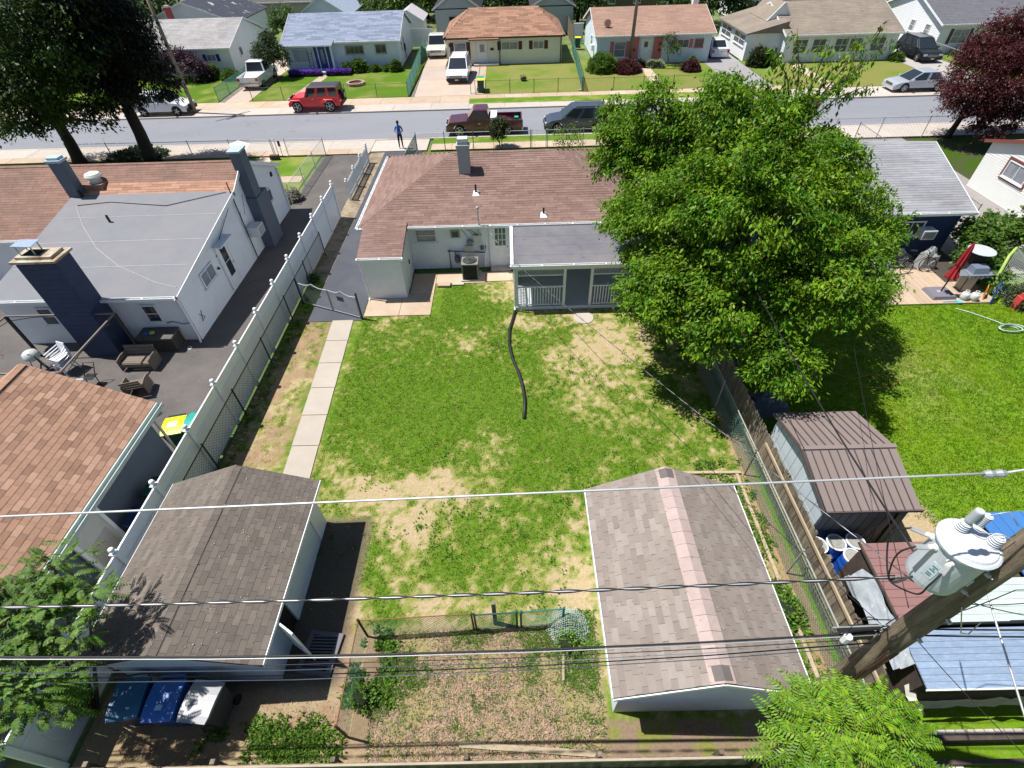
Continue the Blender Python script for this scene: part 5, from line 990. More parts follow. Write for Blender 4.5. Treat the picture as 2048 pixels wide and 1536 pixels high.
# beige-roofed house with a windowed wing
t = house("house", "beige-roofed house with a glazed front porch and a sunroom wing on the right", 27.3, 38.2, 58.2, 69.0, 2.4, 4.35, 'gable', mat("pale_wall", (.70, .75, .78), .6, .05, 2), shg_bge)
for x in (28.8, 30.6, 32.8, 34.2, 36.4): window(t, 'S', (x, 58.18, .85), 1.35, 1.2, 2, 2, gm=mat("dim_glass", (.10, .115, .13), .15))
q = MB(); q.box(23.9, 59.3, .1, 27.32, 67.8, 2.4); build("wing_wall", q, mat("pale_wall", (0,0,0)), t)
q = MB(); laps(q, (23.9, 67.8), (23.9, 59.3), .1, lambda s: 1.2, .2, (-1, 0)); build("siding", q, white, t, kind="stuff")
q = MB(); q.poly([(23.6, 59.0, 2.45), (23.6, 68.1, 2.45), (27.5, 68.1, 3.4), (27.5, 59.0, 3.4)], .12); q.poly([(27.5, 59.0, 2.5), (23.6, 59.0, 2.45), (27.5, 59.02, 3.4)], .02); build("wing_roof", q, shg_bge, t)
for y in (60.6, 62.2, 64.8, 66.3): window(t, 'W', (23.88, y, 1.2), 1.45, 1.0, 3, 2)
q = MB(); q.add([(26.2, 61.3, 3.1), (28.6, 61.3, 3.1), (27.5, 61.3, 4.5), (26.2, 61.26, 3.1), (28.6, 61.26, 3.1), (27.5, 61.26, 4.5)], [(0,1,2), (5,4,3), (0,3,4,1), (1,4,5,2), (2,5,3,0)]); build("gable_end", q, white, t)
q = MB(); q.bar((26.1, 61.2, 3.05), (27.5, 61.2, 4.55), .1, .14); q.bar((28.7, 61.2, 3.05), (27.5, 61.2, 4.55), .1, .14); q.bar((26.1, 61.2, 3.05), (28.7, 61.2, 3.05), .1, .14); build("gable_trim", q, white, t)
q = MB(); q.poly([(26.1, 61.2, 3.12), (27.5, 61.2, 4.62), (27.5, 66, 4.62), (26.1, 66, 3.12)], .08); q.poly([(28.7, 61.2, 3.12), (27.5, 61.2, 4.62), (27.5, 66, 4.62), (28.7, 66, 3.12)][::-1], .08); build("gable_roof", q, shg_bge, t)
t = house("house", "white-sided house with a charcoal roof and a small gabled entry, far upper right", 43.3, 58, 59.9, 71.5, 2.6, 4.7, 'gable', siding, shg_chr, lap=.2)
window(t, 'W', (43.28, 62.0, 1.3), .8, 1.0, 1, 2, gm=glass_pale); window(t, 'W', (43.28, 64.6, 1.3), .8, 1.0, 1, 2, gm=glass_pale); window(t, 'S', (45.4, 59.88, .95), 1.6, 1.25, 2, 2, shutters=(mat("plum_shutter", (.10, .06, .09), .6), .3), gm=glass_pale)
door(t, 'S', (48.4, 59.88, .25), .9, 2.05, white, dark, (1, 1, .4, 1.9, .6), glass_pale)
q = MB(); q.poly([(46.9, 58.6, 2.55), (48.7, 58.6, 3.3), (48.7, 61.5, 3.3), (46.9, 61.5, 2.55)], .1); q.poly([(50.5, 58.6, 2.55), (48.7, 58.6, 3.3), (48.7, 61.5, 3.3), (50.5, 61.5, 2.55)][::-1], .1); build("entry_roof", q, shg_chr, t)
q = MB(); q.bar((46.85, 58.6, 2.5), (48.7, 58.6, 3.28), .05, .14); q.bar((50.55, 58.6, 2.5), (48.7, 58.6, 3.28), .05, .14); q.box(46.95, 58.62, 2.45, 50.45, 58.7, 2.6); build("entry_trim", q, white, t)
# the row behind
house("house", "blue-white gabled house with a dark patched roof behind the pale grey-roofed house", -43.5, -32.5, 73.5, 84, 2.6, 4.7, 'gable', siding, mat("dark_patched_roof", (.05, .055, .075), .9, .2, 2, col2=(.4, .42, .45), cscale=.8, thr=(.58, .66)), ridge='y', gut=False)
house("house", "long low house with dark grey-brown roof at the top left beyond the blue house", -44, -24, 88, 101, 2.7, 5.0, 'gable', mat("tan_wall", (.40, .36, .30), .8), mat("grey_brown_roof", (.10, .09, .09), .9, .2, 2))
house("garage", "small pale garage gable showing above the blue-grey roof", -25.5, -19.5, 76, 84, 2.6, 4.6, 'gable', ltblue, mat("sky_blue_roof", (.30, .36, .45), .9, .1, 2), ridge='y', gut=False, cat="garage")
house("house", "beige two-storey house at the top edge behind the garden trees", -22, -9, 96, 106, 5.0, 7.0, 'gable', mat("khaki_wall", (.42, .40, .30), .8, .1), mat("grey_roof_far", (.2, .19, .18), .9, .1, 2))
house("shed", "small white garden shed with a pale metal roof beside the white fence", -13.4, -10.2, 73.5, 78.0, 2.2, 3.3, 'gable', white, mat("pale_tin_roof", (.55, .52, .55), .5, .1, 3), ridge='y', gut=False, cat="shed")
t = house("garage", "grey garage with an open dark doorway behind the white pickup", -8.7, -3.3, 75.3, 82, 3.0, 4.9, 'gable', mat("grey_render", (.38, .43, .44), .8, .08), mat("black_roof", (.03, .03, .035), .9, .1), ridge='y', gut=False, cat="garage", lap=0)
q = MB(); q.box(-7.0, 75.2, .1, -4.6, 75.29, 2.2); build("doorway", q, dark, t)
house("garage", "grey garage gable behind the cream house's brown roof", 3.2, 8.2, 76, 82, 2.9, 4.4, 'gable', mat("grey_render", (0,0,0)), mat("black_roof", (0,0,0)), ridge='y', gut=False, cat="garage", lap=0)
t = house("house", "olive-green house peeking out above the pink-shuttered house", 10.5, 24, 86, 96, 4.4, 6.2, 'gable', mat("olive_wall", (.13, .125, .08), .8, .1), mat("black_roof", (0,0,0)))
for x in (12, 14.5, 18, 21.5): window(t, 'S', (x, 85.98, 1.6), 1.0, 1.2, 2, 2)
house("house", "pink-roofed house at the top edge behind the beige-roofed house", 30, 42, 79, 88, 2.6, 4.6, 'gable', siding, mat("salmon_roof", (.34, .18, .14), .9, .1, 2))
house("house", "pale house far behind the charcoal-roofed house", 46, 60, 84, 94, 2.6, 4.8, 'gable', siding, shg_pale)
q = MB()
for x in [i*.16 for i in range(19)]: q.box(-11.6+x, 70.6, .1, -11.45+x, 70.64, 1.9)
q.box(-11.7, 70.65, 1.5, -8.7, 70.7, 1.62); single("plank_fence", q, vinyl, "white plank fence beside the blue house at the end of the concrete drive", "fence")
q = MB()
for y in [i*.2 for i in range(60)]: q.box(7.55, 68.4+y, .1, 7.6, 68.58+y, 1.8+.2*random.random())
single("plank_fence", q, wood_grey, "grey plank fence running back from the corner of the cream house", "fence")
q = MB(); q.box(7.8, 70.5, .1, 8.9, 70.6, 1.9); q.box(7.75, 70.45, 1.85, 8.95, 70.65, 1.95); single("plank_fence", q, vinyl, "short white fence panel between the cream house and the pink-shuttered house", "fence")
# ================================================================ metal shed and lean-tos on the right
tin = mat("mauve_tin", (.205, .165, .155), .55, .05, 2, spec=.4, rand=.03); tin_wall = mat("pale_tin_wall", (.46, .52, .56), .5, .06, 2, rand=.05); seam_m = mat("tin_seam", (.085, .065, .06), .6)
t = thing("metal_shed", "metal garden shed with a mauve-brown ribbed roof and pale sides", "shed", (8.7, 8.05, 0))
MX0, MX1, MY0, MY1 = 7.62, 9.75, 6.62, 9.62; MYm = 8.05
q = MB(); q.add([(MX0, MY0, 0), (MX0, MY1, 0), (MX0, MY1, 1.85), (MX0, MYm, 2.35), (MX0, MY0, 1.85), (MX1, MY0, 0), (MX1, MY1, 0), (MX1, MY1, 1.85), (MX1, MYm, 2.35), (MX1, MY0, 1.85)], [(4,3,2,1,0), (5,6,7,8,9)]+[(i, (i+1)%5, (i+1)%5+5, i+5) for i in range(5)]); wl = build("wall", q, tin_wall, t)
n = 9
for i in range(n):
    y0 = MY0+(MY1-MY0)*i/n; y1 = MY0+(MY1-MY0)*(i+1)/n-.015; tz = lambda y: 1.83+.5*(1-abs(y-MYm)/1.5)
    for z0, z1 in ((.05, .62), (.64, 1.22), (1.24, None)):
        q = MB(); a = z1 if z1 else tz(y0)-.03; b = z1 if z1 else tz(y1)-.03; q.add([(MX0-.018, y0, z0), (MX0-.018, y1, z0), (MX0-.018, y1, b), (MX0-.018, y0, a), (MX0, y0, z0), (MX0, y1, z0), (MX0, y1, b), (MX0, y0, a)], [(3,2,1,0), (0,1,5,4), (1,2,6,5), (2,3,7,6), (3,0,4,7)]); build("panel", q, tin_wall, wl)
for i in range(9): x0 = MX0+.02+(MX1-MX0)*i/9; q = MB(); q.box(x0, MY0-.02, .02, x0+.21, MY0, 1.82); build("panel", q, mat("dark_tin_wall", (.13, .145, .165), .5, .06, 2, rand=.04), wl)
for nm, (ya, yb) in (("front", (6.48, MYm)), ("back", (9.75, MYm))):
    A = Vector((7.5, ya, 1.98)); B = Vector((7.38, yb, 2.5)); A2 = Vector((9.86, ya, 1.98)); B2 = Vector((9.80, yb, 2.5))
    for i in range(11):
        f0, f1 = i/11, (i+1)/11-.004; P = [A.lerp(A2, f0), A.lerp(A2, f1), B.lerp(B2, f1), B.lerp(B2, f0)]
        if ya > yb: P = P[::-1]
        q = MB(); q.poly(P, .03); q.poly([p+Z*.008 for p in ([A.lerp(A2, f0), A.lerp(A2, f0+.010), B.lerp(B2, f0+.010), B.lerp(B2, f0)] if ya < yb else [A.lerp(A2, f0), A.lerp(A2, f0+.010), B.lerp(B2, f0+.010), B.lerp(B2, f0)][::-1])]); rp = build("roof_panel", q, tin, t)
        q = MB(); q.bar(A.lerp(A2, f0)+Z*.015, B.lerp(B2, f0)+Z*.015, .018, .03); build("seam", q, seam_m, rp)
q = MB(); q.bar((7.36, MYm, 2.515), (9.82, MYm, 2.515), .12, .03); build("ridge_cap", q, tin, t)
q = MB(); q.bar((7.49, 6.47, 1.96), (9.87, 6.47, 1.96), .04, .07); q.bar((7.48, 6.5, 1.95), (7.37, MYm, 2.47), .03, .06); q.bar((7.49, 9.74, 1.95), (7.37, MYm, 2.47), .03, .06); build("trim", q, seam_m, t)
# four blue drums
def drum(x, y, lab, rz=0):
    t = thing("plastic_drum", lab, "drum", (x, y, 0), rz, group="blue plastic drums behind the metal shed")
    q = MB(); q.lathe((0,0,0), [(.20, 0), (.23, .04), (.235, .2), (.225, .22), (.235, .26), (.235, .6), (.225, .62), (.235, .66), (.225, .8), (.21, .84)], 18); build("body", q, mat("blue_plastic", (.015, .085, .42), .35, .08, 3, spec=.5), t, local=True, smooth=True)
    q = MB(); q.lathe((0,0,.84), [(.215, 0), (.238, .01), (.238, .04), (.205, .045), (.205, .01)], 18, caps=False); build("rim", q, mat("rim_white", (.7, .74, .78), .4), t, local=True)
    q = MB(); q.lathe((0,0,.85), [(.20, 0), (.20, .012), (.15, .012), (.148, .02), (.10, .02), (.098, .012), (.01, .012)], 18); build("lid", q, mat("lid_grey", (.27, .27, .25), .7, .2, 8, rand=.1), t, local=True); return t
drum(7.64, 6.2, "blue drum with a grey lid next to the board fence, leftmost of the four"); drum(8.13, 6.26, "blue drum against the dark metal shed wall, second from the board fence"); drum(8.63, 6.28, "blue drum half hidden by the maroon roof, farthest from the board fence")
t = drum(8.37, 5.86, "blue drum with a white label standing in front of the other three drums"); q = MB(); q.box(-.06, -.242, .35, .06, -.236, .5); build("label", q, mat("label_white", (.5, .6, .75), .6), t, local=True)
# poles leaning on the metal shed
for i, (x, l) in enumerate(((9.1, "black tube leaning on the dark shed wall"), (9.3, "pale wooden pole leaning on the metal shed's corner"))):
    q = MB(); q.tube([(x+.05, 6.2, .02), (x+.35, 6.57, 1.7)], .03, 6); single("pole", q, black_metal if i == 0 else wood_pale, l, "pole")
q = MB(); q.tube([(8.85, 6.25, .05), (9.0, 6.5, 1.2), (9.1, 6.5, 1.3), (9.25, 6.3, .05)], .02, 5); q.tube([(8.95, 6.2, .3), (9.2, 6.2, .3)], .02, 5); q.tube([(8.9, 6.3, .6), (9.17, 6.3, .6)], .02, 5); single("folded_trolley", q, mat("dull_steel", (.16, .17, .19), .4), "folded dark metal trolley leaning against the back wall of the metal shed", "trolley")
def ribbed(parent, name, P, m, k, along=True, th=.03, rib=.02):
    """a roof of separate ribbed sheets between four corners"""
    A, B, C_, D = map(Vector, P)
    for i in range(k):
        f0, f1 = i/k, (i+1)/k-.003
        if along: Q_ = [A.lerp(D, f0), B.lerp(C_, f0), B.lerp(C_, f1), A.lerp(D, f1)]
        else: Q_ = [A.lerp(B, f0), A.lerp(B, f1), D.lerp(C_, f1), D.lerp(C_, f0)]
        q = MB(); q.poly(Q_, th); a, b = (Q_[0], Q_[1]) if along else (Q_[0], Q_[3]); q.bar(a+Z*.008, b+Z*.008, rib, .016); build(name, q, m, parent)
t = thing("lean_to", "low lean-to with ribbed maroon and mint-white roof sheets behind the pole", "shed", (9.6, 4.8, 0))
ribbed(t, "roof_sheet", [(8.02, 3.95, 1.72), (8.98, 3.95, 1.74), (9.0, 5.72, 1.86), (8.0, 5.72, 1.84)], mat("maroon_tin", (.23, .125, .118), .5, .08, 2, rand=.05, spec=.4), 10); ribbed(t, "roof_sheet", [(9.0, 4.86, 1.82), (10.95, 4.86, 1.82), (10.95, 5.72, 1.86), (9.0, 5.72, 1.86)], mat("maroon_tin", (0,0,0)), 4)
ribbed(t, "roof_sheet", [(8.99, 3.95, 1.745), (11.9, 3.95, 1.745), (11.4, 4.85, 1.80), (9.0, 4.85, 1.80)], mat("mint_tin", (.43, .52, .48), .5, .06, 2, rand=.03), 6)
q = MB(); q.box(8.05, 4.0, 0, 11.3, 5.65, 1.68); build("wall", q, wood_dark, t); q = MB(); q.bar((7.99, 3.93, 1.75), (7.99, 5.74, 1.86), .04, .06); build("edge_trim", q, wood_dark, t)
q = MB(); q.bar((8.0, 3.93, 1.70), (12.2, 3.93, 1.72), .05, .1); build("beam", q, black_metal, t)
t = thing("lean_to", "blue ribbed metal roof at the right edge of the picture", "shed", (12.5, 5.2, 0))
ribbed(t, "roof_sheet", [(11.45, 4.0, 1.70), (15.0, 4.0, 1.70), (15.0, 6.4, 1.95), (11.05, 6.4, 1.95)], mat("blue_tin", (.05, .17, .42), .45, .05, 2, rand=.04, spec=.5), 14, along=False); q = MB(); q.box(11.6, 4.1, 0, 14.9, 6.3, 1.65); build("wall", q, wood_dark, t)
t = thing("lean_to", "low shed with a frosty blue-grey corrugated roof beneath the power lines", "shed", (10.5, 3.3, 0))
ribbed(t, "roof_sheet", [(8.02, 2.78, 1.50), (14.5, 2.78, 1.50), (14.5, 3.86, 1.66), (8.02, 3.86, 1.66)], mat("frosted_tin", (.20, .27, .38), .5, .12, 5, rand=.08, col2=(.25, .32, .42), cscale=14, thr=(.45, .65), wear=((.55, .6, .68), 40, .68), aniso=(.5, 1.6, 1)), 9, rib=.012)
q = MB(); q.box(8.1, 2.9, 0, 14.4, 3.84, 1.42); build("wall", q, wood_dark, t); q = MB(); q.bar((8.0, 2.76, 1.48), (14.5, 2.76, 1.48), .03, .05); build("edge_trim", q, white, t)
q = MB(); V = []; ny, nx = 11, 6
for j in range(ny):
    for i in range(nx): V.append((7.70+i*.06+.02*random.random()-(.05 if j > 9 else 0), 3.2+j*.2, 1.15+.09*i+.09*math.sin(j*1.3+i*2)+.10*random.random()))
q.add(V, [(j*nx+i, j*nx+i+1, (j+1)*nx+i+1, (j+1)*nx+i) for j in range(ny-1) for i in range(nx-1)]); single("tarpaulin", q, mat("grey_tarp", (.27, .30, .33), .45, .2, 4, .8, 18, wear=((.45, .48, .5), 6, .6)), "crumpled pale grey tarpaulin hanging beside the maroon roof", "tarpaulin", smooth=True)
q = MB(); V = [(7.7+i*.22+.1*random.random(), 2.62+.06*random.random(), 1.25-j*.2+.04*random.random()) for j in range(4) for i in range(28)]; q.add(V, [(j*28+i, j*28+i+1, (j+1)*28+i+1, (j+1)*28+i) for j in range(3) for i in range(27)]); single("tarpaulin", q, mat("dirty_tarp", (.20, .20, .19), .6, .2, 4, .5, 15), "sagging dirty grey tarpaulin under the edge of the frosty roof", "tarpaulin", smooth=True)
t = thing("retaining_wall", "low dark timber wall with a pale jagged cap at the bottom right", "wall", (9.5, 2.2, 0))
q = MB(); q.box(7.3, 2.12, 0, 14, 2.22, .38); build("wall_face", q, wood_dark, t)
for k in range(34): q = MB(); q.box(7.3+k*.2, 2.225, 0, 7.47+k*.2, 2.30, .40+.03*random.random()); build("board", q, mat("pale_board", (.40, .36, .32), .8, .15, 5, rand=.1), t)
q = MB(); q.box(7.3, 1.75, 0, 14, 1.83, .22); build("kerb_timber", q, wood_dark, t)
q = MB(); q.poly([(8.35, 1.62, .06), (8.95, 1.52, .06), (8.9, 1.78, .06), (8.4, 1.84, .06)], .04); single("board_offcut", q, mat("pale_pinkish_board", (.62, .54, .48), .8, .05), "pale flat board lying on the grass at the bottom right", "board")
q = MB(); q.add([(8.0, 3.0, .9), (8.2, 3.05, .95), (8.25, 2.8, .7), (8.35, 2.55, .55), (8.15, 2.7, .6), (8.05, 2.85, .7)], [(0,1,2), (0,2,5), (5,2,4), (2,3,4)]); single("rag", q, mat("white_rag", (.6, .6, .55), .9), "white rag hanging at the corner of the frosty roof", "rag")
# ================================================================ bins
def wheelie(name, lab, loc, rz, body, lid, group, hh=1.0, logo=None):
    t = thing(name, lab, "wheeled bin", loc, rz, group); w0, w1, d0, d1 = .24, .30, .27, .36
    q = MB(); q.add([(-w0,-d0,.06),(w0,-d0,.06),(w0,d0,.06),(-w0,d0,.06),(-w1,-d1,hh),(w1,-d1,hh),(w1,d1,hh),(-w1,d1,hh)], [(0,3,2,1),(4,5,6,7),(0,1,5,4),(1,2,6,5),(2,3,7,6),(3,0,4,7)]); q.box(-w1-.02, -d1-.02, hh-.06, w1+.02, d1+.02, hh-.01); build("body", q, body, t, local=True)
    q = MB(); n = 6
    for i in range(n):
        y0 = -d1-.04+(2*d1+.06)*i/n; y1 = -d1-.04+(2*d1+.06)*(i+1)/n; zc = lambda y: hh+.02+.05*(1-(y/d1)**2*.8); c = lambda y: .03 if (i in (0,) and y == y0) else 0
        q.add([(-w1-.03+c(y0), y0, zc(y0)), (w1+.03-c(y0), y0, zc(y0)), (w1+.03, y1, zc(y1)), (-w1-.03, y1, zc(y1)), (-w1-.03+c(y0), y0, hh-.01), (w1+.03-c(y0), y0, hh-.01), (w1+.03, y1, hh-.01), (-w1-.03, y1, hh-.01)], [(0,1,2,3), (4,7,6,5), (0,4,5,1), (1,5,6,2), (2,6,7,3), (3,7,4,0)])
    build("lid", q, lid, t, local=True)
    q = MB(); q.tube([(-w1+.04, d1+.05, hh-.02), (-w1+.04, d1+.11, hh), (w1-.04, d1+.11, hh), (w1-.04, d1+.05, hh-.02)], .02, 6); build("handle", q, body, t, local=True)
    for sx in (-1, 1): q = MB(); q.lathe((sx*.29, d0, .11), [(.11, -.03), (.11, .03), (.04, .035)], 14, (1,0,0)); build("wheel", q, black_metal, t, local=True)
    return t
grn = mat("green_bin", (.02, .30, .25), .4, .05, spec=.5); dgrn = mat("dark_green_bin", (.015, .07, .055), .4, .05); yel = mat("yellow_lid", (.72, .62, .01), .4, .04, spec=.5); blu = mat("blue_bin", (.03, .13, .42), .4, .08, spec=.5); dblu = mat("dark_blue_bin", (.015, .06, .13), .4, .08); gry = mat("grey_bin_lid", (.26, .265, .29), .45, .08, 4, spec=.5); dgry = mat("grey_bin_body", (.07, .07, .07), .5, .08)
t = wheelie("wheeled_bin", "wheeled bin with a yellow lid beside the tan-roofed garage", (-11.0, 10.70, .02), R(12), dgrn, yel, "bins by the garage"); q = MB(); q.box(-.16, -.13, 1.065, .13, .12, 1.082); build("label", q, mat("label_cream", (.62, .55, .42), .6), t, local=True)
wheelie("wheeled_bin", "turquoise wheeled bin tucked against the white fence next to the yellow lid", (-10.38, 10.82, .02), R(-6), grn, grn, "bins by the garage")
wheelie("wheeled_bin", "dark green wheeled bin in the garage's shadow behind the white fence", (-10.33, 8.35, .02), R(-95), dgrn, dgrn, "bins by the garage"); wheelie("wheeled_bin", "dark blue wheeled bin in the shade between the garage and the white fence", (-10.33, 7.45, .02), R(-90), dblu, mat("navy_lid", (.012, .03, .11), .4), "bins by the garage")
wheelie("wheeled_bin", "blue-green wheeled bin under the tree in the bottom left, nearest the fence", (-8.35, 3.02, .01), R(8), dblu, mat("teal_blue_lid", (.03, .12, .22), .4, .1), "bins behind the left shed"); t = wheelie("wheeled_bin", "bright blue wheeled bin with leaf shadows, middle of the row of three", (-7.58, 2.98, .01), R(2), blu, blu, "bins behind the left shed"); q = MB(); q.box(-.08, -.2, 1.07, .06, -.1, 1.082); build("label", q, mat("label_pale_blue", (.35, .55, .75), .6), t, local=True); text(t, "", Vector(t.location), .05, white) if False else None
t = wheelie("wheeled_bin", "grey wheeled trash bin with a pale lid, rightmost of the row of three", (-6.78, 2.95, .01), R(-6), dgry, gry, "bins behind the left shed")
q = MB(); q.box(.282, -.12, .42, .287, .10, .74); build("stripe", q, mat("bin_lettering", (.20, .20, .19), .6), t, local=True) if False else None
wheelie("wheeled_bin", "wheeled bin with a yellow lid by the open gate frame on the cream house's driveway", (-2.45, 50.95, .1), R(180), dgrn, yel, "street-side bins"); wheelie("wheeled_bin", "wheeled bin with a turquoise lid behind the yellow-lidded bin on the cream house's driveway", (-2.5, 51.75, .1), R(180), dgrn, grn, "street-side bins")
wheelie("wheeled_bin", "wheeled bin with yellow lid in the gap beside the pink-shuttered house", (7.95, 67.5, .1), R(180), dgrn, yel, "street-side bins"); wheelie("wheeled_bin", "wheeled bin with yellow lid by the sunroom wing across the street", (24.9, 58.3, .1), R(180), dgrn, yel, "street-side bins")
# ================================================================ vehicles
tyre_m = mat("tyre_rubber", (.018, .018, .018), .85, .1); rim_m = mat("alloy_rim", (.45, .46, .47), .35, .05, metallic=.6); cglass = mat("car_glass", (.02, .028, .035), .05, .1, spec=.8); lamp_w = mat("headlight_lens", (.5, .52, .55), .1, .05, spec=.8); lamp_r = mat("tail_light", (.35, .01, .01), .2, .05, spec=.7); trim_m = mat("black_trim", (.02, .02, .022), .6); chrome = mat("chrome_trim", (.5, .51, .53), .25, metallic=.8); plate_m = mat("number_plate", (.5, .5, .45), .5)
def paint(name, col, m=0.0): return mat(name, col, .28, .02, 2, metallic=m, spec=.5, coat=.6)
def vehicle(name, label, kind, loc, rz, pm, L=4.6, W_=1.85, H=1.65, group=None, roof_m=None, cat="car", z=0.0, glassm=None):
    """front at +x; body shell with wheel arches, cabin, separate glass, lamps, bumpers and wheels"""
    t = thing(name, label, cat, (loc[0], loc[1], z), rz, group); g_ = glassm or cglass; roof_m = roof_m or pm
    hl = L/2; hw = W_/2; S_ = dict(suv=(.30, .98, .72), sedan=(.22, .82, .60), pickup=(.38, 1.05, .80), jeep=(.45, 1.15, 1.0))[kind]; zb, belt, nose = S_
    wr = {'suv': .36, 'sedan': .33, 'pickup': .40, 'jeep': .42}[kind]; fx_, rx_ = hl-.88, -hl+.90
    if kind == 'pickup': fx_, rx_ = hl-.95, -hl+1.15
    if kind == 'jeep': fx_, rx_ = hl-.62, -hl+.95
    ar = wr+.07
    def arch(cx, rev=False):
        A = [(cx+ar*math.cos(a), wr+ar*math.sin(a)) for a in [math.pi*k/8 for k in range(9)]]; A = [(x, max(z_, zb)) for x, z_ in A]; return A
    bot = [(hl-.06, zb)]+arch(fx_)+arch(rx_)+[(-hl+.06, zb)]
    if kind == 'suv': top = [(-hl, .6), (-hl+.02, belt), (hl-1.25, belt+.02), (hl-.45, belt-.10), (hl-.08, nose), (hl, .5)]
    elif kind == 'sedan': top = [(-hl, .55), (-hl+.05, belt+.06), (-hl+.75, belt+.10), (hl-1.15, belt), (hl-.4, belt-.10), (hl-.06, nose), (hl, .45)]
    elif kind == 'pickup': top = [(-hl, .6), (-hl, belt+.03), (-.35, belt+.03), (hl-1.45, belt+.02), (hl-1.4, belt+.03), (hl-.25, belt-.05), (hl-.04, nose), (hl, .55)]
    else: top = [(-hl, .6), (-hl, belt), (hl-1.35, belt), (hl-1.30, belt-.02), (hl-.35, belt-.08), (hl-.30, .70), (hl, .68), (hl, .55)]
    prof = bot+top; n = len(prof); q = MB(); wl = hw-.06
    ys = [(-hw, 1.0), (hw, 1.0)]
    V = []
    for y, k_ in ((-hw+.0, 0), (hw, 0)):
        V += [(x, y*(1-.06*max(0, (z_-.7))), z_) for x, z_ in prof]
    q.add(V, [tuple(range(n)), tuple(range(2*n-1, n-1, -1))]+[(i, i+n, (i+1)%n+n, (i+1)%n) for i in range(n)])
    if kind == 'pickup':
        q = MB(); bl = -.35     # bed is open: body split in cab/hood and bed walls
        prof2 = [(p[0], p[1]) for p in prof if p[0] > bl-.01 or True]
        V = []
        for y in (-hw, hw): V += [(x, y*(1-.06*max(0, z_-.7)), z_ if x > bl-.4 or z_ < belt-.2 else .62) for x, z_ in [(a, b) for a, b in prof]]
        q.add(V, [tuple(range(n)), tuple(range(2*n-1, n-1, -1))]+[(i, i+n, (i+1)%n+n, (i+1)%n) for i in range(n)])
        q.box(-hl, -hw, .60, bl, -hw+.08, belt+.03); q.box(-hl, hw-.08, .60, bl, hw, belt+.03); q.box(-hl, -hw+.08, .6, -hl+.07, hw-.08, belt+.02); q.box(bl-.08, -hw+.08, .6, bl, hw-.08, belt+.05)
    build("body", q, pm, t, local=True)
    if kind == 'pickup': q = MB(); q.box(-hl+.08, -hw+.09, .615, -.44, hw-.09, .66); build("bed_floor", q, trim_m, t, local=True)
    # cabin: (x at belt rear, x at roof rear, x at roof front, x at belt front)
    c = dict(suv=(-hl+.03, -hl+.35, .35, hl-1.15), sedan=(-hl+.55, -hl+1.25, .25, hl-1.05), pickup=(-.45, -.25, .75, hl-1.5), jeep=(-hl+.02, -hl+.12, hl-1.75, hl-1.38))[kind]
    if kind == 'pickup' and L > 5.7: c = (-.45, -.25, 1.15, hl-1.45)
    zt = H; bw, tw = hw-.05, hw-.20 if kind != 'jeep' else hw-.08; b0 = belt+.0
    cab = [(c[0], -bw, b0), (c[3], -bw, b0), (c[3], bw, b0), (c[0], bw, b0), (c[1], -tw, zt), (c[2], -tw, zt), (c[2], tw, zt), (c[1], tw, zt)]
    q = MB(); q.add(cab, [(4,5,6,7), (0,1,5,4), (1,2,6,5), (2,3,7,6), (3,0,4,7)]); build("cabin", q, pm, t, local=True)
    q = MB(); ro = [(c[1]-.03, -tw-.01, zt-.005), (c[2]+.03, -tw-.01, zt-.005), (c[2]+.03, tw+.01, zt-.005), (c[1]-.03, tw+.01, zt-.005), (c[1]+.1, -tw+.12, zt+.045), (c[2]-.12, -tw+.12, zt+.045), (c[2]-.12, tw-.12, zt+.045), (c[1]+.1, tw-.12, zt+.045)]; q.add(ro, [(4,5,6,7), (0,1,5,4), (1,2,6,5), (2,3,7,6), (3,0,4,7)]); build("roof", q, roof_m, t, local=True, smooth=False)
    cb = [Vector(p) for p in cab]
    def glassq(a, b, c_, d, nm, ins=.06, off=.012):
        P = [Vector(x) for x in (a, b, c_, d)]; m_ = sum(P, Vector())/4; N = (P[1]-P[0]).cross(P[3]-P[0]).normalized()
        if N.dot(m_-Vector((0, 0, .9))) < 0: N = -N
        P = [m_+(p-m_)*(1-ins*2)+N*off for p in P]; q = MB(); q.poly(P, .01, -N); build(nm, q, g_, t, local=True)
    glassq(cb[1], cb[2], cb[6], cb[5], "windscreen", .045); glassq(cb[3], cb[0], cb[4], cb[7], "rear_window", .07)
    for s_, (i0, i1, i5, i4) in ((-1, (0, 1, 5, 4)), (1, (3, 2, 6, 7))):
        k = 2 if (kind in ('suv', 'sedan', 'jeep') or L > 5.7) else 1
        if kind in ('suv', 'jeep'): k = 3
        for j in range(k):
            f0, f1 = j/k+.02, (j+1)/k-.02; lo0, lo1 = cb[i0].lerp(cb[i1], f0), cb[i0].lerp(cb[i1], f1); up0, up1 = cb[i4].lerp(cb[i5], f0), cb[i4].lerp(cb[i5], f1)
            glassq(lo0, lo1, up1, up0, "side_window", .07)
    for sy in (-1, 1):
        q = MB(); q.obox((hl-.03, sy*(hw-.24), nose-.05), (1,0,0), (0,1,0), (0,0,1), .05, .16, .07); build("headlight", q, lamp_w, t, local=True)
        q = MB(); q.obox((-hl+.02, sy*(hw-.13), belt-.16), (1,0,0), (0,1,0), (0,0,1), .04, .11, .12); build("tail_light", q, lamp_r, t, local=True)
        q = MB(); q.obox((c[3]-.25, sy*(hw+.08), belt+.10), (1,0,0), (0,1,0), (0,0,1), .07, .10, .07); build("wing_mirror", q, pm if kind != 'jeep' else trim_m, t, local=True)
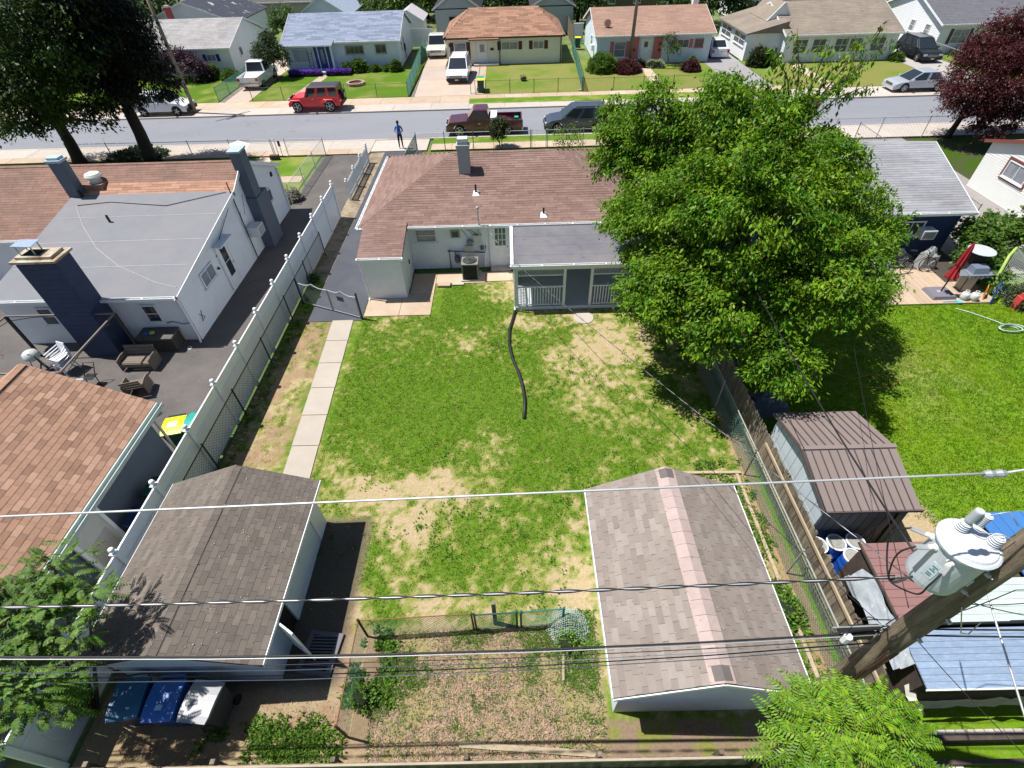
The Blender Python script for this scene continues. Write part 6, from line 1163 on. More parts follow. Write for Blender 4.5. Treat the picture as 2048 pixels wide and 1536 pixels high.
        for j, dx in enumerate((0.1, -.9) if kind != 'pickup' else (.35,)):
            q = MB(); q.obox((dx, sy*(hw+.005), belt-.16), (1,0,0), (0,1,0), (0,0,1), .09, .012, .018); build("door_handle", q, chrome, t, local=True)
    q = MB(); q.box(hl-.03, -hw+.05, zb-.02, hl+.07, hw-.05, zb+.22); build("front_bumper", q, trim_m if kind in ('jeep', 'suv') else (chrome if kind == 'pickup' else pm), t, local=True)
    q = MB(); q.box(-hl-.07, -hw+.05, zb-.02, -hl+.03, hw-.05, zb+.20); build("rear_bumper", q, trim_m if kind in ('jeep', 'suv') else (chrome if kind == 'pickup' else pm), t, local=True)
    gr = MB(); gr.box(hl-.02, -hw+.45, nose-.20, hl+.02, hw-.45, nose+.02); gp = build("grille", gr, trim_m, t, local=True)
    for j in range(3): q = MB(); q.box(hl+.02, -hw+.47, nose-.18+j*.07, hl+.03, hw-.47, nose-.155+j*.07); build("bar", q, chrome, gp, local=True)
    q = MB(); q.box(hl+.072, -.16, zb+.03, hl+.08, .16, zb+.14); build("number_plate", q, plate_m, t, local=True); q = MB(); q.box(-hl-.08, -.16, .62, -hl-.005, .16, .74); build("number_plate", q, plate_m, t, local=True)
    for cx in (fx_, rx_):
        for sy in (-1, 1):
            q = MB(); q.lathe((cx, sy*(hw-.12), wr), [(wr-.12, -.11), (wr-.03, -.11), (wr, -.08), (wr, .08), (wr-.03, .11), (wr-.12, .11)], 20, (0,1,0)); w_ = build("wheel", q, tyre_m, t, local=True)
            q = MB(); q.lathe((cx, sy*(hw-.015), wr), [(.06, -.02), (.07, 0), (.06, .01)], 10, (0,1,0))
            for k in range(5): a = k*2*math.pi/5; q.bar((cx, sy*(hw-.012), wr), (cx+(wr-.13)*math.cos(a), sy*(hw-.012), wr+(wr-.13)*math.sin(a)), .07, .012, (0,1,0))
            q.lathe((cx, sy*(hw-.02), wr), [(wr-.13, -.01), (wr-.10, -.01), (wr-.10, .012), (wr-.13, .012)], 16, (0,1,0), False); build("rim", q, rim_m, w_, local=True)
    if kind == 'jeep':
        q = MB(); q.lathe((-hl-.12, 0, 1.05), [(.2, -.12), (.36, -.12), (.40, -.08), (.40, .08), (.36, .12), (.2, .12)], 20, (1,0,0)); w_ = build("spare_wheel", q, tyre_m, t, local=True); q = MB(); q.lathe((-hl-.22, 0, 1.05), [(.02, 0), (.22, 0), (.22, .03)], 12, (-1,0,0)); build("rim", q, rim_m, w_, local=True)
        for cx in (fx_, rx_):
            for sy in (-1, 1): q = MB(); q.tube([(cx-.62, sy*(hw+.04), .62), (cx-.36, sy*(hw+.04), .92), (cx+.36, sy*(hw+.04), .92), (cx+.60, sy*(hw+.04), .66)], .075, 6); build("wheel_arch", q, pm, t, local=True)
    if kind == 'suv':
        for sy in (-1, 1): q = MB(); q.tube([(c[1]+.15, sy*(tw-.08), zt+.07), (c[2]-.2, sy*(tw-.08), zt+.07)], .02, 5); build("roof_rail", q, trim_m, t, local=True)
    return t
vehicle("off_road_car", "red off-road car with a black hardtop and a spare wheel on its back", 'jeep', (-16.15, 47.35), math.pi, paint("red_paint", (.72, .02, .03)), 4.3, 1.85, 1.82, roof_m=mat("black_hardtop", (.045, .05, .06), .5, .05), z=.10)
t = vehicle("pickup_truck", "dark maroon pickup truck with a white toolbox and clutter in its bed", 'pickup', (-1.85, 40.62), math.pi, paint("maroon_paint", (.075, .006, .022), .0), 5.6, 1.95, 1.72, cat="pickup truck")
def inside(parent, name, mb, m, label, cat):
    """a thing resting in a vehicle: stays top-level, placed where the vehicle stands"""
    for i, p in enumerate(mb.v): v = Vector(p); v.rotate(parent.rotation_euler); mb.v[i] = tuple(v+Vector(parent.location))
    return single(name, mb, m, label, cat)
q = MB(); q.box(-.95, -.86, .9, -.45, .86, 1.25); inside(t, "toolbox", q, mat("toolbox_white", (.66, .68, .70), .4), "white toolbox across the front of the maroon pickup's bed", "toolbox")
q = MB(); q.lathe((-1.7, .1, .67), [(.18, 0), (.36, 0), (.38, .1), (.36, .2), (.18, .2)], 16); inside(t, "spare_tyre", q, tyre_m, "black spare tyre lying in the maroon pickup's bed", "tyre")
q = MB(); q.box(-2.55, -.3, .67, -2.25, .1, 1.0); inside(t, "bucket", q, mat("bucket_green", (.02, .35, .18), .5), "small green bucket at the tailgate of the maroon pickup", "bucket")
vehicle("sport_utility_car", "blue-grey sport utility car parked half behind the big tree", 'suv', (5.05, 40.72), math.pi, paint("blue_grey_paint", (.065, .075, .115), .4), 4.75, 1.92, 1.66)
vehicle("sedan", "silver sedan parked half behind the red-leaved tree", 'sedan', (34.65, 47.95), math.pi, paint("silver_paint", (.48, .51, .56), .3), 4.6, 1.8, 1.42, z=.10)
vehicle("sport_utility_car", "white sport utility car facing the street in front of the cream house", 'suv', (-4.72, 56.15), -math.pi/2-.04, paint("white_car_paint", (.72, .73, .76)), 4.95, 2.0, 1.75, z=.10)
vehicle("pickup_truck", "cream-white pickup truck facing the street at the end of the concrete drive", 'pickup', (-7.75, 67.0), -math.pi/2, paint("cream_car_paint", (.66, .68, .60)), 5.8, 2.02, 1.88, cat="pickup truck", z=.105)
vehicle("pickup_truck", "white pickup truck seen from its tailgate beside the small dark tree", 'pickup', (-24.35, 56.4), math.pi/2, paint("white_car_paint", (0,0,0)), 5.5, 1.95, 1.85, cat="pickup truck", z=.105)
vehicle("sedan", "white sedan seen from behind beside the sunroom wing", 'sedan', (21.9, 62.7), math.pi/2, paint("white_car_paint", (0,0,0)), 4.6, 1.82, 1.45, z=.105)
vehicle("sport_utility_car", "black sport utility car in the driveway of the charcoal-roofed house", 'suv', (41.0, 58.6), -math.pi/2, paint("black_car_paint", (.012, .013, .014)), 4.9, 1.95, 1.72, z=.105)
vehicle("sedan", "white car half hidden under the dark conifer on the far side of the street", 'suv', (-29.3, 47.4), 0.0, paint("white_car_paint", (0,0,0)), 4.6, 1.85, 1.55, z=.10)
# ================================================================ trees and plants
bark = mat("bark_grey_brown", (.10, .08, .065), .95, .25, 6, .6, 20); bark_dk = mat("bark_dark", (.04, .032, .028), .95, .25, 6, .6, 20)
def leafmat(name, c, c2=None, rand=.35, tr=.3, rough=.45, hue=.02, cs=.8): return mat(name, c, rough, .2, 1.2, rand=rand, hue=hue, spec=.22, translucent=tr, col2=c2, cscale=cs)
lf_big = leafmat("leaf_fresh_green", (.076, .178, .007), (.155, .27, .012), rand=.45, hue=.025); lf_maple = leafmat("leaf_maple", (.022, .048, .010), (.05, .09, .012), cs=.35); lf_pine = leafmat("needles_dark", (.007, .011, .007), (.016, .022, .008), tr=.08, cs=.5)
lf_red = leafmat("leaf_wine_red", (.058, .014, .017), (.105, .030, .030), tr=.25, hue=.012); lf_loc = leafmat("leaf_locust", (.05, .13, .012), (.11, .21, .018)); lf_sum = leafmat("leaf_sumac", (.095, .215, .010), (.17, .31, .020))
lf_far = leafmat("leaf_far_green", (.025, .055, .014), (.06, .11, .02), cs=.4); lf_shrub = leafmat("leaf_shrub", (.06, .13, .02), (.13, .20, .03), cs=3); lf_dk = leafmat("leaf_dark_shrub", (.03, .05, .018), (.05, .075, .02), cs=2)
def clump_pts(blobs, k, shell=(.55, 1.0), up=-.55, seed=0):
    r_ = np.random.RandomState(seed+100); out = []; ctr = []
    for bx, by, bz, br in blobs:
        n = max(4, int(k*br*br)); u = unit(r_.randn(n*2, 3)); u = u[u[:, 2] > up][:n]; rr = br*(shell[0]+(shell[1]-shell[0])*r_.rand(len(u))**.6)
        rr *= .70+.55*fbm(u[:, 0]*2+bx, u[:, 1]*2+u[:, 2]*3+by, 1.6, seed); out.append(np.array([bx, by, bz])+u*rr[:, None]*np.array([1, 1, .9])); ctr.append(u)
    return np.concatenate(out), np.concatenate(ctr)
def leaves(P, U, per, cr, L, W, droop=.9, seed=0, fold=.2):
    r_ = np.random.RandomState(seed+5); n = len(P)*per; q = np.repeat(P, per, 0)+r_.randn(n, 3)*np.array([cr, cr, cr*.62]); u = np.repeat(U, per, 0)
    D = unit(u*.7+r_.randn(n, 3)*.75+np.array([0, 0, -droop])); S = unit(np.cross(D, np.array([0, 0, 1.])+r_.randn(n, 3)*.35)); s = .6+.8*r_.rand(n)
    return kites(q, D, S, L*s, W*s, fold, .42)
def tree(name, label, base, blobs, lm, bm, k=10, per=40, cr=.26, L=.13, W=.06, trunk_r=.2, fork=2.2, seed=0, droop=.9, cat="tree", group=None, limbs=True, shell=(.55, 1.0), up=-.55, twigs=60, trunk_top=None):
    t = thing(name, label, cat, base, group=group); P, U = clump_pts(blobs, k, shell, up, seed); V, F = leaves(P, U, per, cr, L, W, droop, seed); np_mesh("crown", V, F, lm, t)
    b = Vector(base); r = random.Random(seed); c = Vector((sum(x[0] for x in blobs)/len(blobs), sum(x[1] for x in blobs)/len(blobs), 0)); tt = Vector(trunk_top) if trunk_top else Vector((b.x+(c.x-b.x)*.15, b.y+(c.y-b.y)*.15, fork))
    q = MB(); q.tube([b-Z*.1, b.lerp(tt, .15)+Z*0, b.lerp(tt, .55)+Vector((.05, .04, 0)), tt], [trunk_r*1.35, trunk_r*1.05, trunk_r*.9, trunk_r*.8], 10)
    if limbs:
        for bx, by, bz, br in blobs:
            e = Vector((bx, by, bz)); m1 = tt.lerp(e, .45)+Vector((r.uniform(-.3, .3), r.uniform(-.3, .3), .25)); q.tube([tt-Z*.2, m1, e, e+(e-m1).normalized()*br*.5], [trunk_r*.5, trunk_r*.3, trunk_r*.16, trunk_r*.05], 6)
    build("trunk", q, bm, t, smooth=True)
    if twigs:
        q = MB(); BB = np.array([x[:3] for x in blobs]); idx = r.sample(range(len(P)), min(twigs, len(P)))
        for i in idx:
            p = Vector(P[i]); j = int(np.argmin(((BB-P[i])**2).sum(1))); e = Vector(BB[j]); m1 = e.lerp(p, .5)+Vector((r.uniform(-.1, .1), r.uniform(-.1, .1), .12)); q.tube([e, m1, p+(p-e)*.12], [.03, .018, .006], 4, False)
        build("branches", q, bm, t, kind="stuff")
    return t
BIG = [(5.77,18.6,6.0,1.9),(4.98,15.84,5.0,1.85),(4.81,14.07,3.8,1.4),(7.12,17.6,7.0,1.8),(6.73,13.6,6.6,2.2),(6.7,12.5,4.3,1.85),(7.61,10.7,3.2,1.05),(8.7,12.3,4.9,1.8),(11.9,15.8,4.6,1.45),(11.0,13.6,3.6,1.2),(10.3,17.0,6.0,1.6),(9.2,15.2,6.4,1.7),
 (5.88,14.4,6.3,1.7),(5.77,12.8,3.7,1.0),(4.3,12.7,3.6,.9),(5.8,11.7,3.4,.75),(5.0,13.2,4.4,1.0),(4.96,18.22,7.6,.95),(6.01,15.6,8.5,.8),(7.56,15.4,8.3,.95),(4.3,19.3,6.6,.95),(4.0,19.0,5.6,.9),(4.4,17.2,4.5,1.0),(6.8,17.5,8.3,.8),(9.4,18.4,7.4,.8),(4.2,21.4,6.6,.7)]
tree("shade_tree", "big leafy green tree overhanging the middle house's porch and the right fence", (8.0, 13.6, 0), BIG, lf_big, bark, k=44, per=100, cr=.17, L=.135, W=.058, shell=(.3, 1.0), trunk_r=.30, fork=2.4, seed=1, droop=1.1, twigs=160)
# long leading shoots rising from its top right
t = thing("shade_tree_shoots", "thin sparse shoots of leaves rising against the beige-roofed house, top of the big tree", "branch", (9.2, 17.5, 7.6)); q = MB(); PP = []; UU = []; rr = random.Random(5)
for ex, ey, ez in ((8.6, 17.9, 9.9), (9.5, 17.5, 9.7), (10.6, 18.0, 9.7), (11.8, 18.8, 9.9), (12.6, 19.3, 9.3), (11.2, 18.2, 8.8), (10.2, 16.9, 9.0), (12.0, 18.6, 8.2), (7.8, 17.3, 9.6)):
    a = Vector((9.0, 17.0, 7.2)); e = Vector((ex, ey, ez)); m1 = a.lerp(e, .5)+Vector((.1, .1, .3)); q.tube([a, m1, e], [.04, .022, .006], 5, False)
    for k in range(9):
        f = .45+.55*k/9; p = (m1.lerp(e, (f-.5)*2) if f > .5 else a.lerp(m1, f*2)); PP.append(tuple(p+Vector((rr.uniform(-.1, .1), rr.uniform(-.1, .1), -.05)))); UU.append((rr.uniform(-1, 1), rr.uniform(-1, 1), 0))
build("branches", q, bark, t, kind="stuff"); V, F = leaves(np.array(PP), np.array(UU), 13, .11, .17, .065, 1.5, 9); np_mesh("leaves", V, F, lf_big, t)
tree("maple_tree", "broad dark green maple at the top left with sunlit leaf tufts", (-30.3, 36.6, 0), [(-27.17,34,6.72,3.3),(-28.58,33.2,4.3,1.9),(-24.98,35,7.93,2.5),(-26.4,34,9.02,2.2),(-26.8,34,4.8,2.3),(-26.6,35,3.1,1.2),(-27.8,33,5.57,2.4),(-31,34,3.3,1.1),(-32,36,8,3.2)], lf_maple, bark_dk, k=13, per=44, cr=.34, L=.22, W=.13, trunk_r=.38, fork=2.8, seed=2)
tree("conifer_tree", "tall near-black conifer leaning over the street at the top left", (-25.2, 36.5, 0), [(-23.94,36,7.74,2.0),(-23.3,36.3,6.3,2.0),(-23.2,36.6,4.8,1.8),(-25.4,36.3,5.5,1.7),(-23.81,36,8.92,2.0),(-22.2,36.3,7.7,1.2),(-25.2,36.6,4.1,1.2),(-24,36,10.8,2)], lf_pine, bark_dk, k=24, per=60, cr=.30, L=.26, W=.08, trunk_r=.42, fork=3.4, seed=3, droop=1.3)
tree("red_maple", "wine-red leaved maple at the right edge over the street", (30.6, 36.8, 0), [(30.2,36,3.5,2.2),(31.9,37,4.84,1.8),(29.6,35.5,2.6,1.3),(32.7,35,2.3,1.8),(31.7,35,3.9,2.1),(30.1,37,4.89,1.4),(31.5,38,6,1.2),(31.4,34.6,1.6,1.3),(34,36.5,5,2.2)], lf_red, bark_dk, k=34, per=70, cr=.24, L=.16, W=.07, trunk_r=.2, fork=1.4, seed=4, droop=.5)
tree("purple_shrub_tree", "small purple-leaved tree in front of the blue-shuttered house", (-32.2, 58.3, .1), [(-32.67,58,1.7,1.5),(-31.1,57.6,1.3,1.1),(-33.8,58,1.5,1.2),(-30.3,57.8,1.0,.8)], leafmat("leaf_purple", (.045, .020, .035), (.09, .045, .07)), bark_dk, k=30, per=40, cr=.22, L=.2, W=.1, trunk_r=.08, fork=.8, seed=5, twigs=20)
tree("small_tree", "small dark green tree standing by the white pickup's driveway", (-22.9, 57.2, .1), [(-23.4,58.2,2.6,1.3),(-22.6,57.8,2.0,1.2),(-24.2,58,2.1,.9),(-23.2,58.2,3.3,.8)], lf_dk, bark, k=34, per=40, cr=.20, L=.2, W=.08, trunk_r=.07, fork=1.2, seed=6, twigs=25)
tree("small_tree", "round green tree between the pale grey roof and the blue-grey roof", (-26.4, 73, .1), [(-26.4,73,3.0,1.5),(-26.9,73,2.2,1.2),(-25.8,73,2.4,1.1)], leafmat("leaf_mid", (.05, .10, .02), (.09, .16, .03)), bark, k=18, per=36, cr=.26, L=.26, W=.13, trunk_r=.09, fork=1.2, seed=7, twigs=10)
tree("small_tree", "small bushy green tree in front of the pink-shuttered house's windows", (16.1, 58.6, .1), [(16.1,58.6,1.7,.95),(16.0,58.6,2.2,.75),(16.5,58.5,1.4,.7)], leafmat("leaf_bush", (.055, .10, .025), (.08, .14, .03)), bark, k=18, per=26, cr=.16, L=.16, W=.08, trunk_r=.05, fork=.7, seed=8, twigs=10)
tree("crape_myrtle", "small dark bush-like tree at the fence in front of the middle house's chimney", (-.75, 37.35, 0), [(-.85,37.2,1.35,.62),(-.55,37.3,1.6,.5),(-.75,37.1,1.0,.5)], leafmat("leaf_olive", (.035, .055, .016), (.085, .075, .03)), bark, k=170, per=40, cr=.10, L=.10, W=.05, trunk_r=.035, fork=.5, seed=9, twigs=10)
tree("shrub", "leafy shrub at the end of the front fence under the big tree", (3.6, 36.2, 0), [(3.6,36.2,.8,.8),(4.4,35.8,.9,.8),(3.9,35.6,1.5,.6)], lf_shrub, bark, k=22, per=24, cr=.14, L=.12, W=.06, trunk_r=.04, fork=.4, seed=10, twigs=8, cat="shrub")
tree("ivy_shrub", "mass of ivy-like vines climbing beside the navy house's patio", (21.6, 20.6, 0), [(21.0,19.8,1.0,.9),(21.5,20.9,1.3,1.0),(22.6,21.3,1.1,1.0),(20.9,18.6,.7,.5),(23.6,20.8,1.4,1.1),(24.5,20.2,1.6,1.2),(21.0,20.6,1.5,.6),(25.2,19.6,1.7,1.2)], leafmat("leaf_ivy", (.05, .12, .016), (.12, .20, .03), cs=2), bark, k=60, per=28, cr=.14, L=.15, W=.12, trunk_r=.05, fork=.6, seed=11, cat="shrub", twigs=0)
def bush(name, label, x, y, r, h, lm, k=40, L=.12, W=.07, seed=0, z=0.1, group=None, cat="shrub", per=14, flat=1.0):
    t = thing(name, label, cat, (x, y, z), group=group); n = int(k*r*r*10); rs = np.random.RandomState(seed+50); u = unit(rs.randn(n, 3)); u[:, 2] = np.abs(u[:, 2]); P = np.array([x, y, z])+u*np.array([r, r, h])*(.75+.3*rs.rand(n))[:, None]
    V, F = leaves(P, u, per, .07, L, W, .1, seed); np_mesh("foliage", V, F, lm, t); q = MB(); q.lathe((x, y, z), [(r*.75, 0), (r*.82, h*.4), (r*.55, h*.78), (.05, h*.9)], 10); build("stems", q, mat("inner_stems", (.015, .025, .01), .95), t); return t
bush("round_shrub", "rounded bright green clipped shrub left of the pink-shuttered house's window", 9.3, 57.0, 1.5, 1.5, leafmat("leaf_bright", (.06, .14, .012), (.12, .21, .02)), seed=1); bush("red_shrub", "low spreading wine-red shrub beside the bright clipped shrub", 11.6, 56.6, 1.45, .9, lf_red, seed=2, L=.16, W=.05)
bush("red_shrub", "small wine-red shrub on the pink-shuttered house's lawn behind the big tree", 17.8, 56.2, .9, .8, lf_red, seed=3, L=.16, W=.05)
for i, (x, l) in enumerate(((14.3, "pale white-flowering bush left of the small bushy tree"), (15.0, "pale white-flowering bush just left of the dark low shrubs"))): bush("flowering_bush", l, x, 57.9, .55, .6, leafmat("leaf_pale_flower", (.25, .32, .12), (.5, .55, .4), cs=6), seed=10+i)
for i, (x, y, r, h, l) in enumerate(((-15.2, 59.6, .7, 1.1, "tall leafy green bush under the blue house's wide window"), (-16.3, 59.4, .6, .8, "dark bush at the end of the purple flower bed"), (-14.6, 59.5, .45, .5, "low round bush right of the tall bush at the blue house"), (-13.5, 59.6, .4, .5, "second low round bush along the blue house wall"), (-12.4, 59.6, .4, .4, "third low round bush along the blue house wall"), (-11.5, 59.5, .6, .9, "leafy bush at the corner of the blue house"))): bush("garden_bush", l, x, y, r, h, lf_shrub, seed=20+i, L=.2, W=.14)
for i, (x, l) in enumerate(((-20.5, "bed of purple flowers left of the blue door"), (-17.0, "bed of purple flowers right of the front path"))):
    t = thing("flower_bed", l, "flowers", (x, 58.5, .1)); rs = np.random.RandomState(i+70); n = 1500; P = np.column_stack([x-1.6+3.2*rs.rand(n) if i == 0 else x-1.3+2.4*rs.rand(n), 58.2+.7*rs.rand(n), .25+.35*rs.rand(n)]); U_ = unit(rs.randn(n, 3)); V, F = leaves(P, U_, 5, .04, .09, .06, -.5, i); np_mesh("petals", V, F, mat("purple_petals", (.13, .04, .40), .6, .2, 3, rand=.35), t)
    P[:, 2] = .12+.2*rs.rand(n); V, F = leaves(P, U_, 4, .05, .12, .05, -.5, i+3); np_mesh("foliage", V, F, lf_dk, t)
for i, (x, y, r, h, l) in enumerate(((-29.6, 58.4, .55, 1.3, "small pale green shrub by the blue-shuttered house"), (-27.9, 58.2, .9, .8, "low bush with yellow and orange leaves at the green mesh fence"), (-30.3, 57.6, .8, .5, "dark low bush in the blue-shuttered house's border"))): bush("garden_bush", l, x, y, r, h, lf_shrub if i < 2 else lf_dk, seed=30+i, L=.18, W=.1)
for i, (x, y, r, h) in enumerate(((24.6, 57.2, .9, 1.6), (25.6, 57.6, .9, 1.2), (38.5, 57.6, .6, .7), (13.2, 58.3, .6, .5), (46.0, 58.8, 1.2, .5), (18.6, 58.6, .5, .5))): bush("garden_bush", ("dark tall bush at the sunroom wing's corner", "leafy bush beside the yellow-lidded bin at the sunroom wing", "small bush at the right corner of the beige-roofed house", "low dark shrub at the pink-shuttered house's front step", "low bright hedge in front of the charcoal-roofed house", "low shrub at the right end of the pink-shuttered house")[i], x, y, r, h, lf_dk if i in (0, 3) else lf_shrub, seed=40+i, L=.2, W=.1)
# wooded mass behind the houses
FAR = [(-52, 64, 4, 5, 0), (-46, 70, 4, 4.5, 0), (-45, 58, 3.2, 2.6, 0), (-15.5, 84, 3, 3.2, 1), (-11.5, 90, 4, 4.0, 1), (-6, 92, 3.6, 3.6, 1), (0, 86, 3.5, 3.8, 0), (9.5, 82, 3.4, 3.0, 0), (25.5, 78, 4, 4.2, 0), (21, 76, 3, 2.2, 0), (43, 76, 4, 4.2, 0), (47, 80, 4, 3.5, 1), (-49, 84, 4, 5, 0), (4.5, 90, 4, 4, 0), (34, 92, 4, 4.5, 0), (-60, 75, 5, 6, 0), (62, 78, 4, 5, 0), (-28, 108, 5, 5, 0), (10, 104, 5, 5, 0), (28, 104, 5, 5, 0), (50, 100, 5, 5, 1), (-8, 112, 5, 5, 0), (-50, 104, 5, 5, 0)]
where = ["far left beyond the pale grey roof", "left of the patched dark roof", "at the left end of the far lawn", "behind the small white shed", "behind the garage with the open doorway", "above the garage with the open doorway", "above the cream house's roof", "between the cream house and the olive house", "left of the beige-roofed house", "behind the pink house's right chimney", "between the beige roof and the charcoal roof", "behind the charcoal-roofed house", "at the top left corner behind the gabled house", "far above the cream house", "behind the pink-roofed far house", "at the far left edge of the street", "at the far right edge behind the charcoal roof", "beyond the long low house", "beyond the olive house", "beyond the beige-roofed house's chimney", "at the far top right", "beyond the beige two-storey house", "at the far top left beyond all roofs"]
for i, ((x, y, h, r, b), wtxt) in enumerate(zip(FAR, where)): tree("garden_tree", ("bright leafy tree " if b else "dark leafy tree ")+wtxt, (x, y, 0), [(x, y, h, r), (x+r*.5, y-.4*r, h*.75, r*.7), (x-r*.6, y, h*.8, r*.65)], leafmat("leaf_far_bright", (.05, .10, .018), (.09, .15, .02), cs=.4) if b else lf_far, bark_dk, k=4.2, per=40, cr=.5, L=.42, W=.26, trunk_r=.25, fork=1.6, seed=60+i, twigs=0, limbs=False, group="garden trees behind the houses")
# pinnate-leaved saplings near the camera
def pinnate(name, label, base, blobs, lm, k=26, nl=8, fl=.5, L=.11, W=.034, seed=0, cat="tree", droop=.35):
    t = thing(name, label, cat, base); P, U = clump_pts(blobs, k, (.35, 1.0), -.4, seed); rs = np.random.RandomState(seed); per = 3; P = np.repeat(P, per, 0)+rs.randn(len(P)*per, 3)*.10; U = np.repeat(U, per, 0)
    D = unit(U*[1, 1, .5]+rs.randn(len(P), 3)*.45+[0, 0, .1]); A = []; Dd = []; SS = []; Ls = []; q = MB()
    for j in range(1, nl+1):
        f = j/nl; pos = P+D*fl*f+np.array([0, 0, -1.])*(fl*droop*f*f); tang = unit(D+np.array([0, 0, -2*droop*f])); side = unit(np.cross(tang, [0, 0, 1.])); sz = L*(1-.55*abs(f-.45))
        for sg in (-1, 1): d = unit(side*sg*.9+tang*.45+np.array([0, 0, -.28])); A.append(pos); Dd.append(d); SS.append(unit(np.cross(d, [0, 0, 1.]+rs.randn(len(P), 3)*.15))); Ls.append(np.full(len(P), sz))
    A, Dd, SS, Ls = map(np.concatenate, (A, Dd, SS, Ls)); V, F = kites(A, Dd, SS, Ls, Ls*W/L, .12, .4); np_mesh("crown", V, F, lm, t)
    V = []; F = []; n = len(P); r0 = P; r1 = P+D*fl*.5+[0, 0, -fl*droop*.25]; r2 = P+D*fl+[0, 0, -fl*droop]; s = unit(np.cross(D, [0, 0, 1.]))*.004; V = np.stack([r0-s, r0+s, r1+s, r1-s, r2+s*.4, r2-s*.4], 1).reshape(-1, 3); i = np.arange(n)[:, None]*6; np_mesh("leaf_stalks", V, np.concatenate([i+[0, 1, 2, 3], i+[3, 2, 4, 5]], 1).reshape(-1, 4), mat("green_stalk", (.12, .16, .04), .6), t)
    b = Vector(base); q = MB()
    for bx, by, bz, br in blobs: e = Vector((bx, by, bz)); q.tube([b, b.lerp(e, .5)+Vector((rs.uniform(-.1, .1), rs.uniform(-.1, .1), .1)), e, e+Vector((0, 0, br*.6))], [.045, .03, .018, .006], 6)
    build("trunk", q, bark, t, smooth=True); return t
K = .95
pinnate("locust_tree", "green tree with feathery leaves in the bottom left corner over the bins", (-9.6, 3.0, 0), [(a*K, b*K, 13-K*(13-c), d*K) for a, b, c, d in [(-10.07,4.52,3.0,.58),(-9.53,4.79,3.3,.5),(-9.6,3.73,3.0,.8),(-9.0,3.71,3.0,.6),(-8.8,4.35,3.0,.42),(-9.1,2.91,2.8,.75),(-8.95,3.0,2.7,.42),(-8.9,2.51,2.4,.5),(-9.93,4.02,3.0,.55),(-10.4,3.3,3.1,.6),(-10.9,4.0,3.2,.5)]], lf_loc, k=100, fl=.31, L=.085, W=.042, seed=31)
K = .80
pinnate("sumac_tree", "bright green sapling with fern-like leaves at the bottom right below the pole", (4.6, 1.75, 0), [(a*K, b*K, 13-K*(13-c), d*K) for a, b, c, d in [(4.95,2.08,2.4,.42),(5.55,2.12,2.5,.40),(6.1,2.05,2.5,.42),(6.7,2.0,2.3,.32),(4.9,1.72,2.6,.62),(5.81,1.71,2.6,.66),(4.66,1.93,2.3,.32),(5.25,1.5,2.6,.58),(6.4,1.75,2.4,.4),(5.3,1.85,2.7,.42)]], lf_sum, k=120, fl=.36, L=.105, W=.034, seed=32, droop=.45)
for i, (x, y, r, l) in enumerate(((-3.62, 3.15, .28, "dark green bushy weed inside the garden fence's left side"), (-9.45, 20.6, .3, "small weedy plant at the foot of the dark chain-link fence"), (1.1, 4.25, .3, "leafy weed growing through the pale netting"))): bush("weed", l, x, y, r, r*1.3, weed_m, k=40, L=.07, W=.04, seed=80+i, z=0, cat="weed")
bush("weed", "leafy green weed beside the silver-green chain-link fence", 6.5, 4.9, .35, .35, weed_m, k=40, L=.09, W=.06, seed=84, z=0, cat="weed"); bush("weed", "tangled vines at the end of the left chain-link fence", -13.1, 29.6, .5, .6, leafmat("dry_vine", (.25, .24, .17), (.35, .33, .28), cs=4), seed=85, z=0, cat="vine")
bush("garden_bush", "bush with dull leaves in front of the sports net at the right", 21.6, 17.4, .8, .7, leafmat("leaf_greyish", (.07, .11, .045), (.16, .17, .09), cs=3), seed=86, z=0, L=.13, W=.05); bush("weed", "low weeds and hedge at the foot of the two dark trees", -26.5, 37.0, 2.0, .5, lf_dk, k=10, seed=87, z=0, cat="hedge", L=.2, W=.1)
# ================================================================ poles and wires
pole_wood = mat("pole_wood", (.15, .115, .08), .9, .3, 3, .7, 14, aniso=(6, 6, .7), col2=(.22, .18, .13), cscale=2)
def spl(P, n=6):
    P = [Vector(p) for p in P]; P = [P[0]*2-P[1]]+P+[P[-1]*2-P[-2]]; O = []
    for i in range(1, len(P)-2):
        a, b, c_, d = P[i-1:i+3]
        for k in range(n): u = k/n; O.append(.5*((2*b)+(c_-a)*u+(2*a-5*b+4*c_-d)*u*u+(3*b-a-3*c_+d)*u**3))
    return O+[P[-2]]
def cable(name, label, pts, r, m, sag=0.0, n=14, cat="cable", group=None, twist=None, extra=None):
    """a cable through the given points, each span sagging"""
    Q_ = []
    for a, b in zip(pts[:-1], pts[1:]):
        a, b = Vector(a), Vector(b)
        for i in range(n): f = i/n; p = a.lerp(b, f); p.z -= sag*4*f*(1-f); Q_.append(p)
    Q_.append(Vector(pts[-1]))
    if not twist: q = MB(); q.tube(Q_, r, 6); return single(name, q, m, label, cat, group, smooth=True)
    t = thing(name, label, cat, tuple(Q_[0]), group=group); q = MB(); q.tube(Q_, r, 6); build("bare_strand", q, m, t, smooth=True)
    for ph in (0, math.pi):
        R_ = []
        for i in range(len(Q_)-1):
            for j in range(8):
                f = j/8; p = Q_[i].lerp(Q_[i+1], f); s = (p-Q_[0]).length*2*math.pi/.9+ph; R_.append(p+Vector((0, math.cos(s), math.sin(s)))*(r*1.9))
        q = MB(); q.tube(R_, r*.95, 5); build("insulated_strand", q, black_metal, t, smooth=True)
    return t
alu = mat("bare_aluminium", (.52, .53, .55), .45, .06, 6, metallic=.4, spec=.4); cblk = mat("cable_black", (.018, .018, .02), .5)
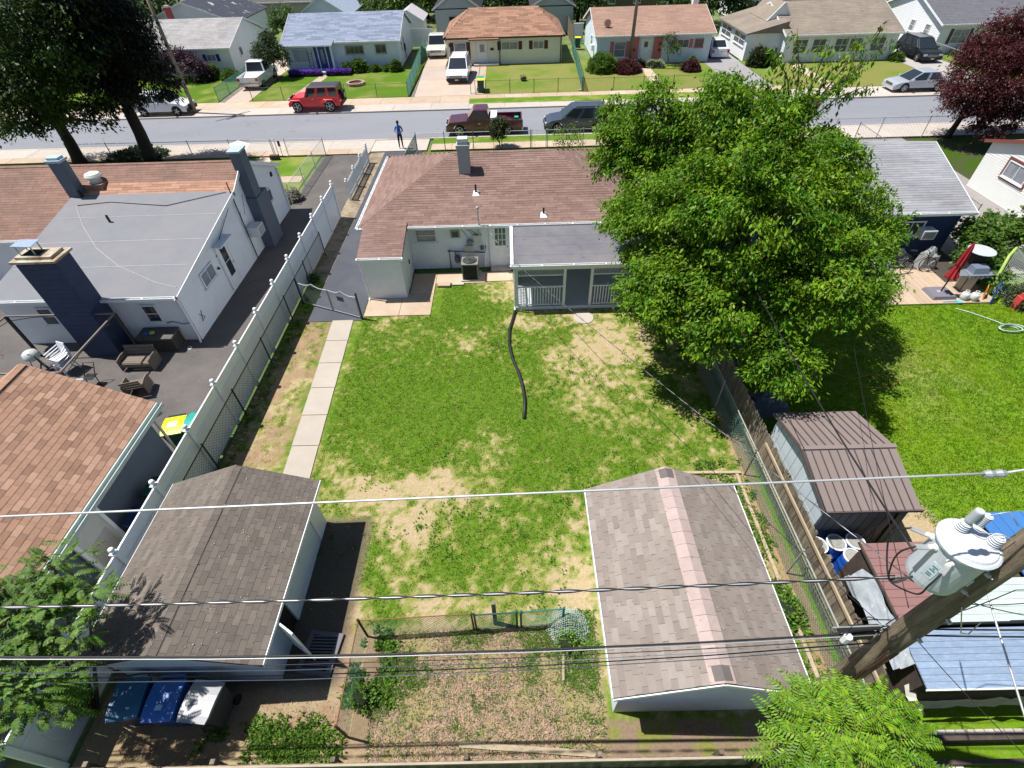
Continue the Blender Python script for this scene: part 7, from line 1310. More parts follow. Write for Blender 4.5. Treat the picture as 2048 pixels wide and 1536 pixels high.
cable("power_line", "thick pale overhead wire crossing the whole picture above the sheds", [(-26, 2.7, 8.05), (-5.24, 2.75, 8.61), (4.55, 2.75, 8.96)], .0115, alu)
cz = lambda x: 6.5+.035*x+.00315*x*x
cable("power_line", "twisted black and silver overhead cable below the thick pale wire", [(x, 2.75, cz(x)) for x in (-26, -20, -15, -11, -8, -5, -2.5, 0, 2.5, 4.75)], .009, alu, 0, 6, twist=True)
c2 = lambda x: 4.43+.0412*x+.00802*x*x
cable("power_line", "thick black overhead cable with a silver strand, lowest heavy one", [(x, 2.72, c2(x)) for x in (-20, -15, -11, -8, -5, -2.5, 0, 2.5, 5.4)], .017, cblk, 0, 6); cable("power_line", "silver strand lashed beneath the thick black overhead cable", [(x, 2.70, c2(x)-.035) for x in (-20, -15, -11, -8, -5, -2.5, 0, 2.5, 5.4)], .010, alu, 0, 6)
for i, (zl, zm, zr, yy, l, m_) in enumerate(((4.15, 4.08, 4.62, 2.72, "thin black telephone wire just below the thick black cable", cblk), (3.92, 3.90, 4.50, 2.70, "thin grey telephone wire, second below the thick black cable", alu), (3.68, 3.76, 4.55, 2.68, "thin dark telephone wire, third below the thick black cable", cblk), (3.50, 3.62, 4.45, 2.66, "lowest thin pale telephone wire", alu))):
    a_ = ((zr-zm)/5.4+(zm-zl)/8.6)/2; b_ = ((zr-zm)/5.4-(zm-zl)/8.6)/14
    cable("telephone_wire", l, [(x, yy, zm+((zr-zm)/5.4-5.4*b_)*x+b_*x*x) for x in (-20, -14, -8.6, -4, 0, 3, 5.4)], .0075 if i != 2 else .010, m_, 0, 6)
for i, (p, l) in enumerate((([(5.5, 2.7, 5.1), (9, 2.65, 5.0), (20, 2.6, 6)], "black cable leaving the pole towards the right edge"), ([(5.5, 2.7, 4.85), (9, 2.65, 4.7), (20, 2.6, 5.6)], "second black cable leaving the pole to the right, slightly lower"), ([(5.6, 2.75, 6.9), (9, 2.7, 7.3), (20, 2.65, 8.4)], "overhead cable running right from the transformer"))): cable("power_line", l, p, .014, cblk, .05)
PX, PY = 5.62, 2.65
t = thing("utility_pole", "weathered brown utility pole rising to the right edge with a jumble of cables", "utility pole", (PX, PY, 0))
q = MB(); q.tube([(PX, PY, -.2), (PX, PY, 3), (PX+.01, PY, 6.5), (PX, PY, 10.4)], [.185, .17, .155, .13], 16); build("pole_shaft", q, pole_wood, t, smooth=True)
q = MB(); q.tube([(PX-.95, PY+.12, 4.98), (PX+.28, PY+.12, 5.05)], .012, 6); build("standoff_arm", q, galv, t)
q = MB(); q.box(PX-.6, PY+.05, 4.66, PX-.28, PY+.2, 4.86); build("splice_box", q, black_metal, t); q = MB(); q.tube([(PX-.85, PY+.1, 4.93), (PX-.25, PY+.12, 4.97)], .045, 8); build("splice_case", q, black_metal, t); q = MB(); q.tube([(PX-.72, PY+.02, 4.72), (PX-.72, PY+.02, 4.9)], .06, 8); build("pale_box", q, white, t)
rr = random.Random(8)
for k in range(7):
    a = Vector((PX-rr.uniform(.1, .9), PY+rr.uniform(0, .25), rr.uniform(4.6, 5.1))); b = Vector((PX+rr.uniform(-.3, .2), PY+rr.uniform(.05, .25), rr.uniform(4.5, 5.3))); m1 = (a+b)/2+Vector((rr.uniform(-.2, .2), rr.uniform(-.1, .2), rr.uniform(-.35, .25))); q = MB(); q.tube(spl([a, a.lerp(m1, .5)+Vector((0, .03, .03)), m1, m1.lerp(b, .5), b]), .008, 5); build("loose_cable", q, cblk, t, smooth=True)
for x0, z0, x1, z1 in ((-.1, 4.6, -.14, 1.6), (.02, 4.7, -.06, 1.2), (-.18, 4.8, -.2, 2.4)): q = MB(); q.tube([(PX+x0, PY-.17, z0), (PX+(x0+x1)/2, PY-.2, (z0+z1)/2), (PX+x1, PY-.19, z1)], .011, 5); build("riser_cable", q, mat("rusty_cable", (.09, .04, .03), .7), t)
for z in (5.3, 6.0, 7.9): q = MB(); q.lathe((PX, PY-.22, z), [(.03, 0), (.03, .05), (.02, .08)], 8, (0, 1, 0)); build("bolt", q, galv, t)
q = MB(); q.tube([(PX-.05, PY-.16, 6.4), (PX+.15, PY-.3, 5.9), (PX+.4, PY-.25, 5.7), (PX+.42, PY-.2, 6.0)], .008, 5); build("ground_wire", q, alu, t)
q = MB(); q.obox((PX-.08, PY, 9.2), (1,0,0), (0,1,0), (0,0,1), .05, .05, .5); build("pin_bracket", q, galv, t)
# transformer
tm = mat("transformer_paint", (.50, .54, .60), .45, .08, 4, spec=.35, wear=((.34, .30, .27), 11, .68)); TX, TY = 5.10, 2.76
t = thing("transformer", "pale grey cylindrical transformer mounted on the utility pole at the right", "transformer", (TX, TY, 6.6))
q = MB(); q.lathe((TX, TY, 6.60), [(.02, 0), (.26, .01), (.31, .04), (.32, .12), (.32, .90)], 32); build("tank", q, tm, t, smooth=False)
q = MB(); q.lathe((TX, TY, 7.50), [(.335, 0), (.36, .0), (.365, .035), (.34, .055), (.325, .06), (.32, .055), (.30, .085), (.12, .11), (.01, .112)], 32); build("lid", q, tm, t)
def bushing(x, y, z, h, name="bushing"):
    q = MB(); pr = [(.055, 0)]; n = 5
    for k in range(n): z0 = h*k/n; pr += [(.085-.004*k, z0+.005), (.085-.004*k, z0+h/n*.35), (.055, z0+h/n*.5), (.055, z0+h/n*.95)]
    q.lathe((x, y, z), pr+[(.03, h), (.03, h+.03)], 16); return build(name, q, mat("bushing_grey", (.55, .58, .62), .35, .04), t)
b1 = bushing(TX-.05, TY+.17, 7.6, .17); bushing(TX+.22, TY-.05, 7.6, .17)
q = MB(); q.lathe((TX-.05, TY+.17, 7.80), [(.05, 0), (.055, .02), (.055, .22), (.05, .24)], 14); build("arrester", q, mat("arrester_grey", (.40, .43, .47), .4), t)
q = MB(); pr = []
for k in range(7): pr += [(.05, k*.03), (.05, k*.03+.012), (.035, k*.03+.014), (.035, k*.03+.028)]
q.lathe((TX+.05, TY+.12, 7.80), pr, 14); build("arrester", q, mat("bushing_grey", (0,0,0)), t)
q = MB(); q.tube([(TX+.05, TY+.12, 8.02), (TX+.2, TY+.1, 8.12), (TX+.35, TY, 7.95)], .006, 5); q.tube([(TX-.05, TY+.17, 7.75), (TX+.05, TY+.05, 7.72), (TX+.22, TY-.05, 7.82), (TX+.45, TY-.1, 7.7)], .006, 5); build("jumper_wire", q, alu, t, smooth=True)
for a in (2.55, 3.05, 3.75):
    d = Vector((math.cos(a), math.sin(a), 0)); p = Vector((TX, TY, 7.38))+d*.31; q = MB(); q.lathe(p, [(.05, 0), (.05, .03), (.035, .04), (.035, .09), (.02, .10)], 10, d); build("terminal", q, mat("porcelain", (.66, .66, .62), .3), t)
    q = MB(); q.obox(p+d*.17-Z*.01, d, d.cross(Z), Z, .10, .035, .008); build("connector", q, galv, t)
    e = p+d*.26; q = MB(); q.tube(spl([e, e+d*.12-Z*.18, e+d*.05-Z*.55, Vector((TX-.55, TY-.05, 6.55)), Vector((TX-.30, TY-.05, 6.70))]), .012, 6); build("lead_cable", q, cblk, t, smooth=True)
q = MB(); q.obox((TX-.315*math.cos(R(25)), TY-.315*math.sin(R(25)), 7.05), Vector((math.sin(R(25)), -math.cos(R(25)), 0)), Z, Vector((-math.cos(R(25)), -math.sin(R(25)), 0)), .06, .16, .006); pl = build("name_plate", q, mat("plate_pale", (.50, .60, .66), .4), t)
for dz, w_ in ((.09, .035), (.05, .012), (.01, .035), (-.06, .03), (-.10, .03)): q = MB(); q.obox((TX-.322*math.cos(R(25)), TY-.322*math.sin(R(25)), 7.05+dz), Vector((math.sin(R(25)), -math.cos(R(25)), 0)), Z, Vector((-math.cos(R(25)), -math.sin(R(25)), 0)), w_, .008, .004); build("plate_mark", q, mat("mark_slate", (.10, .16, .19), .6), pl)
q = MB(); q.obox((TX+.30, TY-.14, 7.25), Vector((.8, -.6, 0)), Z, Vector((.6, .8, 0)), .08, .10, .04); q.obox((TX+.30, TY-.14, 6.78), Vector((.8, -.6, 0)), Z, Vector((.6, .8, 0)), .08, .08, .04); build("mounting_bracket", q, tm, t)
for z in (7.3, 6.8): q = MB(); q.lathe((TX+.16, TY-.30, z), [(.03, 0), (.03, .05), (.012, .06), (.012, .09)], 8, (.3, -.9, 0)); build("bolt", q, galv, t)
t.scale = (.88, .88, .88); t.location.z = 6.74; t.location.x += .03
q = MB(); q.lathe((4.42, 2.75, 8.94), [(.03, 0), (.045, .05), (.03, .1), (.045, .15), (.03, .2)], 10, (1, 0, .05)); single("dead_end_insulator", q, galv, "metal clamp ending the thick pale wire near the transformer", "insulator"); cable("power_line", "short pale wire from the clamp up to the pole top", [(4.62, 2.75, 8.96), (5.5, 2.7, 9.3)], .012, alu)
cable("service_drop", "twisted service cable from the transformer to the porch corner and the roof mast", [(5.2, 2.85, 6.35), (.05, 17.78, 2.42), (-1.49, 20.6, 3.12)], .0055, alu, .12, 12, twist=True)
cable("service_drop", "heavy dark service cable rising from the transformer behind the big tree", [(5.0, 2.9, 6.9), (6.3, 9.8, 5.4), (8.6, 21.1, 3.2)], .014, cblk, .1); cable("telephone_wire", "thin black wire from the pole to the middle house over the lawn", [(5.4, 2.8, 5.0), (.1, 17.8, 2.5)], .006, cblk, .5)
cable("telephone_wire", "thin black wire from the pole over the metal shed roof", [(5.5, 2.8, 5.6), (14.5, 21.2, 2.6)], .006, cblk, .4); cable("guy_wire", "silver cable with black wrap hanging down the right edge", [(7.3, 3.6, 5.2), (6.95, 2.35, 5.0), (6.1, .2, 5.1)], .014, alu, .02); cable("telephone_wire", "thin dark wire crossing the frosty roof towards the bottom right corner", [(5.75, 3.0, 4.9), (6.65, 1.3, 4.6), (7.1, .3, 4.6)], .006, cblk, .05)
for i in range(3): cable("telephone_wire", ("loose wire looping from the pole over the mint roof, upper one", "loose wire looping from the pole over the mint roof, middle one", "loose wire looping from the pole over the mint roof, lower one")[i], [(5.7, 2.85, 5.3+.25*i), (6.6, 2.9+.1*i, 5.2), (7.6, 3.2-.2*i, 5.15), (9.6, 3.1, 5.6)], .008, cblk, .06)
t = thing("street_pole", "grey leaning-looking utility pole beside the white car on the far pavement", "utility pole", (-26.8, 47.3, .1)); q = MB(); q.tube([(-26.8, 47.3, .0), (-26.8, 47.3, 10.2)], [.16, .12], 12); build("pole_shaft", q, mat("grey_pole", (.20, .18, .14), .9, .2, 5), t, smooth=True)
q = MB(); q.bar((-27.5, 46.4, 9.0), (-26.1, 48.2, 9.0), .1, .12); build("cross_arm", q, mat("grey_pole", (0,0,0)), t); q = MB(); q.bar((-27.9, 46.0, 8.2), (-26.2, 47.6, 8.2), .1, .12); build("cross_arm", q, mat("grey_pole", (0,0,0)), t)
t = thing("street_pole", "slim grey utility pole rising behind the pink-shuttered house's lawn", "utility pole", (12.15, 58.0, .1)); q = MB(); q.tube([(12.15, 58.0, .0), (12.15, 58.0, 12)], [.17, .13], 12); build("pole_shaft", q, mat("grey_pole", (0,0,0)), t, smooth=True)
# ================================================================ things in the yards
q = MB(); q.tube([(.05, 17.7, .10), (-.02, 17.3, .07), (-.2, 16.4, .06), (-.22, 15.5, .06), (-.1, 14.6, .06), (.12, 13.8, .06), (.25, 13.1, .06), (.31, 12.3, .06), (.25, 11.5, .06)], .055, 10)
hs = thing("drain_hose", "black corrugated drain hose snaking over the lawn from the porch downpipe", "hose", (.05, 17.7, 0)); build("hose", q, mat("black_plastic_hose", (.022, .022, .025), .45, .1, spec=.5), hs, smooth=True)
pts_ = [Vector(p) for p in ((.05, 17.7, .10), (-.02, 17.3, .07), (-.2, 16.4, .06), (-.22, 15.5, .06), (-.1, 14.6, .06), (.12, 13.8, .06), (.25, 13.1, .06), (.31, 12.3, .06), (.25, 11.5, .06))]; q = MB()
for a, b in zip(pts_[:-1], pts_[1:]):
    d = (b-a).normalized(); k = int((b-a).length/.06)
    for i in range(k): q.lathe(a.lerp(b, i/k), [(.055, -.012), (.064, -.006), (.064, .006), (.055, .012)], 8, d)
build("ribs", q, mat("black_plastic_hose", (0,0,0)), hs, kind="stuff")
t = thing("slatted_pallet", "grey plastic pallet with diagonal slots lying in the left shed's shade", "pallet", (-4.86, 4.15, 0), R(-8)); q = MB()
q.box(-.42, -.48, .0, -.30, .48, .08); q.box(.30, -.48, 0, .42, .48, .08); q.box(-.3, -.48, 0, .3, -.38, .08); q.box(-.3, .38, 0, .3, .48, .08); build("frame", q, mat("grey_plastic", (.12, .12, .135), .6), t, local=True)
for k in range(11): q = MB(); y = -.38+k*.072; q.bar((-.3, y, .05), (.3, y+.06, .05), .03, .05); build("slat", q, mat("grey_plastic", (0,0,0)), t, local=True)
wicker = mat("grey_brown_slats", (.17, .14, .115), .8, .15, 5, rand=.12)
t = thing("storage_chest", "dark brown outdoor storage chest against the left house's rear wall", "storage chest", (-14.3, 16.0, 0)); q = MB(); q.box(-15.0, 15.62, .02, -13.62, 16.28, .62); build("chest_body", q, mat("wicker_dark", (.07, .06, .052), .8, .2, 8), t); q = MB(); q.poly([(-15.03, 15.58, .70), (-13.58, 15.58, .70), (-13.58, 16.3, .74), (-15.03, 16.3, .74)], .08); build("lid", q, mat("wicker_lid", (.10, .09, .08), .7, .2, 8), t)
q = MB(); q.lathe((-14.45, 15.9, .73), [(.08, 0), (.11, .05), (.06, .1)], 9); single("yellow_plant_pot", q, mat("lime_pot", (.42, .45, .12), .7, .3, 8), "small yellow-green potted thing on the brown storage chest", "pot"); q = MB(); q.box(-14.8, 15.8, .73, -14.6, 15.95, .76); single("blue_cloth", q, mat("blue_cloth", (.06, .16, .5), .8), "small blue cloth on the brown storage chest", "cloth")
q = MB(); q.tube([(-13.02, 16.25, .95), (-13.3, 16.28, .88), (-13.7, 16.3, 1.0), (-14.1, 16.3, .9)], .015, 5); single("garden_hose", q, black_metal, "black hose hanging on the left house's rear wall over the chest", "hose"); q = MB(); q.lathe((-13.25, 15.8, 0), [(.10, 0), (.10, .03), (.06, .035), (.055, .01)], 14); single("pet_bowl", q, mat("bowl_white", (.6, .62, .65), .4), "small white ring on the asphalt by the left house's corner", "bowl")
def seat(name, label, loc, rz, w_, m=wicker):
    t = thing(name, label, "garden seat", loc, rz); n = 4
    for k in range(n): q = MB(); q.box(-w_/2+.06, -.25+k*.13, .36, w_/2-.06, -.13+k*.13, .39); build("seat_slat", q, m, t, local=True)
    for k in range(3): q = MB(); q.obox((0, .30+.03*k, .48+k*.13), (1,0,0), Vector((0, .25, 1)).normalized(), (0,1,0), w_/2-.05, .055, .012); build("back_slat", q, m, t, local=True)
    for s in (-1, 1):
        q = MB(); q.poly([(s*w_/2, -.32, .05), (s*w_/2, -.30, .55), (s*w_/2, .0, .60), (s*w_/2, .33, .58), (s*w_/2, .30, .05)], .04, (-s, 0, 0)); build("armrest", q, m, t, local=True)
    q = MB(); q.box(-w_/2+.04, -.28, .2, w_/2-.04, -.24, .36); build("front_rail", q, m, t, local=True); return t
seat("loveseat", "brown slatted garden loveseat on the asphalt facing the tan-roofed garage", (-14.6, 14.75, .02), R(0), 1.25); seat("garden_chair", "brown slatted garden chair with its back to the camera on the asphalt", (-13.95, 13.35, .02), R(195), .75); seat("garden_chair", "brown garden chair partly hidden by the tan roof's edge", (-15.3, 12.55, .02), R(170), .7)
t = thing("gazebo_frame", "bare dark metal gazebo frame over the grill corner at the left", "gazebo", (-17.2, 14, 0)); gm2 = mat("gazebo_metal", (.05, .04, .035), .5); GX0, GX1, GY0, GY1 = -19.2, -15.05, 12.3, 15.55
for x, y in ((GX0, GY1), (GX1, GY1), (GX0, GY0), (GX1, GY0)): q = MB(); q.box(x-.045, y-.045, 0, x+.045, y+.045, 2.0); build("post", q, gm2, t)
for a, b in (((GX0, GY1), (GX1, GY1)), ((GX1, GY1), (GX1, GY0)), ((GX0, GY1), (GX0, GY0)), ((GX0, GY0), (GX1, GY0))):
    q = MB(); q.bar((*a, 2.0), (*b, 2.0), .05, .05); build("top_beam", q, mat("gazebo_beam", (.20, .17, .15), .5), t); q = MB(); a_, b_ = Vector((*a, 1.78)), Vector((*b, 1.78)); q.tube([a_, a_.lerp(b_, .25)+Z*.14, a_.lerp(b_, .5)+Z*.2, a_.lerp(b_, .75)+Z*.14, b_], .014, 5); build("arched_brace", q, gm2, t)
t = thing("chair_stack", "stack of white plastic chairs beside the big navy chimney", "chairs", (-17.4, 14.6, 0), R(-20)); wp = mat("white_plastic", (.66, .68, .74), .4, .05, spec=.4)
for k in range(4):
    z = k*.11; q = MB(); q.poly([(-.24, -.25, .45+z), (.24, -.25, .45+z), (.22, .22, .42+z), (-.22, .22, .42+z)], .03); q.poly([(-.22, .22, .42+z), (.22, .22, .42+z), (.20, .34, .86+z), (-.20, .34, .86+z)], .03, (0, 1, 0)); q.tube([(-.25, -.25, .62+z), (-.27, .1, .66+z), (-.21, .3, .72+z)], .022, 5); q.tube([(.25, -.25, .62+z), (.27, .1, .66+z), (.21, .3, .72+z)], .022, 5); build("chair_shell", q, wp, t, local=True)
for x, y in ((-.22, -.24), (.22, -.24), (-.20, .24), (.20, .24)): q = MB(); q.tube([(x, y, .45), (x*1.2, y*1.15, 0)], .025, 5); build("leg", q, wp, t, local=True)
t = thing("kettle_grill", "white lidded round grill in the clutter under the gazebo frame", "grill", (-18.5, 14.7, 0)); q = MB(); q.lathe((-18.5, 14.7, .55), [(.05, 0), (.2, .05), (.29, .18), (.29, .22), (.24, .36), (.1, .44), (.01, .45)], 18); build("bowl", q, mat("pale_enamel", (.5, .53, .52), .3, .1, 4), t, smooth=True)
for a in (0, 2.1, 4.2): q = MB(); q.tube([(-18.5+.15*math.cos(a), 14.7+.15*math.sin(a), .6), (-18.5+.3*math.cos(a), 14.7+.3*math.sin(a), 0)], .015, 5); build("leg", q, black_metal, t)
t = thing("exercise_bike", "dark tangle of a bicycle-like machine beside the round grill", "bicycle", (-17.9, 14.2, 0)); q = MB(); q.tube([(-18.3, 14.3, .1), (-17.9, 14.3, .7), (-17.5, 14.2, .1)], .03, 6); q.tube([(-17.9, 14.3, .7), (-17.85, 14.25, 1.1), (-18.1, 14.3, 1.15)], .025, 6); q.tube([(-18.3, 14.3, .1), (-17.5, 14.2, .1)], .03, 6); build("frame", q, black_metal, t)
for x in (-18.25, -17.55): q = MB(); q.tube([(x+.24*math.cos(k*.524), 14.25, .27+.24*math.sin(k*.524)) for k in range(13)], .02, 5, False); build("wheel", q, mat("dull_steel", (0,0,0)), t)
t = thing("glass_table", "low table with a blue-grey glass top peeking past the tan roof's corner", "table", (-16.5, 12.9, 0)); q = MB(); q.box(-17.4, 12.3, .62, -15.8, 13.4, .64); build("table_top", q, mat("table_glass", (.18, .26, .32), .1, .1, spec=.7), t); q = MB(); q.tube([(-17.42, 12.28, .64), (-15.78, 12.28, .64), (-15.78, 13.42, .64), (-17.42, 13.42, .64), (-17.42, 12.28, .64)], .02, 5); build("rim", q, alu, t)
for x, y in ((-17.3, 12.4), (-15.9, 12.4), (-17.3, 13.3), (-15.9, 13.3)): q = MB(); q.tube([(x, y, .62), (x, y, 0)], .02, 5); build("leg", q, black_metal, t)
t = thing("clothes_chair", "dark wire chair beyond the glass table by the tan roof", "chair", (-15.9, 13.9, 0)); q = MB(); q.tube([(-16.15, 13.7, 0), (-16.1, 13.8, .45), (-16.1, 14.1, .85), (-15.7, 14.1, .85), (-15.7, 13.8, .45), (-15.65, 13.7, 0)], .018, 5); q.tube([(-16.1, 13.8, .45), (-15.7, 13.8, .45)], .018, 5); build("frame", q, black_metal, t); q = MB(); q.poly([(-16.1, 13.6, .45), (-15.7, 13.6, .45), (-15.7, 13.95, .44), (-16.1, 13.95, .44)], .02); build("seat", q, black_metal, t)
# right-hand patio
t = thing("wooden_deck", "pale wooden deck at the back of the navy house with bikes and an umbrella base", "deck", (18.4, 18.7, 0)); dm_ = mat("deck_planks", (.42, .32, .235), .8, .12, 4, rand=.10, aniso=(3, .5, 3)); x = 15.8
while x < 20.55: q = MB(); q.box(x, 17.42, .02, x+.24, 20.2 if x < 19.2 else 19.0, .07); build("plank", q, dm_, t); x += .25
t = thing("patio_umbrella", "closed red patio umbrella standing in a square grey base on the deck", "umbrella", (18.55, 18.05, .07)); q = MB(); q.add([(17.95, 17.65, .07), (18.95, 17.65, .07), (18.95, 18.5, .07), (17.95, 18.5, .07), (18.0, 17.7, .21), (18.9, 17.7, .21), (18.9, 18.45, .21), (18.0, 18.45, .21)], [(4,5,6,7), (0,1,5,4), (1,2,6,5), (2,3,7,6), (3,0,4,7)]); build("base", q, mat("umbrella_base", (.17, .16, .19), .6, .05), t)
q = MB(); q.box(18.32, 17.98, .21, 18.56, 18.16, .235); build("base_plate", q, alu, t); q = MB(); q.tube([(18.45, 18.06, .2), (18.50, 18.08, 2.5)], .03, 8); build("pole", q, black_metal, t)
V = []; F = []; q = MB(); n = 16; prof = [(.20, .95), (.22, 1.0), (.13, 1.35), (.10, 1.5), (.14, 1.6), (.12, 2.0), (.08, 2.35), (.02, 2.6)]
for r_, z in prof:
    for k in range(n): a = 2*math.pi*k/n; rr_ = r_*(1.18 if k % 2 else .72); V.append((18.48+.03*z*.2+rr_*math.cos(a), 18.07+rr_*math.sin(a), z-.05))
for i in range(len(prof)-1):
    for k in range(n): F.append((i*n+k, i*n+(k+1)%n, (i+1)*n+(k+1)%n, (i+1)*n+k))
q.add(V, F); build("canopy", q, mat("red_canvas", (.36, .025, .035), .8, .1, 5), t)
t = thing("gas_grill", "steel gas grill with its hood up beside the deck", "grill", (19.9, 18.5, 0)); st = mat("grill_steel", (.24, .26, .30), .35, .06, metallic=.3); q = MB(); q.box(19.45, 18.2, .75, 20.35, 18.75, .88); build("cook_box", q, st, t); q = MB(); q.add([(19.6, 18.3, .88), (20.25, 18.3, .88), (20.25, 18.75, .88), (19.6, 18.75, .88), (19.62, 18.38, 1.12), (20.23, 18.38, 1.12), (20.23, 18.7, 1.16), (19.62, 18.7, 1.16)], [(4,5,6,7), (0,1,5,4), (1,2,6,5), (2,3,7,6), (3,0,4,7)]); build("hood", q, mat("hood_blue_steel", (.20, .24, .33), .3, .05, metallic=.3), t)
q = MB(); q.box(19.05, 18.25, .83, 19.44, 18.72, .86); build("side_shelf", q, st, t); q = MB(); q.box(20.36, 18.25, .83, 20.7, 18.72, .86); build("side_shelf", q, st, t); q = MB(); q.box(19.5, 18.25, .08, 19.53, 18.7, .74); q.box(19.53, 18.25, .08, 19.9, 18.27, .74); build("cabinet", q, mat("tan_panel", (.42, .38, .32), .6), t)
for k in range(4): q = MB(); q.lathe((19.58+k*.2, 18.19, .81), [(.025, 0), (.025, .03)], 8, (0,-1,0)); build("knob", q, chrome, t)
for x in (19.5, 20.3): q = MB(); q.tube([(x, 18.3, .75), (x, 18.3, 0)], .02, 5); build("leg", q, black_metal, t)
for i, (x, y, l) in enumerate(((19.25, 17.70, "white propane tank on the edge of the deck, the left of two"), (19.62, 17.62, "white propane tank beside the gas grill, the right of two"))):
    t = thing("propane_tank", l, "gas cylinder", (x, y, .07), group="propane tanks by the deck"); q = MB(); q.lathe((x, y, .07), [(.12, 0), (.13, .04), (.155, .07), (.16, .12), (.16, .25), (.13, .31), (.05, .34)], 16); build("tank", q, mat("tank_white", (.60, .61, .60), .4, .06), t, smooth=True); q = MB(); q.tube([(x+.08*math.cos(k*.63), y+.08*math.sin(k*.63), .47) for k in range(9)], .014, 5); q.tube([(x-.08, y, .38), (x-.08, y, .47)], .012, 4); q.tube([(x+.08, y, .38), (x+.08, y, .47)], .012, 4); build("collar", q, mat("tank_white", (0,0,0)), t)
q = MB(); q.poly([(20.15, 17.35, .02), (20.6, 17.75, .02), (20.6, 17.9, .72), (20.2, 17.5, .70)], .04, (.6, -.7, 0)); single("game_board", q, mat("board_blue", (.01, .08, .35), .5, .1), "upright blue board standing on the grass by the grill", "board"); q = MB(); q.poly([(20.02, 17.6, .02), (20.3, 17.95, .02), (20.3, 18.05, .55), (20.05, 17.75, .55)], .03, (.6, -.7, 0)); single("game_board", q, mat("board_orange", (.55, .22, .02), .5, .1), "small orange board leaning behind the blue board", "board")
def bicycle(label, loc, rz, m, lean=.25):
    t = thing("bicycle", label, "bicycle", loc, rz, "bicycles by the deck"); L_ = lambda x, z: (x, z*lean, z)
    for x in (-.52, .52): q = MB(); q.tube([L_(x+.33*math.cos(k*.393), .34+.33*math.sin(k*.393)) for k in range(17)], .02, 5, False); w_ = build("wheel", q, tyre_m, t, local=True); q = MB(); [q.tube([L_(x, .34), L_(x+.31*math.cos(k*.785), .34+.31*math.sin(k*.785))], .004, 3, False) for k in range(8)]; build("spokes", q, alu, w_, local=True)
    q = MB(); q.tube([L_(-.52, .34), L_(-.12, .30), L_(-.22, .80), L_(-.52, .34)], .018, 5); q.tube([L_(-.12, .30), L_(.40, .75), L_(-.20, .74)], .018, 5); q.tube([L_(.52, .34), L_(.38, .85)], .018, 5); build("frame", q, m, t, local=True)
    q = MB(); a = L_(.37, .92); q.tube([L_(.38, .85), a], .014, 5); q.tube([(a[0]-.05, a[1]-.26, a[2]), a, (a[0]-.05, a[1]+.26, a[2])], .014, 5); build("handlebar", q, black_metal, t, local=True); q = MB(); q.obox(L_(-.24, .88), (1,0,0), (0,1,0), (0,0,1), .13, .06, .025); build("saddle", q, black_metal, t, local=True); return t
bicycle("grey bicycle leaning at the back of the deck, closest to the big tree", (17.4, 19.6, .05), R(12), mat("dull_steel", (0,0,0))); bicycle("black bicycle with a pale saddle standing behind the other bicycle", (18.4, 20.0, .05), R(-15), black_metal)
for i, (x, y, zr, m_, l) in enumerate(((17.0, 20.3, .6, mat("pale_bag", (.42, .45, .52), .7), "pale bag of junk against the navy wall"), (17.9, 20.6, .8, mat("dark_cover", (.04, .04, .055), .7), "dark covered heap beside the bicycles under the navy wall"), (19.2, 20.4, .9, mat("grey_board", (.28, .29, .29), .7), "pale grey board leaning among the clutter behind the red umbrella"))):
    q = MB(); rs_ = random.Random(i); Vv = []; n = 8
    for j in range(n):
        for k in range(n): u, v = k/(n-1)*2-1, j/(n-1)*2-1; Vv.append((x+u*.42, y+v*.3, max(0, (1-max(abs(u), abs(v))**4))*zr*(.8+.35*rs_.random())))
    q.add(Vv, [(j*n+k, j*n+k+1, (j+1)*n+k+1, (j+1)*n+k) for j in range(n-1) for k in range(n-1)]); single("covered_heap", q, m_, l, "heap")
t = thing("round_table", "round pale table top on a dark base in front of the ivy", "table", (20.1, 19.1, 0)); q = MB(); q.lathe((20.1, 19.1, 1.55), [(.52, 0), (.52, .02), (.5, .03), (.01, .03)], 20); build("table_top", q, mat("table_top_pale", (.45, .48, .52), .3, .05), t); q = MB(); q.box(19.85, 18.95, 0, 20.4, 19.4, 1.54); build("base", q, mat("dark_wall_board", (.03, .03, .035), .9), t)
t = thing("sports_net", "curved sports net with a lime-green frame at the right edge", "net", (21.5, 18.3, 0)); lime = mat("lime_padding", (.33, .45, .10), .6, .1); q = MB(); q.tube([(20.55, 18.0, .1), (20.7, 18.3, .9), (21.0, 18.7, 1.5), (21.4, 19.0, 1.7)], .06, 8); build("frame", q, lime, t, smooth=True); q = MB(); q.tube([(21.4, 19.0, 1.7), (22.0, 18.7, 1.2), (22.8, 18.4, .9)], .02, 5); q.tube([(21.0, 18.1, .2), (21.3, 18.3, .9), (21.9, 18.1, .7), (22.8, 17.9, .4)], .02, 5); build("net_edge", q, mat("pale_lime", (.5, .6, .4), .6), t); W_ = MB()
A_ = [Vector(p) for p in ((20.6, 18.0, .15), (20.75, 18.3, .9), (21.1, 18.7, 1.5), (21.4, 19.0, 1.7))]; B_ = [Vector(p) for p in ((22.6, 17.4, .05), (22.8, 17.7, .5), (23.2, 18.0, .9), (23.4, 18.2, 1.0))]
def bez(Pq, f): k = min(2, int(f*3)); return Pq[k].lerp(Pq[k+1], f*3-k)
for i in range(25): W_.tube([bez(A_, i/24), bez(A_, i/24).lerp(bez(B_, i/24), .5)-Z*.15, bez(B_, i/24)], .006, 3, False)
for i in range(32): W_.tube([bez(A_, j/8).lerp(bez(B_, j/8), i/31)-Z*.6*(i/31)*(1-i/31) for j in range(9)], .006, 3, False)
build("net_cords", W_, mat("net_cord", (.5, .55, .52), .7), t, kind="stuff")
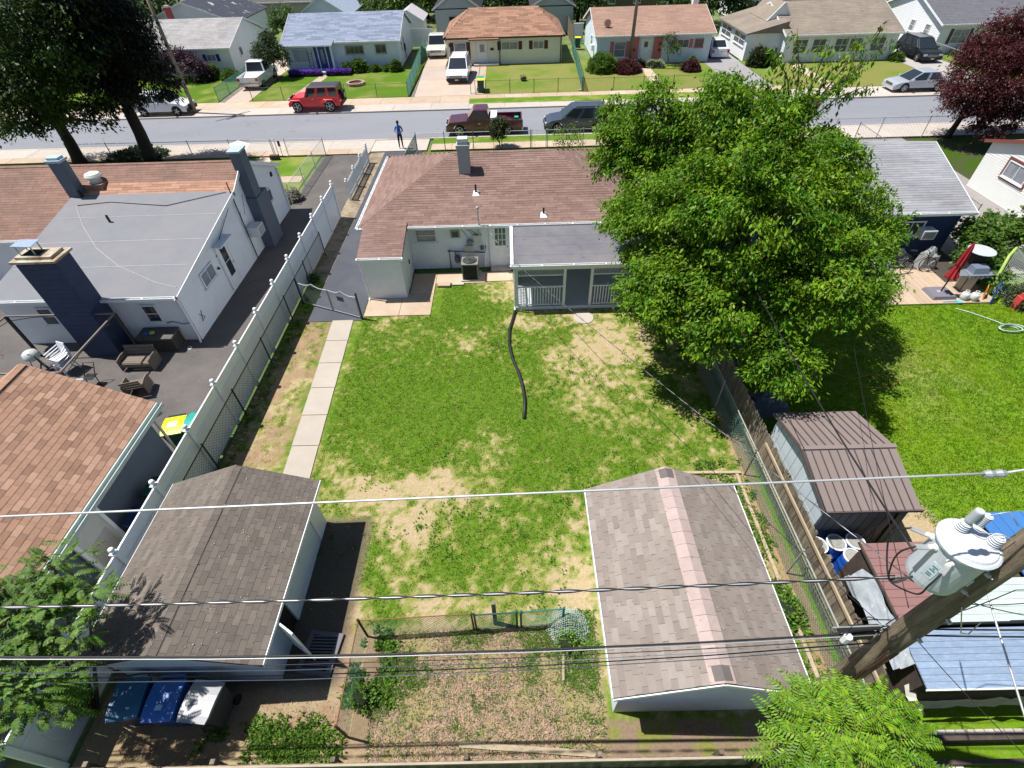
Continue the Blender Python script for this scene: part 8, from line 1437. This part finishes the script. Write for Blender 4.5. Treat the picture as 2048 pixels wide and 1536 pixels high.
q = MB(); q.box(20.9, 16.9, 0, 21.5, 17.2, .55); q.box(20.95, 16.95, .55, 21.45, 17.15, .7); single("red_chair", q, mat("faded_red", (.5, .07, .06), .6), "faded red plastic chair back at the right edge beside the dull bush", "chair")
q = MB(); q.tube([(19.8+.35*math.cos(k*.5)*(1+.02*k), 15.6+.22*math.sin(k*.5), .03+.004*k) for k in range(30)]+[(19.6, 16.2, .03), (19.0, 16.8, .03), (18.6, 17.1, .03)], .022, 5); single("garden_hose", q, mat("pale_hose", (.42, .55, .48), .5), "pale coiled garden hose on the lush lawn at the right edge", "hose", smooth=True)
q = MB(); q.tube([(11.6, 13.4, .05), (12.2, 13.0, .05), (12.9, 13.2, .05), (13.5, 13.2, .05), (13.8, 12.8, .05), (13.3, 12.5, .05), (12.3, 12.6, .05)], .012, 4); single("extension_cord", q, mat("orange_cord", (.45, .22, .05), .6), "thin orange cord looped on the lush lawn right of the big tree", "cord")
q = MB(); q.tube([(18.3, 17.5, .09), (18.9, 17.5, .09)], .02, 5); q.box(18.85, 17.38, .07, 19.05, 17.6, .1); single("toy_broom", q, mat("aqua_plastic", (.10, .42, .50), .5), "aqua toy broom lying on the front edge of the deck", "toy")
V = []; q = MB(); n = 10; rs_ = random.Random(4)
for j in range(n):
    for k in range(n): u, v = k/(n-1)*2-1, j/(n-1)*2-1; V.append((8.5+u*.85, 11.7+v*.45, max(0, 1-max(abs(u), abs(v))**3)*.75*(.8+.3*rs_.random())))
q.add(V, [(j*n+k, j*n+k+1, (j+1)*n+k+1, (j+1)*n+k) for j in range(n-1) for k in range(n-1)]); single("covered_heap", q, mat("slate_tarp", (.10, .12, .16), .5, .15, 4), "heap under a slate-grey cover in the big tree's shade behind the metal shed", "heap")
# far lawn details
t = thing("fire_ring", "ring of reddish stones around a patch of mulch on the blue house's lawn", "fire ring", (-14.6, 54.7, .1))
for k in range(14): a = k*2*math.pi/14; q = MB(); q.obox((-14.6+.75*math.cos(a), 54.7+.75*math.sin(a), .22), (math.cos(a), math.sin(a), 0), (-math.sin(a), math.cos(a), 0), (0,0,1), .12, .15, .12); build("stone", q, mat("ring_stone", (.36, .27, .22), .9, .15, 3, rand=.2), t)
q = MB(); q.lathe((-14.6, 54.7, .1), [(.65, 0), (.65, .1), (.01, .12)], 14); build("mulch", q, mat("red_mulch", (.14, .05, .035), .9, .3, 8), t)
t = thing("potted_plant", "small dark pot with leaves on the cream house's lawn", "potted plant", (1.45, 54.3, .1)); q = MB(); q.lathe((1.45, 54.3, .1), [(.22, 0), (.30, .25), (.26, .25)], 12); build("pot", q, black_metal, t); V, F = leaves(np.array([[1.45, 54.3, .42]]*14)+RS.randn(14, 3)*.12, unit(RS.randn(14, 3)), 10, .08, .14, .06, .2, 4); np_mesh("foliage", V, F, lf_shrub, t)
q = MB(); q.box(6.3, 50.35, .1, 6.55, 50.5, .2); single("brick", q, concrete, "pale block at the foot of the green mesh fence's corner post", "block")
# yellow and black kerb ramps where the drive meets the road
for i in range(6):
    t = thing("kerb_ramp", ("yellow-striped rubber kerb ramp, leftmost at the driveway mouth", "yellow-striped rubber kerb ramp just left of the man in blue", "yellow-striped rubber kerb ramp just right of the man in blue", "pale-striped kerb ramp left of the maroon pickup", "pale-striped kerb ramp, second left of the maroon pickup", "pale-striped kerb ramp closest to the maroon pickup")[i], "kerb ramp", (-8.75+i*.62, 39.62, 0), group="kerb ramps at the driveway mouth")
    q = MB(); q.add([(-.29, -.12, 0), (.29, -.12, 0), (.29, .16, 0), (-.29, .16, 0), (-.29, -.12, .12), (.29, -.12, .12)], [(0,1,5,4), (4,5,2,3), (0,4,3), (1,2,5), (0,3,2,1)]); build("ramp", q, black_metal, t, local=True)
    q = MB(); q.add([(-.12, -.123, .0), (.12, -.123, 0), (.12, -.123, .123), (-.12, -.123, .123), (.12, .163, .003), (-.12, .163, .003)], [(0,1,2,3), (3,2,4,5)]); build("stripe", q, mat("ramp_yellow" if i < 3 else "ramp_pale", (.68, .60, .08) if i < 3 else (.55, .52, .36), .6), t, local=True)
# fallen leaves and specks on the shed roofs and the courtyard
n = 260; xr = RS.uniform(1.8, 5.4, n); yr = RS.uniform(2.7, 7.2, n); zr_ = 2.78-.437*np.abs(xr-3.62)+.035
xl = RS.uniform(-9.1, -5.4, n); yl = RS.uniform(3.5, 7.8, n); zl_ = 2.58-.367*np.abs(xl+7.28)+.035
xc = RS.uniform(-18, -10.2, 400); yc = RS.uniform(10.5, 16, 400)
P = np.concatenate([np.column_stack([xr, yr, zr_]), np.column_stack([xl, yl, zl_]), np.column_stack([xc, yc, np.full(400, .03)])]); n = len(P); a = RS.rand(n)*6.28
V, F = kites(P, unit(np.column_stack([np.cos(a), np.sin(a), .05+RS.rand(n)*.2])), unit(np.column_stack([-np.sin(a), np.cos(a), np.zeros(n)])), .018+.03*RS.rand(n)**3, .014+.012*RS.rand(n), .1, .5); np_mesh("fallen_leaves", V, F, mat("dry_leaf_bits", (.30, .26, .18), .9, .2, 3, rand=.6, hue=.03), kind="stuff")
# ================================================================ the man standing on the drive
def person():
    t = thing("person", "man in a bright blue shirt and dark trousers standing on the driveway holding a controller", "person", (-7.75, 37.6, .06), R(8))
    J = {'pelvis': ((0, 0, .95), .135), 'waist': ((0, 0, 1.08), .125), 'chest': ((0, -.01, 1.30), .15), 'neckb': ((0, 0, 1.46), .075), 'neck': ((0, -.01, 1.53), .055), 'head0': ((0, -.02, 1.60), .075), 'head1': ((0, -.025, 1.69), .095), 'head2': ((0, -.02, 1.77), .07)}
    for s, n_ in ((-1, 'l'), (1, 'r')):
        J.update({'hip'+n_: ((s*.09, 0, .90), .10), 'kn'+n_: ((s*.11, -.02-.02*s, .50), .065), 'an'+n_: ((s*.12, .02, .10), .045), 'ft'+n_: ((s*.13, -.16, .04), .04), 'sh'+n_: ((s*.18, 0, 1.42), .065), 'el'+n_: ((s*.27, -.02, 1.15), .048), 'wr'+n_: ((s*.10, -.26, 1.12), .032), 'hd'+n_: ((s*.05, -.31, 1.13), .034)})
    E_ = [('pelvis', 'waist'), ('waist', 'chest'), ('chest', 'neckb'), ('neckb', 'neck'), ('neck', 'head0'), ('head0', 'head1'), ('head1', 'head2')]
    for n_ in 'lr': E_ += [('pelvis', 'hip'+n_), ('hip'+n_, 'kn'+n_), ('kn'+n_, 'an'+n_), ('an'+n_, 'ft'+n_), ('neckb', 'sh'+n_), ('sh'+n_, 'el'+n_), ('el'+n_, 'wr'+n_), ('wr'+n_, 'hd'+n_)]
    K_ = list(J); me = bpy.data.meshes.new("body"); me.from_pydata([J[k][0] for k in K_], [(K_.index(a), K_.index(b)) for a, b in E_], []); o = bpy.data.objects.new("body", me); C.objects.link(o)
    o.modifiers.new("skin", 'SKIN'); o.modifiers.new("sub", 'SUBSURF').levels = 2
    for i, k in enumerate(K_): me.skin_vertices[0].data[i].radius = (J[k][1], J[k][1]*(.8 if k in ('chest', 'waist', 'pelvis') else 1)); me.skin_vertices[0].data[i].use_root = (k == 'pelvis')
    dg = bpy.context.evaluated_depsgraph_get(); m2 = bpy.data.meshes.new_from_object(o.evaluated_get(dg)); bpy.data.objects.remove(o); m2.name = "body"
    m2.materials.clear()
    for m_ in (mat("skin_brown", (.16, .08, .05), .6), mat("shirt_blue", (.03, .14, .55), .8, .08), mat("trousers_navy", (.018, .02, .035), .85), mat("shoe_white", (.6, .6, .6), .6)): m2.materials.append(m_)
    for p in m2.polygons:
        c = p.center; x, y, z = c
        p.material_index = 0 if z > 1.49 else (3 if z < .09 else (2 if z < .93 else 1))
        if y < -.14 and .95 < z < 1.3: p.material_index = 0
        p.use_smooth = True
    b = bpy.data.objects.new("body", m2); C.objects.link(b); b.parent = t
    q = MB(); q.lathe((0, -.012, 1.735), [(.096, -.03), (.098, 0), (.085, .06), (.05, .09), (.005, .10)], 14); build("hair", q, mat("hair_black", (.012, .010, .009), .8), t, local=True, smooth=True)
    q = MB(); q.box(-.05, -.125, 1.66, -.025, -.108, 1.672); q.box(.025, -.125, 1.66, .05, -.108, 1.672); build("eyes", q, mat("eye_dark", (.01, .01, .01), .3), t, local=True); q = MB(); q.add([(-.013, -.115, 1.64), (.013, -.115, 1.64), (0, -.145, 1.635), (0, -.115, 1.675)], [(0,1,2), (0,2,3), (1,3,2)]); build("nose", q, mat("skin_brown", (0,0,0)), t, local=True)
    for s in (-1, 1):
        for k in range(5):
            q = MB(); a = Vector((s*.05+.012*(k-2), -.33, 1.14)); q.tube([a, a+Vector((-s*.015, -.035, .0)), a+Vector((-s*.03, -.05, -.012))], [.009, .008, .006], 5); build("finger", q, mat("skin_brown", (0,0,0)), t, local=True)
    return t
person()
q = MB(); q.box(-.09, -.40, 1.12, .09, -.33, 1.145); q.tube([(-.07, -.39, 1.14), (-.07, -.42, 1.22)], .005, 4); q.tube([(.07, -.39, 1.14), (.07, -.42, 1.22)], .005, 4)
for i, p in enumerate(q.v): v = Vector(p); v.rotate(Matrix.Rotation(R(8), 3, 'Z').to_euler()); q.v[i] = tuple(v+Vector((-7.75, 37.6, .06)))
single("remote_controller", q, black_metal, "small black controller in the hands of the man in blue", "controller")
